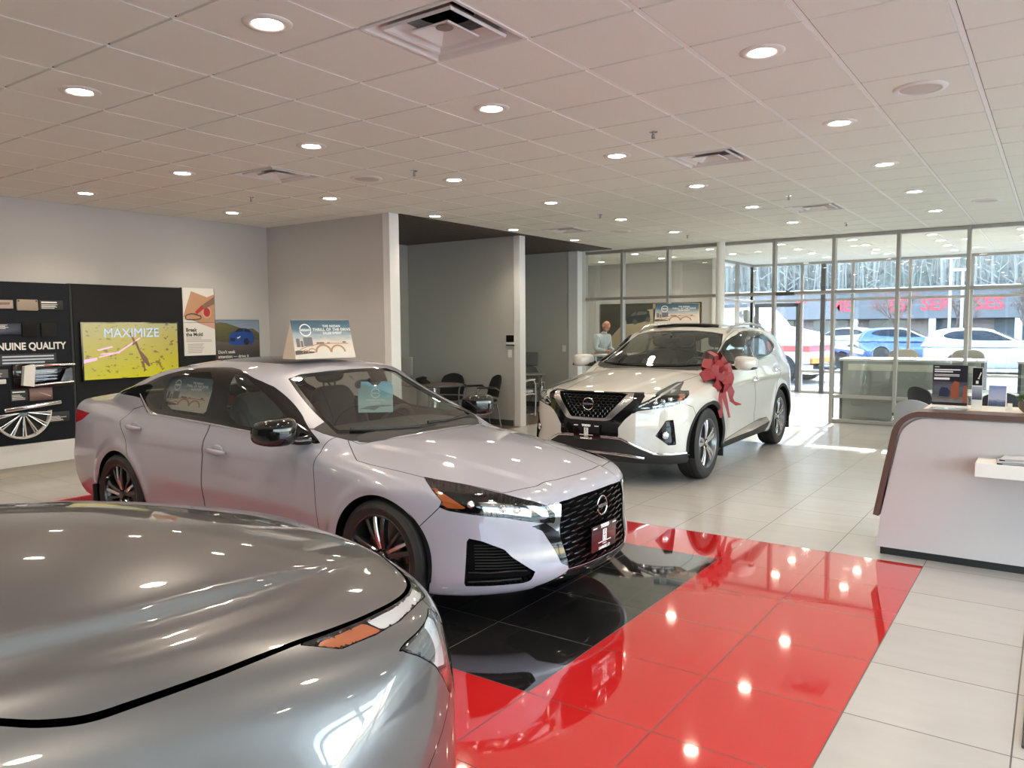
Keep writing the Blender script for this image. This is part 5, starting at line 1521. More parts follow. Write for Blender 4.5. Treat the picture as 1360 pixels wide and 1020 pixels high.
def build_display_wall():
    X = XL
    navy = mat('perforated_navy_panel', (.012, .015, .023), .6, spec=.2); t = NT(navy)
    x, y, z = t.sep(t.pos())
    fy = t.math('SUBTRACT', t.math('FRACT', t.math('DIVIDE', t.math('ADD', y, z), .026)), .5); fz = t.math('SUBTRACT', t.math('FRACT', t.math('DIVIDE', t.math('SUBTRACT', y, z), .026)), .5)
    r2 = t.math('ADD', t.math('MULTIPLY', fy, fy), t.math('MULTIPLY', fz, fz))
    t.l(t.mix(t.math('LESS_THAN', r2, .10), (.014, .018, .028), (.002, .002, .003)), t.b.inputs['Base Color'])
    p = thing('perforated_display_panel', 'dark navy perforated display panel at the left edge of the wall', 'display panel', (X, 3.3, .36))
    bm = B(); bx(bm, .002, .06, -1.3, 1.225, 0, 1.825, .004); obj('panel_board', bm, navy, p)
    bm = B(); bx(bm, .002, .066, 1.205, 1.232, 0, 1.83); obj('panel_edge', bm, M['black'], p)
    p = thing('media_panel', 'plain charcoal wall panel holding the television', 'display panel', (X, 4.54, .36))
    bm = B(); bx(bm, .002, .06, 0, 1.41, .0, 1.83, .004); obj('panel_board', bm, PM['charcoal'], p)
    bm = B(); bx(bm, .002, .058, 1.41, 1.885, 0, .92, .004); bx(bm, .002, .052, 1.41, 1.90, .92, 1.835); obj('panel_side_board', bm, PM['charcoal'], p)
    p = thing('display_plinth', 'long low white plinth below the dark display panels', 'plinth', (X, 4.2, 0))
    bm = B(); bx(bm, .019, .064, -2.2, 2.24, .105, .355, .004); obj('plinth_body', bm, M['trim_white'], p)
    bm = B(); bx(bm, .019, .05, -2.2, 2.24, .0, .104); obj('plinth_base', bm, mat('beige_kick', (.48, .44, .38), .4), p)
    XF = X + .061
    fnw = lambda y0, z0, d0=0.: (lambda u, v, d=0.: (.061 + d0 + d, y0 + u, z0 + v))
    # television
    t = thing('television', 'flat television showing a yellow picture with the word MAXIMIZE', 'television', (X, 0, 0))
    bm = B(); bx(bm, .0595, .098, 4.60, 5.86, 1.02, 1.74, .006); obj('television_case', bm, M['gloss_black'], t)
    sm = mat('screen_picture', (0, 0, 0), .2); n = NT(sm)
    g = n.pos('Generated'); gs = n.sep(g)
    a = n.noise(g, 3.2, 4, .6); b = n.noise(g, 17, 2, .5)
    base = n.ramp(n.math('ADD', gs[2], n.math('MULTIPLY', n.math('SUBTRACT', a, .5), .5)), [(0, (.62, .55, .0)), (.35, (.50, .42, .02)), (.75, (.45, .36, .06)), (1, (.40, .36, .13))])
    spots = n.math('LESS_THAN', b, .36)
    c = n.mix(n.math('MULTIPLY', spots, .75), base, (.13, .055, .012))
    n.l(c, n.b.inputs['Emission Color']); n.b.inputs['Emission Strength'].default_value = .62
    fn = fnw(4.622, 1.042, .0375)
    flat('screen', [rect(0, 0, 1.216, .676)], fn, sm, t)
    br = mat('screen_brown', (0, 0, 0), .3, emis=(.14, .05, .025), estr=.8)
    tr = [[(.60, .40), (.64, .42), (.72, .22), (.80, .13), (.83, .13), (.79, .24), (.70, .34), (.66, .46), (.615, .46)], [(.70, .20), (.745, .20), (.76, .10), (.81, .02+.05), (.77, .085), (.735, .06), (.74, .1)], [(.62, .44), (.645, .45), (.59, .56), (.57, .56)]]
    flat('screen_figure', tr, fn, br, t, .001)
    pk = mat('screen_pink', (0, 0, 0), .3, emis=(.85, .42, .66), estr=.9)
    flat('screen_streaks', [[(.0, .20), (.16, .235), (.16, .265), (.0, .245)], [(.18, .275), (.42, .33), (.70, .50), (.71, .49), (.43, .315), (.18, .26)], [(.16, .36), (.34, .40), (.36, .385), (.18, .345)], [(.20, .31), (.44, .325), (.44, .31), (.20, .30)]], fn, pk, t, .001)
    bl = mat('screen_pale_blue', (0, 0, 0), .3, emis=(.45, .60, .90), estr=.8)
    bm = B(); text_bm(bm, 'MAXIMIZE', .160, lambda u, v: fn(.605+u*.98, .555+v, .0015), bold=.0, space=1.0); obj('screen_lettering', bm, bl, t)
    # poster with the cut-out car
    t = thing('mold_poster', 'tall white poster reading Break the Mold beside the television', 'poster', (X, 0, 0))
    bm = B(); bx(bm, .052, .064, 5.955, 6.425, 1.285, 2.195); obj('poster_board', bm, PM['paper'], t)
    fn = fnw(5.955, 1.285, .0035)
    tan = mat('print_tan_wood', (.52, .29, .17), .5); red = mat('print_red', (.45, .03, .03), .5); pnk = mat('print_pale_pink', (.62, .36, .28), .5)
    flat('poster_cut_board', [[(.125, .865), (.36, .79), (.468, .83), (.468, .36), (.0, .52), (.01, .56)]], fn, tan, t, .0006)
    flat('poster_cut_board_shade', [[(.468, .355), (.468, .445), (.20, .445)]], fn, pnk, t, .0009)
    flat('poster_dish', [[(.35+.072*math.cos(a), .585+.085*math.sin(a)) for a in np.linspace(0, 2*PI, 25)[:-1]]], fn, pnk, t, .001)
    flat('poster_paint', [[(.352+.050*math.cos(a), .585+.06*math.sin(a)) for a in np.linspace(0, 2*PI, 25)[:-1]]], fn, red, t, .0014)
    flat('poster_hand', [[(.468, .80), (.468, .70), (.30, .62), (.25, .66)]], fn, mat('print_brown_sleeve', (.22, .13, .10), .5), t, .0011)
    flat('poster_knife', [[(.28, .68), (.31, .635), (.20, .555), (.175, .59)]], fn, red, t, .0016)
    flat('poster_line', [rect(0, .444, .47, .448)], fn, PM['ink'], t, .0017)
    o = [(.03, .50), (.035, .54), (.07, .555), (.12, .565), (.17, .562), (.215, .545), (.255, .535), (.262, .51), (.235, .495), (.20, .49), (.12, .485), (.06, .485)]
    bm = B(); tube(bm, [fn(u, v, .004) for u, v in o], .007, 6, closed=True); obj('poster_car_cutter', bm, PM['bridge_dk'], t)
    bm = B(); text_bm(bm, 'Break', .068, lambda u, v: fn(.03+u, .345+v, .001), align='LEFT', bold=.0022); text_bm(bm, 'the Mold', .068, lambda u, v: fn(.03+u, .283+v, .001), align='LEFT', bold=.0022)
    obj('poster_heading', bm, PM['ink'], t)
    flat('poster_text', lines(.03, .18, .42, .255, 4, 2) + lines(.05, .03, .30, .165, 6, 5), fn, mat('print_grey_text', (.45, .42, .40), .6), t, .001)
    # blue car poster
    t = thing('blue_car_poster', 'poster of a blue car on a road reading attention drive it', 'poster', (X, 0, 0))
    bm = B(); bx(bm, -.001, .012, 6.455, 7.19, 1.10, 1.77); obj('poster_board', bm, PM['ink'], t)
    fn = lambda u, v, d=0.: (.0125+d, 6.46+u, 1.10+v)
    flat('poster_sky', [rect(0, .32, .725, .665)], fn, grad_mat('poster_sky', [(0, (.40, .44, .50)), (1, (.20, .28, .40))], 4, .6), t, .0004)
    flat('poster_hill', [[(0, .30), (0, .62), (.08, .635), (.18, .625), (.34, .575), (.50, .53), (.56, .545), (.62, .545), (.725, .48), (.725, .30)]], fn, grad_mat('poster_hill', [(0, (.05, .06, .025)), (1, (.15, .14, .06))], 9, .8), t, .0008)
    flat('poster_road', [[(0, 0), (0, .37), (.2, .35), (.725, .38), (.725, 0)]], fn, grad_mat('poster_road', [(0, (.012, .012, .014)), (.5, (.05, .045, .045)), (1, (.13, .11, .10))], 6, .3), t, .0012)
    blue = mat('print_blue_car', (.015, .07, .32), .4); bld = mat('print_navy', (.008, .015, .05), .4)
    flat('poster_car', [[(.215, .34), (.22, .44), (.245, .485), (.32, .50), (.38, .545), (.48, .55), (.56, .535), (.62, .47), (.64, .42), (.63, .345), (.58, .315), (.30, .305)]], fn, blue, t, .0016)
    flat('poster_car_glass', [[(.31, .495), (.37, .545), (.46, .55), (.44, .50)], [(.46, .50), (.48, .547), (.55, .532), (.585, .485)], [(.235, .42), (.32, .41), (.31, .36), (.24, .37)], [(.47, .40), (.53, .40), (.55, .35), (.53, .31), (.48, .31), (.455, .35)]], fn, bld, t, .002)
    flat('poster_car_lamp', [[(.345, .415), (.41, .44), (.40, .42), (.36, .40)]], fn, M['white'], t, .0022)
    bm = B(); text_bm(bm, "Don't seek", .062, lambda u, v: fn(.035+u, .215+v, .002), align='LEFT', bold=.001); text_bm(bm, 'attention \u2014 drive it', .062, lambda u, v: fn(.035+u, .150+v, .002), align='LEFT', bold=.001)
    obj('poster_lettering', bm, PM['paper'], t)
    # exhibits on the perforated panel
    def exhibit(name, label, cat, y0, y1, z0, z1, m, th=.012, bev=.003):
        t = thing(name, label, cat, (XF, y0, z0)); bm = B(); bx(bm, 0, th, 0, y1-y0, 0, z1-z0, bev); obj('backing', bm, m, t, 30); return t
    L = lambda t, w, h, n, s, d=.0126: flat('caption', [p for p in lines(w*.08, h*.12, w*.9, h*.62, n, s)], lambda u, v, dd=0.: (d+dd, u, v), M['white'], t)
    t = exhibit('leather_photo', 'small photo of stitched leather at the top left of the perforated panel', 'photo', 3.60, 3.898, 1.885, 1.98, mat('photo_tan', (.45, .38, .33), .4))
    flat('photo_shape', [[(.02, .03), (.26, .045), (.27, .07), (.02, .065)]], lambda u, v, d=0.: (.0128+d, u, v), mat('photo_brown', (.22, .15, .13), .4), t)
    t = thing('leather_swatch', 'rounded tan leather swatch at the top of the perforated panel', 'material sample', (XF, 3.93, 1.865))
    bm = B(); bx(bm, 0, .02, 0, .228, 0, .128, .016); obj('swatch', bm, mat('tan_leather', (.36, .30, .24), .5), t, 40)
    bm = B(); [lathe(bm, [(.001, .0225), (.009, .022), (.010, .016)], 12, 'X', (0, y, .108)) for y in (.022, .206)]; obj('stud', bm, M['gunmetal'], t)
    t = exhibit('swatch_caption', 'black caption plate right of the tan leather swatch', 'caption plate', 4.17, 4.43, 1.876, 1.986, PM['ink']); L(t, .26, .11, 4, 3)
    flat('caption_heading', [rect(.02, .078, .19, .094)], lambda u, v, d=0.: (.0128+d, u, v), M['white'], t)
    t = exhibit('sensor_photo', 'dark photo strip left of the two black samples', 'photo', 3.55, 3.965, 1.60, 1.72, mat('photo_dark_blue', (.03, .035, .07), .35)); flat('photo_text', lines(.20, .06, .29, .11, 4, 8), lambda u, v, d=0.: (.0128+d, u, v), M['white'], t)
    exhibit('fabric_sample', 'black square fabric sample, left of the pair', 'material sample', 3.975, 4.13, 1.57, 1.728, mat('black_cloth', (.004, .004, .005), .9), .02, .006)
    exhibit('fabric_sample', 'black square fabric sample, right of the pair', 'material sample', 4.175, 4.337, 1.567, 1.727, mat('black_cloth_2', (.007, .007, .008), .8), .02, .006)
    t = thing('quality_lettering', 'white words GENUINE QUALITY across the perforated panel', 'lettering', (XF, 3.60, 1.46))
    bm = B(); text_bm(bm, 'GENUINE QUALITY', .112, lambda u, v: (.004, .84+u*.87, v), align='RIGHT', bold=.0032, space=1.0); obj('letters', bm, M['white'], t)
    t = exhibit('intro_text', 'block of small white and blue text below GENUINE QUALITY', 'text panel', 3.70, 4.33, 1.25, 1.378, mat('text_panel_dark', (.02, .025, .035), .5), .004, 0)
    flat('text_lines', [rect(.06, .09, .60, .108), rect(.06, .055, .60, .073), rect(.06, .02, .50, .038)], lambda u, v, d=0.: (.0048+d, u, v), mat('pale_blue_text', (.55, .62, .75), .5), t)
    t = thing('bumper_exhibit', 'cut section of white and chrome bumper mounted on the perforated panel', 'car part', (XF, 3.85, .985))
    bm = B(); bx(bm, 0, .03, 0, .63, .0, .285, .01); obj('backing', bm, M['gloss_black'], t, 30)
    bm = B(); prism(bm, [(.075, .04), (.10, .255), (.20, .275), (.21, .24), (.19, .02)], .03, .09, lambda u, v, d: (d, u, v)); obj('bumper_corner', bm, M['white_plastic'], t)
    bm = B(); tube(bm, [(.07, .18, .255), (.09, .40, .262), (.08, .64, .258)], .020, 10, flat=.9); obj('chrome_bar', bm, M['chrome'], t, 40)
    bm = B(); tube(bm, [(.07, .19, .035), (.09, .40, .05), (.08, .62, .055)], .014, 10); obj('chrome_bar', bm, M['chrome'], t, 40)
    bm = B(); [bx(bm, .03, .05, .22, .46, z, z+.016) for z in (.09, .125, .16, .195)]; obj('grille_slats', bm, M['dark_chrome'], t)
    bm = B(); prism(bm, [(.48, .06), (.55, .20), (.62, .22), (.62, .06)], .03, .07, lambda u, v, d: (d, u, v)); obj('grille_end', bm, M['dark_chrome'], t)
    flat('red_line', [rect(.30, .25, .46, .262)], lambda u, v, d=0.: (.112+d, u, v), red, t)
    exhibit('trim_sample', 'short white trim sample at the left edge under the bumper exhibit', 'car part', 3.60, 3.785, 1.052, 1.104, M['white_plastic'], .02, .008)
    t = exhibit('part_caption', 'grey caption at the left edge beside the bumper exhibit', 'caption plate', 3.62, 3.811, 1.119, 1.212, mat('grey_caption', (.10, .10, .11), .5)); L(t, .19, .09, 3, 4)
    t = exhibit('finish_caption', 'black caption plate left of the copper paint photo', 'caption plate', 3.82, 4.00, .845, .978, PM['ink']); L(t, .18, .13, 5, 6)
    flat('caption_heading', [rect(.02, .098, .15, .115)], lambda u, v, d=0.: (.0128+d, u, v), M['white'], t)
    t = exhibit('paint_photo', 'copper brown paint photo below the bumper exhibit', 'photo', 4.017, 4.263, .841, .982, grad_mat('photo_copper', [(0, (.14, .07, .07)), (.55, (.32, .20, .18)), (1, (.20, .13, .14))], 3, .5))
    flat('photo_gleam', [[(.09, .10), (.22, .05), (.23, .035), (.15, .07)]], lambda u, v, d=0.: (.0128+d, u, v), PM['cream'], t)
    t = thing('chrome_molding', 'long bright trim strip above the half wheel', 'car part', (XF, 3.75, .72)); bm = B(); R = Matrix.Rotation(.085, 3, 'X')
    box(bm, (.016, .30, .06), (.03, .61, .05), .014, rot=R); obj('strip', bm, M['chrome'], t, 40)
    t = exhibit('wheel_caption', 'black caption plate right of the half wheel', 'caption plate', 4.20, 4.44, .57, .69, PM['ink']); L(t, .24, .12, 5, 9)
    t = thing('half_wheel_exhibit', 'lower half of an alloy wheel mounted on the perforated panel', 'wheel', (XF, 3.93, .72))
    bm = B(); lathe(bm, [(.30, .0), (.30, .05), (.285, .055), (.275, .03), (.275, 0)], 40, 'X', (0, 0, 0), PI, 2*PI)
    obj('wheel_rim', bm, M['white_plastic'], t, 40)
    bm = B(); lathe(bm, [(.275, .004), (.001, .004)], 32, 'X', (0, 0, 0), PI, 2*PI); obj('wheel_back', bm, M['black'], t)
    for k in range(7):
        a = PI + .12 + k*(PI-.24)/6
        for s in (-.035, .035):
            bm = B(); tube(bm, [(.045, .05*math.cos(a), .05*math.sin(a)), (.045, .285*math.cos(a+s*1.6), .285*math.sin(a+s*1.6))], [.008, .009], 6, flat=.8); obj('spoke', bm, M['white_plastic'] if s > 0 else M['machined'], t, 30)
    bm = B(); lathe(bm, [(.001, .05), (.05, .05), (.06, .03), (.06, 0)], 20, 'X', (0, 0, 0), PI, 2*PI); obj('wheel_cap', bm, M['gunmetal'], t, 40)

# ---------------------------------------------------------------- reception desk and what stands on it
def build_desk():
    t = thing('reception_desk', 'white reception desk with brown edge band and slanted rounded end', 'desk', (0, 5.95, 0))
    wm = mat('desk_white_laminate', (.52, .50, .515), .35); br = mat('desk_brown_edge', (.105, .062, .052), .4)
    H = 1.03; D = .62; XE = 2.1
    arc = [(-.98+.0, .30), (-.915, .80)]
    c0 = []
    for k in range(9):
        a = PI*.965 - (PI*.965-PI/2)*k/8
        c0.append((-.735 + .185*math.cos(a), H-.19 + .19*math.sin(a)))
    prof = [(-1.012, .058), (-.99, .28)] + c0 + [(XE, H), (XE, .055)]
    bm = B(); prism(bm, [(u+.012 if u < 0 else u, v-.012 if v > .9 else v) for u, v in prof], .03, D-.03, lambda u, v, d: (u, d, v)); obj('desk_body', bm, wm, t, 30)
    # raised front face with a shadow line inside the band
    bm = B(); prism(bm, [(-1.008, .058), (-.984, .285)] + [(u+.036, v-.034) for u, v in c0] + [(XE, H-.034), (XE, .058)], .005, .03, lambda u, v, d: (u, d, v)); obj('front_panel', bm, wm, t, 30)
    # the brown band follows the outline, from above the foot round to the top
    path = [(-1.02, .285)] + [(u-.0, v) for u, v in c0] + [(XE, H)]
    bm = B(); k = len(path); rings = []
    for i, (u, v) in enumerate(path):
        a = Vector((path[min(i+1, k-1)][0]-path[max(i-1, 0)][0], path[min(i+1, k-1)][1]-path[max(i-1, 0)][1])).normalized()
        n = Vector((-a.y, a.x))
        rings.append([bm.verts.new((u+n.x*e, d, v+n.y*e)) for e, d in ((.012, -.012), (-.026, -.012), (-.026, D*.35), (.012, D*.35))])
    for p, q in zip(rings, rings[1:]):
        for j in range(4): bm.faces.new((p[j], p[(j+1) % 4], q[(j+1) % 4], q[j]))
    bm.faces.new(rings[0]); bm.faces.new(rings[-1][::-1]); obj('edge_band', bm, br, t, 40)
    bm = B(); bx(bm, -.76, XE, D*.35+.001, D+.02, H-.02, H+.012, .004); obj('counter_top', bm, mat('desk_cream_top', (.70, .62, .54), .35), t)
    bm = B(); bx(bm, -.985, XE, .035, D-.05, 0, .056); obj('kick_plate', bm, M['black'], t)
    bm = B(); bx(bm, -.40, .75, -.25, .006, .665, .755, .004); obj('front_shelf', bm, M['white_plastic'], t)
    # magazines on the shelf
    for k, (x, y, z, rz, lab) in enumerate(((-.285, 5.80, .755, .06, 'grey folded magazine lying at the front of the desk shelf'), (-.26, 5.87, .768, -.10, 'pale magazine lying partly over the front magazine on the desk shelf'))):
        m = thing('magazine', lab, 'magazine', (x, y, z), rz)
        bm = B()
        for s in range(3):
            pr = [(u, .004*s + .010*math.sin(PI*min(1, u/.5))*(.5+s*.25) + .002) for u in np.linspace(0, .42, 9)]
            a = [[bm.verts.new((u, y0, v+e)) for u, v in pr] for y0, e in ((-.10, 0), (.10, 0), (.10, .0035), (-.10, .0035))]
            for i in range(8):
                for j in range(4): bm.faces.new((a[j][i], a[(j+1) % 4][i], a[(j+1) % 4][i+1], a[j][i+1]))
            bm.faces.new([r[0] for r in a]); bm.faces.new([r[-1] for r in a][::-1])
        obj('pages', bm, mat('magazine_grey' + str(k), (.42+.15*k, .42+.15*k, .45+.17*k), .45), m, 30)
        bm = B(); bx(bm, -.002, .03, -.101, .101, .002, .010, .002); obj('spine', bm, M['black'], m)
    # sign holder
    TOP = H + .012
    s = thing('sign_holder', 'clear upright sign holder with a dark flyer on the reception desk', 'sign holder', (-.715, 6.20, TOP), math.radians(-4))
    bm = B(); bx(bm, 0, .228, -.004, .004, 0, .315); bx(bm, -.005, .233, -.05, .07, 0, .006); obj('acrylic', bm, glass_mat('acrylic', (.93, .95, .95)), s)
    fn = frame_fn((.006, -.0045, .03), (1, 0, 0))
    flat('flyer', [rect(0, 0, .216, .28)], fn, mat('flyer_navy', (.015, .017, .03), .35), s, .0005)
    flat('flyer_photo', [rect(0, .02, .216, .165)], fn, grad_mat('flyer_photo', [(0, (.25, .20, .19)), (.35, (.07, .08, .10)), (.7, (.10, .11, .14)), (1, (.05, .05, .07))], 5, .7), s, .001)
    flat('flyer_figures', [[(.115, .05), (.165, .05), (.165, .165), (.135, .172), (.115, .13)], [(.185, .02), (.216, .02), (.216, .14), (.195, .14)]], fn, mat('flyer_rust', (.30, .08, .04), .4), s, .0014)
    flat('flyer_car', [[(.04, .06), (.10, .06), (.11, .10), (.09, .125), (.055, .125), (.045, .10)]], fn, mat('flyer_blue', (.02, .03, .07), .4), s, .0014)
    flat('flyer_text', [rect(.008, .178, .105, .193), rect(.01, .245, .17, .253), rect(.01, .231, .125, .239), rect(.01, .213, .165, .217), rect(.01, .204, .165, .208), rect(.01, .266, .04, .270)], fn, M['white'], s, .0012)
    b = thing('brochure_card', 'small dark card standing behind the sign holder on the desk', 'card', (-.475, 6.27, TOP), math.radians(-6))
    bm = B(); bx(bm, 0, .066, 0, .004, .0, .295); obj('card_board', bm, M['white_plastic'], b)
    fn = frame_fn((0, -.0005, .17), (1, 0, 0)); flat('card_print', [rect(.003, 0, .063, .122)], fn, PM['charcoal'], b, .0004)
    flat('card_marks', [[(.038, .05), (.044, .05), (.058, .09), (.052, .092)], rect(.024, .012, .040, .032), [(.034, .047), (.046, .045), (.046, .051), (.036, .053)]], fn, M['white'], b, .0009)
    fn = frame_fn((0, -.0005, 0), (1, 0, 0)); flat('card_lower_print', [rect(.003, .07, .063, .16)], fn, grad_mat('card_cloud', [(0, (.05, .06, .10)), (1, (.45, .50, .62))], 4, .5), b, .0004)
    b = thing('desk_calendar', 'folded card with a blue seascape standing near the desk plant', 'card', (-.375, 6.24, TOP), math.radians(-3))
    bm = B(); prism(bm, [(0, 0), (.075, 0), (.04, .172), (.036, .172)], 0, .105, lambda u, v, d: (d, u, v)); obj('folded_card', bm, PM['paper'], b)
    fn = frame_fn((.002, -.0006, .002), (1, 0, 0), (0, .036, .172)); flat('card_print', [rect(0, .03, .101, .172)], fn, grad_mat('seascape', [(0, (.03, .04, .09)), (.22, (.10, .12, .22)), (.35, (.38, .40, .56)), (.7, (.30, .34, .52)), (1, (.14, .20, .40))], 3, .25), b, .0004)
    b = thing('paper_slip', 'small white paper note stand between the seascape card and the plant', 'note', (-.265, 6.30, TOP), -.1)
    bm = B(); prism(bm, [(0, 0), (.03, 0), (.016, .05), (.013, .05)], 0, .03, lambda u, v, d: (d, u, v)); obj('slip', bm, PM['paper'], b)
    p = thing('potted_plant', 'small green plant in a round taupe bowl at the right end of the desk', 'plant', (-.135, 6.25, TOP))
    bm = B(); lathe(bm, [(.001, 0), (.035, 0), (.058, .022), (.066, .050), (.060, .072), (.054, .070), (.050, .062), (.001, .062)], 28); obj('bowl', bm, mat('taupe_ceramic', (.15, .115, .10), .5), p, 50)
    bm = B(); r = random.Random(11)
    for k in range(260):
        a = r.random()*2*PI; rr = .065*math.sqrt(r.random()); z = .068 + .055*(1-(rr/.07)**2)*r.random() + .004
        c = Vector((rr*math.cos(a), rr*math.sin(a), z)); d = Vector((math.cos(a)*.6, math.sin(a)*.6, .8+r.random()*.5)).normalized()
        s_ = d.cross(Vector((r.random()-.5, r.random()-.5, r.random()-.5))).normalized(); L_ = .018+.014*r.random()
        v = [bm.verts.new(c), bm.verts.new(c+d*L_*.5+s_*.0055), bm.verts.new(c+d*L_), bm.verts.new(c+d*L_*.5-s_*.0055)]; bm.faces.new(v)
    f = obj('foliage', bm, mat('plant_green', (.07, .14, .035), .6), p)
    m = thing('floor_mat', 'dark grey floor mat with a raised border at the right edge', 'mat', (0, 0, 0))
    bm = B(); bx(bm, -.055, 1.4, 3.49, 5.0, .0005, .014, .005); obj('mat_border', bm, mat('mat_edge', (.06, .06, .062), .7), m)
    bm = B(); bx(bm, .0, 1.35, 3.54, 4.95, .012, .0165); obj('mat_pile', bm, mat('mat_pile', (.03, .03, .032), .95), m)
# ---------------------------------------------------------------- furniture
def guest_chair(name, label, loc, rz, shell, frame, group=None, arms=True, mesh=False, cat='chair'):
    """tubular arm chair facing local +x, origin at floor centre"""
    t = thing(name, label, cat, loc, rz, group)
    bm = B()
    blob(bm, (.02, 0, .455), (.24, .235, .032), .45, 24, 8); obj('seat', bm, shell, t, 50)
    bm = B(); n = 9; m = 7; g = []
    for i in range(m):
        v = i/(m-1); row = []
        for j in range(n):
            u = -1 + 2*j/(n-1)
            wd = .215*(1 - .10*v*v - .16*max(0, v-.72)*3)
            row.append((-.215 - .085*v - .035*(1-u*u) + .03, u*wd, .50 + .355*v - .05*u*u*max(0, v-.5)*2))
        g.append(row)
    F_ = [[bm.verts.new(p) for p in r] for r in g]; K_ = [[bm.verts.new((p[0]-.022, p[1], p[2])) for p in r] for r in g]
    for A, fl in ((F_, 0), (K_, 1)):
        for i in range(m-1):
            for j in range(n-1):
                q = (A[i][j], A[i][j+1], A[i+1][j+1], A[i+1][j]); bm.faces.new(q if not fl else q[::-1])
    bd = [(i, 0) for i in range(m)] + [(m-1, j) for j in range(1, n)] + [(i, n-1) for i in range(m-2, -1, -1)] + [(0, j) for j in range(n-2, 0, -1)]
    for (a, b), (c, d) in zip(bd, bd[1:] + bd[:1]): bm.faces.new((F_[a][b], F_[c][d], K_[c][d], K_[a][b]))
    obj('backrest', bm, shell, t, 50)
    if mesh:
        bm = B()
        for a in range(3):
            for b in range(6):
                y = (b-2.5)*.06; z = .72 + a*.045
                x = -.215-.085*(z-.5)/.355-.035*(1-(y/.2)**2)+.031; lathe(bm, [(.0005, x+.001), (.009, x+.001)], 8, 'X', (0, y, z))
        obj('back_perforation', bm, M['white_plastic'], t)
    for s in (-1, 1):
        if arms:
            bm = B(); tube(bm, [(.20, s*.26, 0), (.215, s*.262, .30), (.20, s*.265, .58), (.14, s*.265, .66), (.0, s*.262, .665), (-.14, s*.255, .655), (-.235, s*.235, .60)], .0125, 8); obj('front_leg', bm, frame, t, 50)
            bm = B(); blob(bm, (.02, s*.264, .672), (.17, .026, .014), .6); obj('armrest', bm, M['black'] if frame is not M['trim_white'] else frame, t, 50)
        else:
            bm = B(); tube(bm, [(.20, s*.22, 0), (.18, s*.215, .43)], .012, 8); obj('front_leg', bm, frame, t, 50)
        bm = B(); tube(bm, [(.20 if not arms else .21, s*.24, .40), (.0, s*.235, .415), (-.17, s*.225, .40), (-.25, s*.225, 0)], .0125, 8); obj('rear_leg', bm, frame, t, 50)
    return t
def pedestal_table(label, loc, r, topm, edge, h=.74, col=None):
    t = thing('pedestal_table', label, 'table', loc)
    bm = B(); lathe(bm, [(.001, h-.028), (r-.012, h-.028), (r, h-.020), (r, h-.006), (r-.008, h), (.001, h)], 48); obj('table_top', bm, topm, t, 40)
    bm = B(); lathe(bm, [(r+.001, h-.021), (r+.004, h-.018), (r+.004, h-.008), (r+.001, h-.005)], 48); obj('edge_band', bm, edge, t, 40)
    bm = B(); lathe(bm, [(.045, .02), (.045, h-.06), (.16, h-.03), (.001, h-.03)], 24); obj('column', bm, col or M['machined'], t, 40)
    bm = B(); lathe(bm, [(.001, 0), (.29, 0), (.29, .008), (.06, .028), (.045, .04)], 40); obj('base', bm, col or M['machined'], t, 40)
    return t

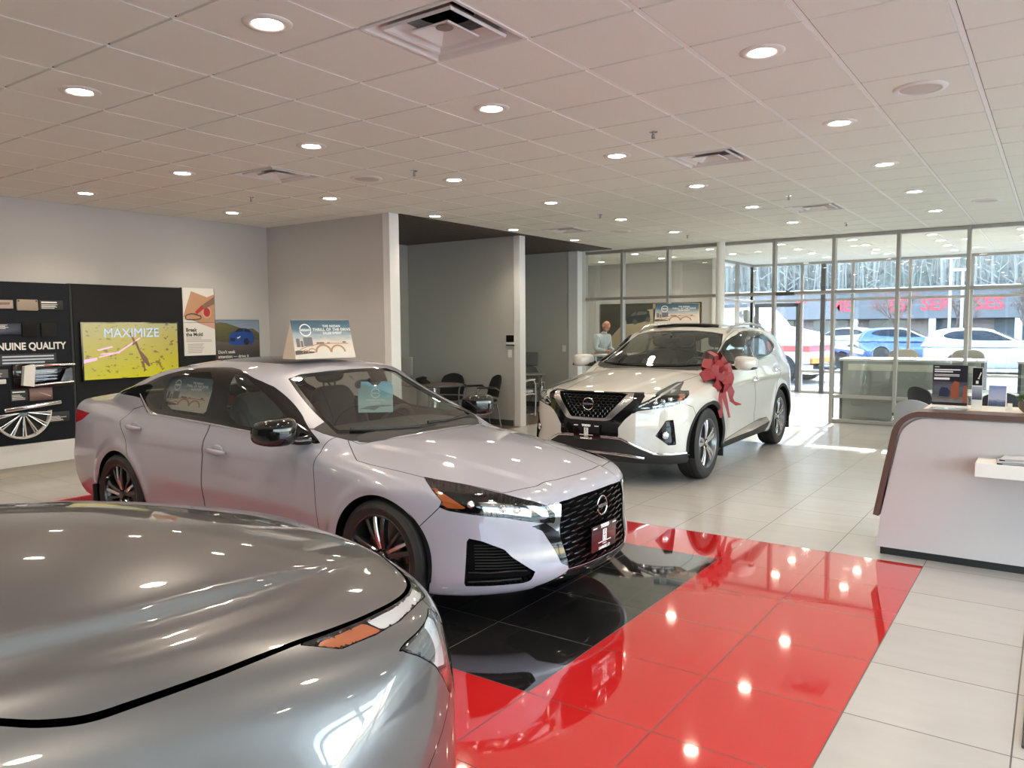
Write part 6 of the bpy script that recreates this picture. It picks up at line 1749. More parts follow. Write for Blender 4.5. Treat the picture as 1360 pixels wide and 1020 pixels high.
def build_bays():
    wood = mat('table_dark_wood', (.13, .095, .08), .3); fab = mat('black_upholstery', (.012, .012, .013), .8)
    fr = mat('chair_grey_frame', (.20, .20, .21), .3, .8)
    pedestal_table('round dark table in the nearer office bay behind the sedan windscreen', (-8.05, 9.3, .004), .46, wood, M['alu_dark'])
    guest_chair('visitor_chair', 'black visitor chair, left of the two against the grey bay wall', (-8.33, 9.97, .004), math.radians(-70), fab, fr, 'visitor chairs in the near bay')
    guest_chair('visitor_chair', 'black visitor chair with its seat free, right of the two against the grey bay wall', (-7.63, 9.98, .004), math.radians(-120), fab, fr, 'visitor chairs in the near bay')
    p = thing('phone_stand', 'small black desk phone on the dark table of the nearer bay', 'phone', (-8.30, 9.32, .744))
    bm = B(); prism(bm, [(0, 0), (.16, 0), (.16, .02), (.02, .09), (0, .09)], 0, .17, lambda u, v, d: (u-.08, d-.085, v)); obj('phone_body', bm, M['black'], p)
    bm = B(); tube(bm, [(-.02, -.10, .085), (-.02, 0, .10), (-.02, .10, .085)], .016, 8); obj('handset', bm, M['black'], p, 40)
    m = thing('desk_monitor', 'edge of a monitor standing behind the sedan in the nearer bay', 'monitor', (-8.75, 9.25, .744), .5)
    bm = B(); bx(bm, -.22, .22, -.015, .015, .12, .42, .005); obj('monitor_panel', bm, M['alu'], m); bm = B(); bx(bm, -.03, .03, -.02, .02, .008, .14); obj('monitor_stem', bm, M['alu_dark'], m); bm = B(); bx(bm, -.11, .11, -.08, .08, 0, .01); obj('monitor_foot', bm, M['alu_dark'], m)
    bm = B(); bx(bm, -9.4, -8.56, 8.75, 9.6, .704, .744); k = thing('corner_desk', 'dark corner desk under the monitor in the nearer bay', 'desk', (0, 0, 0)); obj('desk_top', bm, wood, k)
    for x in (-9.35, -8.61):
        for y in (9.0, 9.55):
            bm = B(); bx(bm, x-.025, x+.025, y-.025, y+.025, .004, .704); obj('leg', bm, M['alu_dark'], k)
    bm = B()
    for ob in (k,): pass
    bm.free()
    # farther bay
    pedestal_table('round grey topped table in the farther bay beside the crossover', (-8.27, 12.15, .004), .42, mat('table_grey_top', (.34, .29, .27), .25), M['alu_dark'], .745)
    guest_chair('white_frame_chair', 'white framed chair with black arms in the farther bay', (-8.05, 11.62, .004), math.radians(95), mat('pale_seat', (.60, .59, .57), .5), M['trim_white'])
    c = guest_chair('mesh_task_chair', 'tall mesh back chair at the far side of the bay table', (-8.62, 12.82, .004), math.radians(-55), mat('grey_mesh', (.12, .12, .115), .7), M['machined'])
    bm = B(); bx(bm, -.30, -.27, -.2, .2, .84, 1.12, .02); obj('upper_back', bm, mat('grey_mesh_2', (.12, .12, .115), .7), c, 40)
    # wall fittings
    w = thing('thermostat', 'black touch screen controller on the grey bay wall', 'controller', (-7.345, 10.42, 1.345))
    bm = B(); bx(bm, -.085, .085, -.022, 0, 0, .165, .004); obj('controller_case', bm, M['white_plastic'], w)
    bm = B(); bx(bm, -.078, .078, -.025, -.020, .045, .160); obj('controller_screen', bm, M['gloss_black'], w); bm = B(); bx(bm, -.085, .085, -.024, 0, -.012, .006); obj('controller_base', bm, M['black'], w)
    def plate(label, x, y, z, wd, ht, cat='switch', name='light_switch'):
        w = thing(name, label, cat, (x, y, z)); bm = B(); bx(bm, -wd/2, wd/2, -.007, 0, -ht/2, ht/2, .002); obj('cover_plate', bm, M['white_plastic'], w)
        if cat == 'switch':
            bm = B(); bx(bm, -.014, .014, -.011, -.006, -.03, .03, .002); obj('rocker', bm, M['trim_white'], w)
        else:
            for dz in (-.022, .022):
                bm = B(); lathe(bm, [(.001, -.009), (.014, -.009), (.015, -.006)], 16, 'Y', (0, 0, dz)); obj('socket', bm, M['black'], w)
        return w
    plate('white light switch under the black touch screen controller', -7.365, 10.42, 1.20, .075, .125)
    plate('white light switch on the far bay wall next to the white post', -8.06, 13.28, 1.20, .075, .125)
    plate('white wall socket with a plug in the far bay', -8.56, 13.28, .46, .075, .115, 'socket', 'wall_socket')
    c = thing('power_cord', 'black power cord hanging from the wall socket in the far bay', 'cord', (-8.56, 13.262, .48))
    bm = B(); bx(bm, -.02, .02, -.035, 0, -.02, .02, .006); obj('plug', bm, M['black'], c, 40)
    bm = B(); tube(bm, [(0, -.03, 0), (.06, -.04, -.10), (.13, -.05, -.27), (.17, -.06, -.40), (.20, -.08, -.468)], .006, 6); tube(bm, [(0, -.03, 0), (-.08, -.05, -.10), (-.2, -.1, -.25), (-.28, -.16, -.468)], .006, 6); obj('cable', bm, M['black'], c, 50)

def build_person():
    p = thing('person', 'bald man in a light blue shirt looking down at his hands behind the glass', 'person', (-8.42, 15.45, 0), math.radians(-12))
    skin = mat('skin', (.48, .235, .165), .5); shirt = mat('pale_blue_shirt', (.42, .50, .56), .75); trous = mat('dark_trousers', (.03, .032, .04), .8); shoe = mat('shoe_leather', (.02, .015, .012), .4)
    t = NT(shirt); t.bump(t.noise(t.pos(), 14, 3), .6, .02)
    def skinned(name, verts, edges, m, sub=2, parent=p):
        me = bpy.data.meshes.new(name); me.from_pydata([v[:3] for v in verts], edges, []); me.update()
        o = bpy.data.objects.new(name, me); COL.objects.link(o); o.parent = parent
        o.modifiers.new('s', 'SKIN'); sk = me.skin_vertices[0].data
        for i, v in enumerate(verts): sk[i].radius = (v[3], v[4] if len(v) > 4 else v[3])
        sk[0].use_root = True
        s = o.modifiers.new('u', 'SUBSURF'); s.levels = s.render_levels = sub
        me.materials.append(m)
        dg = bpy.context.evaluated_depsgraph_get(); m2 = bpy.data.meshes.new_from_object(o.evaluated_get(dg))
        o.modifiers.clear(); o.data = m2; m2.polygons.foreach_set('use_smooth', np.ones(len(m2.polygons), bool))
        if not m2.materials: m2.materials.append(m)
        return o
    # local +x is forward; the body is one surface from feet to head
    V = [(0, 0, .95, .15, .12), (.01, 0, 1.10, .155, .115), (.04, 0, 1.25, .165, .12), (.07, 0, 1.38, .17, .105), (.09, 0, 1.46, .07, .06), (.125, 0, 1.53, .055, .055),
         (.0, .10, .88, .10, .105), (.015, .105, .50, .07, .07), (-.01, .11, .09, .045, .05), (.10, .115, .045, .045, .035),
         (.0, -.10, .88, .10, .105), (.015, -.105, .50, .07, .07), (-.01, -.11, .09, .045, .05), (.10, -.115, .045, .045, .035),
         (.07, .19, 1.40, .065, .065), (.06, .255, 1.13, .048, .05), (.29, .13, 1.08, .036, .036), (.36, .07, 1.085, .028, .03),
         (.07, -.19, 1.40, .065, .065), (.06, -.255, 1.13, .048, .05), (.29, -.13, 1.08, .036, .036), (.36, -.07, 1.085, .028, .03)]
    E_ = [(0, 1), (1, 2), (2, 3), (3, 4), (4, 5), (0, 6), (6, 7), (7, 8), (8, 9), (0, 10), (10, 11), (11, 12), (12, 13), (3, 14), (14, 15), (15, 16), (16, 17), (3, 18), (18, 19), (19, 20), (20, 21)]
    body = skinned('body', V, E_, skin)
    # clothes: slightly larger shells
    g = lambda idx, k: [tuple(list(V[i][:3]) + [q+k for q in V[i][3:]]) for i in idx]
    skinned('shirt', g([0, 1, 2, 3, 14, 15, 16, 18, 19, 20, 4], .014), [(0, 1), (1, 2), (2, 3), (3, 4), (4, 5), (5, 6), (3, 7), (7, 8), (8, 9), (3, 10)], shirt)
    skinned('trousers', g([0, 6, 7, 8, 10, 11, 12], .016), [(0, 1), (1, 2), (2, 3), (0, 4), (4, 5), (5, 6)], trous)
    bm = B()
    for s in (-1, 1): blob(bm, (.06, s*.113, .045), (.135, .052, .045), .8)
    obj('shoes', bm, shoe, p, 60)
    bm = B(); tube(bm, [(.09+.065*math.cos(a), .07*math.sin(a), 1.478+.02*math.cos(a)) for a in np.linspace(0, 2*PI, 17)[:-1]], .016, 6, closed=True, flat=1.4); obj('collar', bm, shirt, p, 60)
    # head bowed forward
    bm = B(); R = Matrix.Rotation(.62, 3, 'Y'); hc = Vector((.155, 0, 1.625))
    blob(bm, (0, 0, .02), (.098, .078, .112), 1., 28, 20)
    for v in bm.verts:
        x, y, z = v.co
        if z < -.02: v.co.x = x*(1+.0) + (.018 if x > 0 else .022*(-z/.1)); v.co.y = y*(1-.9*(-z-.02))
        if x > .05 and -.01 < z < .05: v.co.x -= .008*(1-abs(z-.02)/.03)      # eye hollow
    def hp(q): return hc + R @ Vector(q)
    for v in bm.verts: v.co = hp(v.co)
    tube(bm, [hp((.088, 0, .028)), hp((.112, 0, -.012)), hp((.094, 0, -.026))], [.009, .015, .008], 8)
    for s in (-1, 1):
        blob(bm, hp((-.005, s*.080, .0)), (.020, .010, .030), .8, 12, 8, R)
    obj('head', bm, skin, p, 60)
    bm = B()
    for s in (-1, 1): blob(bm, hp((.088, s*.032, .024)), (.008, .012, .006), 1., 10, 6, R)
    obj('eyes', bm, mat('eye_dark', (.02, .015, .012), .2), p, 60)
    bm = B()
    for s in (-1, 1): tube(bm, [hp((.090, s*.016, .044)), hp((.090, s*.036, .050)), hp((.078, s*.052, .042))], .0045, 6)
    obj('eyebrows', bm, mat('brow', (.14, .08, .05), .8), p)
    bm = B(); tube(bm, [hp((.090, -.026, -.056)), hp((.101, 0, -.054)), hp((.090, .026, -.056))], .0065, 6); obj('mouth', bm, mat('lips', (.33, .12, .10), .5), p, 60)
    # hands with separate fingers, meeting over a sheet
    for s in (-1, 1):
        w = Vector((.365, s*.068, 1.085)); f = Vector((.9, -s*.42, -.12)).normalized(); sd = Vector((0, 0, 1)).cross(f).normalized(); up = f.cross(sd)
        bm = B(); Rm = Matrix((f, sd, up)).transposed(); blob(bm, w + f*.045, (.052, .040, .015), .7, 14, 8, Rm)
        for k, (o_, L_) in enumerate(((-.030, .068), (-.010, .078), (.010, .074), (.029, .060))):
            a = w + f*.086 + sd*o_
            tube(bm, [a, a + f*L_*.45 - up*.006, a + f*L_*.78 - up*.020, a + f*L_ - up*.036], [.0095, .009, .0085, .006], 8)
        a = w + f*.03 - sd*(s*-1)*.036*(-1)
        tube(bm, [a, a + f*.032 + sd*s*.018, a + f*.062 + sd*s*.020 - up*.006], [.011, .010, .007], 8)
        obj('hand', bm, skin, p, 60)
    return p

def build_office():
    build_person()
    dk = thing('office_desk', 'pale office desk in front of the bald man', 'desk', (-7.58, 15.25, 0), math.radians(-12))
    bm = B(); bx(bm, -.45, .65, -.75, .75, .99, 1.03, .004); obj('desk_top', bm, M['trim_white'], dk)
    for a in (-.40, .60):
        for b in (-.70, .70):
            bm = B(); bx(bm, a-.03, a+.03, b-.03, b+.03, 0, .99); obj('leg', bm, M['alu'], dk)
    bm = B(); s = thing('paper_sheet', 'sheet of paper on the office desk under the hands of the man', 'paper', (-7.93, 15.34, 1.031), math.radians(-12)); bx(bm, -.06, .16, -.15, .15, 0, .002); obj('sheet', bm, PM['paper'], s)
    # wide road picture on the back wall
    t = thing('road_picture', 'wide picture of a dark suv on a road hanging on the office back wall', 'picture', (-9.22, 16.9, .80))
    bm = B(); bx(bm, 0, 2.60, -.03, 0, 0, 1.37); obj('picture_board', bm, PM['ink'], t)
    fn = frame_fn((0, -.031, 0), (1, 0, 0)); h = 1.37
    flat('picture_trees', [[(.02, .02), (.02, 1.35), (1.5, 1.35), (1.5, .9), (.55, .55)]], fn, grad_mat('picture_trees', [(0, (.02, .025, .015)), (1, (.06, .06, .045))], 8, .8), t, .001)
    flat('picture_road', [[(.05, .02), (.25, .5), (.75, 1.0), (1.3, 1.22), (2.1, 1.30), (2.1, .02)]], fn, grad_mat('picture_road', [(0, (.30, .24, .16)), (.6, (.42, .36, .25)), (1, (.50, .45, .34))], 5, .4, stretch=(1, 1, 7)), t, .002)
    flat('picture_rock', [[(1.48, .02), (1.42, 1.35), (2.58, 1.35), (2.58, .02)]], fn, grad_mat('picture_rock', [(0, (.10, .07, .05)), (.4, (.20, .14, .08)), (1, (.52, .40, .20))], 3, .5), t, .002)
    flat('picture_forest', [[(1.62, .02), (1.55, .9), (1.80, 1.0), (2.3, .8), (2.3, .02)]], fn, mat('picture_dark', (.035, .035, .03), .6), t, .0025)
    T = lambda P: [(.72+(u-1.40)*.93, .88+(v-.66)*.74) for u, v in P]
    car = T([(1.42, .66), (1.40, .84), (1.47, .93), (1.60, 1.08), (1.92, 1.12), (2.05, 1.08), (2.08, .86), (2.0, .76), (1.75, .69)])
    flat('picture_car', [car], fn, mat('picture_car_navy', (.025, .032, .04), .4), t, .003)
    flat('picture_car_glass', [T([(1.52, .93), (1.63, 1.05), (1.70, 1.06), (1.66, .93)]), T([(1.70, .94), (1.74, 1.07), (2.0, 1.06), (1.98, .97)])], fn, mat('picture_glass', (.12, .14, .15), .4), t, .0035)
    flat('picture_wheels', [T([(x+.07*math.cos(a), z+.085*math.sin(a)) for a in np.linspace(0, 2*PI, 17)[:-1]]) for x, z in ((1.66, .73), (2.02, .80))], fn, mat('picture_wheel', (.10, .10, .10), .5), t, .0038)

def build_front_room():
    body = mat('counter_grey_panel', (.36, .37, .345), .4); band = mat('counter_cream_band', (.72, .70, .60), .4); top = mat('counter_white_top', (.80, .80, .78), .3)
    for k, (x0, x1, lab) in enumerate(((-3.02, -.92, 'long grey service counter with white top behind the glass partition'), (-.46, 2.0, 'grey service counter to the right of the long one behind the glass'))):
        t = thing('service_counter', lab, 'counter', (x0, 14.12, 0), 0); L = x1-x0
        bm = B(); bx(bm, 0, L, 0, .04, 0, 1.02); bx(bm, 0, L, .04, .62, 0, .98); obj('front_panel', bm, body, t)
        bm = B(); bx(bm, .12, L-.1, -.012, .002, .86, .97); obj('light_band', bm, band, t)
        bm = B(); bx(bm, -.02, L+.02, -.06, .66, 1.022, 1.06, .006); obj('counter_top', bm, top, t)
        bm = B(); bx(bm, -.008, .035, -.014, .63, 0, 1.02); bx(bm, L-.035, L+.008, -.014, .63, 0, 1.02); obj('end_panel', bm, M['alu_dark'], t)
    gm = mat('grey_task_fabric', (.27, .265, .25), .8)
    for x, lab in ((-2.25, 'rounded grey task chair back behind the long counter, left one'), (-1.25, 'rounded grey task chair back behind the long counter, right one')):
        t = thing('task_chair', lab, 'chair', (x, 15.25, 0), math.radians(-90), 'task chairs behind the long counter')
        bm = B(); blob(bm, (-.24, 0, .92), (.05, .26, .27), .55, 24, 12); obj('backrest', bm, gm, t, 60)
        bm = B(); blob(bm, (.02, 0, .50), (.25, .25, .045), .5); obj('seat', bm, gm, t, 60)
        bm = B(); tube(bm, [(0, 0, .46), (0, 0, .09)], .03, 10); tube(bm, [(-.05, 0, .45), (-.27, 0, .50), (-.27, 0, .75)], .02, 8)
        for k in range(5): tube(bm, [(0, 0, .10), (.28*math.cos(k*2*PI/5), .28*math.sin(k*2*PI/5), .07)], .02, 6)
        obj('chair_base', bm, M['alu_dark'], t, 40)
        for k in range(5):
            bm = B(); blob(bm, (.28*math.cos(k*2*PI/5), .28*math.sin(k*2*PI/5), .03), (.03, .03, .03)); obj('caster', bm, M['black'], t, 60)
    tt = mat('table_pale_blue_top', (.62, .68, .70), .25)
    pedestal_table('round pale table before the glass partition behind the desk', (-.90, 11.75, 0), .53, tt, M['alu'], .74)
    dk = mat('dark_navy_shell', (.014, .017, .026), .5); pale = mat('pale_blue_shell', (.40, .45, .49), .4); fr = M['machined']
    guest_chair('arm_chair', 'pale blue grey arm chair nearest the desk end, facing the round table', (-1.13, 9.25, 0), math.radians(75), pale, fr)
    guest_chair('arm_chair', 'dark perforated chair at the left side of the round pale table', (-1.22, 11.1, 0), math.radians(50), dk, fr, None, True, True)
    guest_chair('arm_chair', 'black chair on the near side of the round pale table behind the flyer', (-.55, 10.72, 0), math.radians(100), dk, fr, None, True, True)
    guest_chair('arm_chair', 'dark perforated chair at the right side of the round pale table', (-.12, 11.45, 0), math.radians(170), dk, fr, None, True, True)
    return

def build_bow(c, n, F=None):
    """gift bow; c centre, n outward normal"""
    t = thing('gift_bow', 'red ribbon gift bow with hanging tails on the fender of the white crossover', 'bow', c)
    red = mat('red_satin_ribbon', (.25, .016, .024), .42); tt = NT(red)
    n = Vector(n).normalized(); up = Vector((0, 0, 1)); up = (up - n*up.dot(n)).normalized(); sd = up.cross(n)
    def ribbon(name, pts, w, wdirs):
        bm = B(); a = []
        for i, p in enumerate(pts):
            p = Vector(p); wd = Vector(wdirs[i]).normalized()
            tg = (Vector(pts[min(i+1, len(pts)-1)]) - Vector(pts[max(i-1, 0)])).normalized(); nn = tg.cross(wd).normalized()*.0012
            ww = w[i] if isinstance(w, list) else w
            a.append([bm.verts.new(p+wd*ww/2+nn), bm.verts.new(p-wd*ww/2+nn), bm.verts.new(p-wd*ww/2-nn), bm.verts.new(p+wd*ww/2-nn)])
        for p, q in zip(a, a[1:]):
            for j in range(4): bm.faces.new((p[j], p[(j+1) % 4], q[(j+1) % 4], q[j]))
        bm.faces.new(a[0]); bm.faces.new(a[-1][::-1])
        return obj(name, bm, red, t, 35)
    r = random.Random(5)
    for k in range(13):
        ring = 0 if k < 8 else 1
        a = (k*2*PI/8 + .2) if ring == 0 else ((k-8)*2*PI/5 + .5)
        L = (.215 + .05*r.random()) if ring == 0 else .14
        out = (sd*math.cos(a) + up*math.sin(a)); lift = .20 if ring == 0 else .75
        d = (out + n*lift).normalized(); side = n.cross(out).normalized()
        tw = (side + n*(r.random()-.5)*.9).normalized(); hgt = d.cross(tw).normalized()*.07
        base = n*.02
        pts = [base, base+d*L*.35+hgt*.8, base+d*L*.75+hgt*1.0, base+d*L, base+d*L*.97-hgt*.2, base+d*L*.6-hgt*.7, base+d*L*.25-hgt*.3, base+n*.005]
        ribbon('loop', pts, [.05, .12, .135, .11, .10, .12, .09, .04], [tw]*8)
    bm = B(); blob(bm, n*.05, (.028, .028, .028)); obj('knot', bm, red, t, 60)
    # knot tail bundle, then three tails
    def tail(p0, steps, w, tws):
        pts = [Vector(p0)]
        for s in steps: pts.append(pts[-1] + sd*s[0] + up*s[1] + n*s[2])
        ribbon('tail', pts, w, tws)
    tail(n*.03 - up*.05, [(-.005, -.08, .01), (-.01, -.09, .0), (-.025, -.10, .0), (-.03, -.10, .0), (-.02, -.09, .0)], [.07, .085, .08, .075, .065, .03], [sd+n*.3, sd, sd+n*.2, sd-n*.2, sd+n*.3, sd])
    tail(n*.03 - up*.05, [(.02, -.08, .015), (.015, -.09, .0), (.0, -.10, .0), (.0, -.11, .0), (-.005, -.09, .0)], [.07, .08, .07, .065, .055, .03], [sd-n*.4, sd, sd+n*.3, sd, sd-n*.3, sd])
    tail(n*.03 - up*.02, [(.05, -.05, .03), (.055, -.08, .01), (.035, -.09, -.01), (-.015, -.08, -.01), (.02, -.05, .02), (.07, -.02, .02)], [.07, .085, .085, .08, .07, .05, .01], [sd+up*.7, sd+up*.4, sd+n*.6, sd+n*.5, sd+up*.6, up, up])
    tail(n*.04 - up*.02, [(.02, -.05, .02), (.015, -.06, .0), (.0, -.05, .0)], [.08, .095, .085, .05], [sd+n*.3, sd-n*.2, sd, sd])
    tail(n*.04 - up*.03, [(-.02, -.05, .02), (-.005, -.06, .0), (.01, -.06, .0)], [.06, .085, .075, .04], [sd-n*.3, sd+n*.2, sd, sd])
    return t

# ---------------------------------------------------------------- outside
def simple_car(kind, paint, name, label, loc, rz):
    F = sedan_surface()[0] if kind == 'sedan' else suv_surface()
    zc = .335 if kind == 'sedan' else .36
    WX = (0., -2.885) if kind == 'sedan' else (0., -2.706)
    root = thing(name, label, 'car', loc, rz)
    S = surface_net(F, (-4.15, -1.12, .10), (1.1, 1.12, 1.75), .05)
    S = arch_cut(S, WX, zc+.035, zc)
    if kind == 'sedan': P = [(-2.9,1.17),(-2.51,1.28),(-2.17,1.34),(-1.56,1.34),(-1.28,1.26),(-.70,.96),(-1.70,1.0),(-2.45,1.03)]; wz = [(-.2,.97),(.64,.985),(.5,1.29),(-.2,1.33)]; wx = -1.42
    else: P = [(-.95,1.19),(-1.2,1.31),(-1.55,1.46),(-1.85,1.54),(-2.4,1.55),(-2.9,1.51),(-3.2,1.36),(-3.0,1.26),(-2.0,1.185)]; wz = [(-.2,1.18),(.68,1.20),(.55,1.52),(-.2,1.57)]; wx = -1.8
    g, S = cut(S, side_poly(P, .4, 1), 0); w, S = cut(S, front_poly(wz, 0, wx), 0)
    lr(g, lambda p: link_arr('side_windows', p, M['gloss_black'], root)); link_arr('windscreen', w, M['gloss_black'], root)
    if kind == 'sedan': lp = nose_poly([(.38,.797),(-.2,.68),(-.33,.6),(-.2,.57),(.3,.66)], 0, .1)
    else: lp = nose_poly([(.187,.93),(-.05,.93),(-.06,.80),(.02,.715),(.15,.868)], 0, .2)
    l, S = cut(S, lp, 0); lr(l, lambda p: link_arr('headlight', p, M['lamp_white'], root))
    link_arr('body', S, paint, root)
    for xc in WX:
        for s in (-1, 1):
            bm = B(); lathe(bm, [(.001, -.10), (.20, -.10), (.21, -.115), (zc-.02, -.115), (zc, -.09), (zc, .09), (.001, .09)], 24, 'Y', (xc, s*.80, zc)); obj('wheel', bm, M['rubber'], root, 40)
    return root
def repaint(root, m):
    for c in root.children:
        if c.name.startswith('body'): c.material_slots[0].link = 'OBJECT'; c.material_slots[0].material = m

def build_outside():
    asphalt = mat('pale_asphalt', (.40, .40, .41), .85); t = NT(asphalt); n = t.noise(t.pos(), .35, 5, .6); t.l(t.mix(n, (.16, .16, .165), (.28, .28, .28)), t.b.inputs['Base Color'])
    bm = B(); bx(bm, -70, 70, -45, 64, -.30, -.16); g = struct('floor_outside', bm, asphalt)
    bm = B(); bx(bm, XL-1.5, XR+1.5, YB-2.2, YB-.02, -.16, -.02); bx(bm, XL, XR+1.5, YE+.08, YE+2.2, -.16, -.02); bx(bm, XR+.1, XR+16, YB-8, YE, -.16, -.02); struct('floor_pavement_bounce', bm, mat('pale_concrete', (.62, .61, .59), .8))  # right-hand apron widened out of view to bounce daylight onto the ceiling
    bm = B(); bx(bm, XL-.3, XR+.3, YB-.3, YE+.2, -.16, -.001); struct('floor_slab', bm, mat('slab', (.3, .3, .3), .8))
    navy = mat('navy_car_paint', (.02, .06, .20), .3, coat=1.); blu = mat('blue_car_paint', (.05, .16, .45), .3, coat=1.); wht = mat('white_car_paint', (.5, .5, .51), .3, coat=1.); red = mat('red_car_paint', (.45, .02, .025), .3, coat=1.)
    gz = -.16
    a = simple_car('sedan', navy, 'navy_sedan', 'navy blue sedan parked outside beyond the door post', (-7.35, 34.5, gz), math.radians(8))
    def cp(label, nm, src, m, x, y, rz):
        r = dup(src, (x, y, gz), math.radians(rz), label); r.name = nm; repaint(r, m); return r
    cp('bright blue sedan parked outside behind the navy one', 'blue_sedan', a, blu, -9.4, 38.5, 8)
    cp('dark blue sedan at the right edge of the outside lot', 'blue_sedan', a, navy, 1.2, 36., -170)
    b = simple_car('suv', wht, 'white_suv', 'white car parked outside above the long counter', (-4.2, 41., gz), math.radians(10))
    repaint(b, mat('mid_blue_car_paint', (.06, .13, .30), .3, coat=1.)); b.name = 'blue_suv'; b['label'] = 'mid blue suv parked outside above the long counter'
    cp('white suv parked outside to the right of the sign holder', 'white_suv', b, wht, -.4, 33.0, 12)
    cp('red suv parked far across the outside lot', 'red_suv', b, red, 3.2, 44., 5)
    cp('white suv parked before the long store, left end', 'white_suv', b, wht, -11.3, 45., 170)
    # red and white truck close to the glass
    tr = thing('delivery_truck', 'red and white truck parked right outside the glass next to the door', 'truck', (-6.9, 25.2, gz), math.radians(-8))
    wt = mat('truck_white', (.55, .55, .55), .35, coat=.6)
    bm = B(); prism(bm, [(-2.6, .55), (-2.6, 2.35), (-1.0, 2.35), (-.45, 1.75), (.55, 1.55), (.95, 1.25), (1.0, .62)], -1.0, 1.0, lambda u, v, d: (u, d, v)); obj('truck_cab', bm, wt, tr)
    bm = B(); bx(bm, -.38, -.20, -1.012, 1.012, .45, 1.62); bx(bm, .05, 1.0, -1.012, 1.012, .98, 1.16); obj('red_stripe', bm, red, tr)
    bm = B(); bx(bm, .6, 1.06, -.9, .9, .62, .78); obj('orange_lamps', bm, mat('orange_lens', (.75, .25, .03), .3), tr)
    bm = B(); bx(bm, .3, 1.1, -.95, .95, .30, .58); obj('truck_bumper', bm, M['chrome'], tr)
    bm = B(); prism(bm, [(-.98, 2.28), (-.50, 1.78), (-.9, 1.76), (-1.4, 2.2)], -1.015, 1.015, lambda u, v, d: (u, d, v)); obj('cab_window', bm, M['gloss_black'], tr)
    for x in (.15, -2.1):
        for s in (-1, 1):
            bm = B(); lathe(bm, [(.001, -.13), (.30, -.13), (.42, -.13), (.45, -.1), (.45, .13), (.001, .13)], 24, 'Y', (x, s*.92, .45)); obj('wheel', bm, M['rubber'], tr, 40)
    y = thing('yellow_sign', 'yellow panel sign outside beyond the glass door', 'sign', (-9.3, 30., gz))
    bm = B(); bx(bm, -.42, .42, -.06, .06, 1.82, 2.24, .01); obj('sign_panel', bm, mat('sign_yellow', (.85, .75, .02), .5), y); bm = B(); bx(bm, -.06, .06, -.05, .05, 0, 1.82); obj('sign_post', bm, M['alu'], y)
    # store across the street
    st = thing('store_building', 'long grey store with red letters across the street', 'building', (0, 60., gz))
    fas = mat('store_fascia', (.15, .145, .155), .7); brk = mat('store_brick', (.30, .24, .24), .8)
    bm = B(); bx(bm, -32, 24, 0, 3.5, 0, 4.1); obj('store_wall', bm, brk, st)
    bm = B(); bx(bm, -32, 24, -2.0, .0, 2.15, 4.1); obj('store_fascia', bm, fas, st)
    bm = B(); bx(bm, -32.2, 24.2, -2.2, .1, 4.0, 4.25); obj('store_coping', bm, wt, st)
    win = mat('store_glass', (.10, .12, .15), .15)
    for k in range(14):
        bm = B(); bx(bm, -30+k*3.8, -27.6+k*3.8, -.06, .02, .4, 2.1); obj('store_window', bm, win, st)
    for k in range(12):
        bm = B(); bx(bm, -31+k*4.8, -30.6+k*4.8, -1.9, -1.5, 0, 2.15); obj('store_column', bm, wt, st)
    for x, s in ((-15.2, 'T'), (-12.5, 'ME'), (-8.9, 'ES'), (-6.6, 'SER'), (-3.6, 'SES')):
        bm = B(); text_bm(bm, s, 1.15, lambda u, v: (x+u, -2.03, 3.05+v), bold=.03); obj('red_letters', bm, mat('letter_red' + s, (.80, .05, .07), .5), st)
    # street lamps and bare trees
    for k, (x, yy, h, lab) in enumerate(((-3.9, 39., 4.6, 'slim pale lamp post outside, left of the pair in the middle window'), (-3.35, 38., 4.0, 'slim pale lamp post outside, right of the pair in the middle window'), (-.9, 42., 3.6, 'pale lamp post outside in the right window'))):
        l = thing('lamp_post', lab, 'lamp post', (x, yy, gz)); bm = B(); tube(bm, [(0, 0, 0), (0, 0, h)], .06, 8); obj('post', bm, wt, l, 40); bm = B(); bx(bm, -.35, .35, -.12, .12, h, h+.12, .02); obj('lamp_head', bm, wt, l); bm = B(); lathe(bm, [(.001, .5), (.2, .5), (.2, 0), (.001, 0)], 14); obj('footing', bm, fas, l, 40)
    bark = mat('bare_bark', (.16, .11, .09), .9); r = random.Random(4)
    def bare_tree(label, x, yy, h, buds):
        t = thing('bare_tree', label, 'tree', (x, yy, gz), 0, 'bare trees along the street')
        bm = B(); tips = []
        def grow(p, d, L, rad, lev):
            q = p + d*L; tube(bm, [p, p+d*L*.5+Vector((r.random()-.5, r.random()-.5, 0))*L*.08, q], [rad, rad*.85, rad*.65], 5, cap=False)
            if lev == 0: tips.append(q); return
            for _ in range(4 if lev > 1 else 5):
                dd = (d + Vector((r.random()-.5, r.random()-.5, r.random()-.25))*1.5).normalized(); grow(p+d*L*(.55+.45*r.random()), dd, L*(.55+.2*r.random()), rad*.55, lev-1)
        grow(Vector((0, 0, 0)), Vector((0, 0, 1)), h*.38, .09, 3); obj('trunk_and_branches', bm, bark, t)
        bm = B()
        for q in tips:
            for _ in range(3):
                c = q + Vector((r.random()-.5, r.random()-.5, r.random()-.5))*.35; s = .035
                v = [bm.verts.new(c+Vector(o)*s) for o in ((-1, 0, -1), (1, 0, -1), (1, .4, 1), (-1, -.4, 1))]; bm.faces.new(v)
        obj('buds', bm, mat('bud_' + str(int(-x*10)), buds, .8), t)
    bare_tree('bare reddish street tree in the window above the long counter', -7.1, 46., 4.8, (.30, .13, .11))
    bare_tree('bare street tree in front of the store beside the lamp posts', -4.4, 47., 4.6, (.22, .16, .12))
    bare_tree('bare street tree in the right window', -1.2, 47., 5.0, (.20, .15, .12))
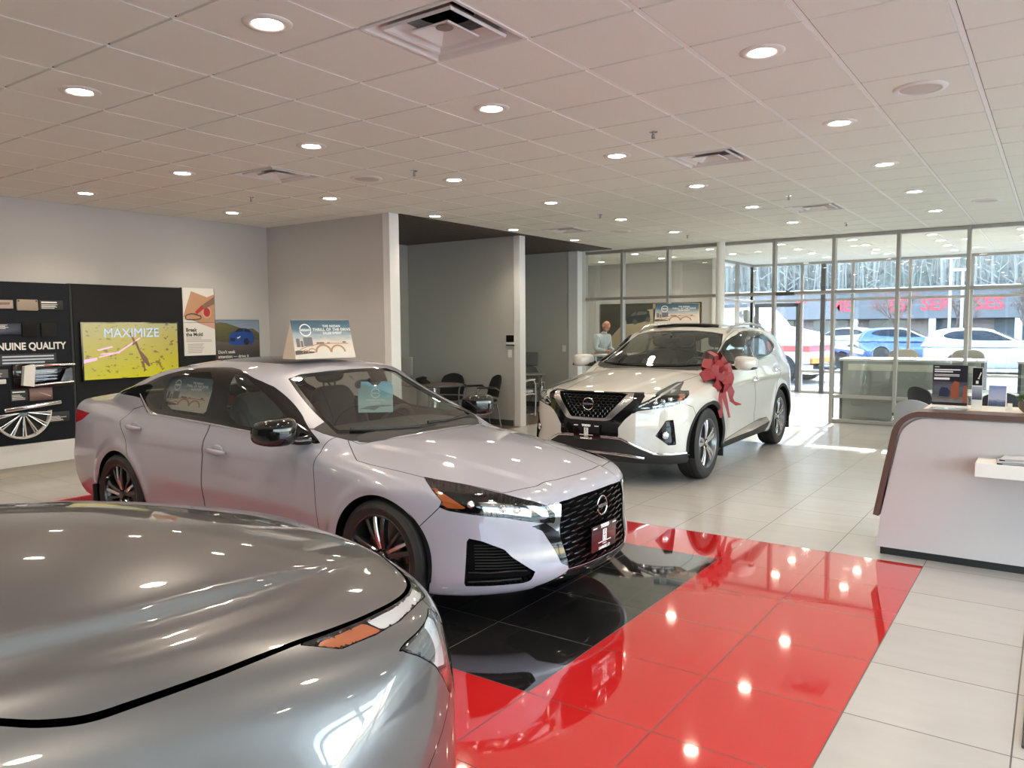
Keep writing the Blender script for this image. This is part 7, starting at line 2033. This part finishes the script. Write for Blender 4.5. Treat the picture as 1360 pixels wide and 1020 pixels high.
    # wooded hill behind the store
    hm = mat('wooded_hill', (.10, .10, .085), .95); t = NT(hm); p = t.pos()
    mp = t.n('ShaderNodeMapping'); mp.inputs['Scale'].default_value = (1, .2, .22); t.l(p, mp.inputs[0])
    n1 = t.noise(mp.outputs[0], 2.4, 6, .75); n2 = t.noise(p, .12, 4, .6)
    c = t.ramp(n1, [(.32, (.09, .09, .085)), (.5, (.17, .165, .155)), (.68, (.34, .33, .31))]); t.l(t.mix(t.math('MULTIPLY', n2, .6), c, (.15, .20, .13)), t.b.inputs['Base Color'])
    bm = B(); nx, nz = 120, 14; r = random.Random(9); V = []
    for k in range(nz+1):
        f = k/nz; row = []
        for i in range(nx+1):
            x = -75 + 150*i/nx; row.append(bm.verts.new((x, 66 + 22*f + 1.6*math.sin(x*.21+f*5) + 1.1*math.sin(x*.63-f*9), -.2 + HILL_H*f*(2-f)*1.0 if f < 1 else HILL_H-.2)))
        V.append(row)
    for k in range(nz):
        for i in range(nx): bm.faces.new((V[k][i], V[k][i+1], V[k+1][i+1], V[k+1][i]))
    h = obj('wooded_hillside', bm, hm, None, 60); tag(h, 'hillside of bare and evergreen woods rising behind the store', 'hill')
    # trunks on the slope: far too many to count
    bm = B(); r = random.Random(21)
    for k in range(900):
        x = -60 + 95*r.random(); yy = 64.6 + 2.6*r.random(); hh = 6 + 7*r.random(); w = .05+.08*r.random()
        z0 = -.2
        tube(bm, [(x, yy, z0), (x+(r.random()-.5)*.5, yy, z0+hh*.5), (x+(r.random()-.5)*1.2, yy, z0+hh)], [w, w*.8, w*.3], 4, cap=False)
        for _ in range(5):
            zz = z0 + hh*(.4+.55*r.random()); s = 1 if r.random() < .5 else -1; tube(bm, [(x, yy, zz), (x+s*(.5+r.random()), yy+.2, zz+.5+r.random()*.6)], [w*.4, w*.15], 3, cap=False)
    tw = obj('tree_belt', bm, mat('grey_bark', (.30, .285, .26), .9)); tag(tw, 'dense belt of bare tree trunks on the hillside behind the store', 'trees', kind='stuff')
HILL_H = 25.
EXPO = 0.5
build_floor(); build_ceiling(); build_walls(); build_glazing(); build_fixtures(); build_sky()
_, FSED = build_sedan(); _, FCRO = build_crossover(); build_suv()
build_signs(FSED, FCRO); build_display_wall(); build_desk(); build_bays(); build_office(); build_front_room()
build_bow((-3.13, 8.36, 1.10), (1, -.45, .40)); build_outside()
cy = SC.cycles
cy.max_bounces = 9; cy.diffuse_bounces = 4; cy.glossy_bounces = 4; cy.transmission_bounces = 4; cy.transparent_max_bounces = 24
cy.caustics_reflective = False; cy.caustics_refractive = False; cy.sample_clamp_indirect = 6.; cy.use_denoising = True
SC.view_settings.exposure = EXPO
# ---------------------------------------------------------------- camera
f_px, pitch, roll, yaw = 1028.24, -.0740726, -.00743779, .6129900
cd = bpy.data.cameras.new('camera'); cam = bpy.data.objects.new('camera', cd); COL.objects.link(cam)
cd.sensor_fit = 'HORIZONTAL'; cd.sensor_width = 36.; cd.lens = f_px/1360*36.; cd.clip_start = .05; cd.clip_end = 500
c_, s_ = math.cos(yaw), math.sin(yaw)
fw = Vector((-s_*math.cos(pitch), c_*math.cos(pitch), math.sin(pitch))); rt = Vector((c_, s_, 0)); up = rt.cross(fw)
r2 = rt*math.cos(roll) + up*math.sin(roll); u2 = up*math.cos(roll) - rt*math.sin(roll)
cam.matrix_world = Matrix(((r2.x, u2.x, -fw.x, 0), (r2.y, u2.y, -fw.y, 0), (r2.z, u2.z, -fw.z, CAM_H), (0, 0, 0, 1)))
SC.camera = cam
SC.view_settings.view_transform = 'Standard'; SC.view_settings.look = 'None'; SC.view_settings.gamma = 1.; SC.view_settings.use_curve_mapping = False
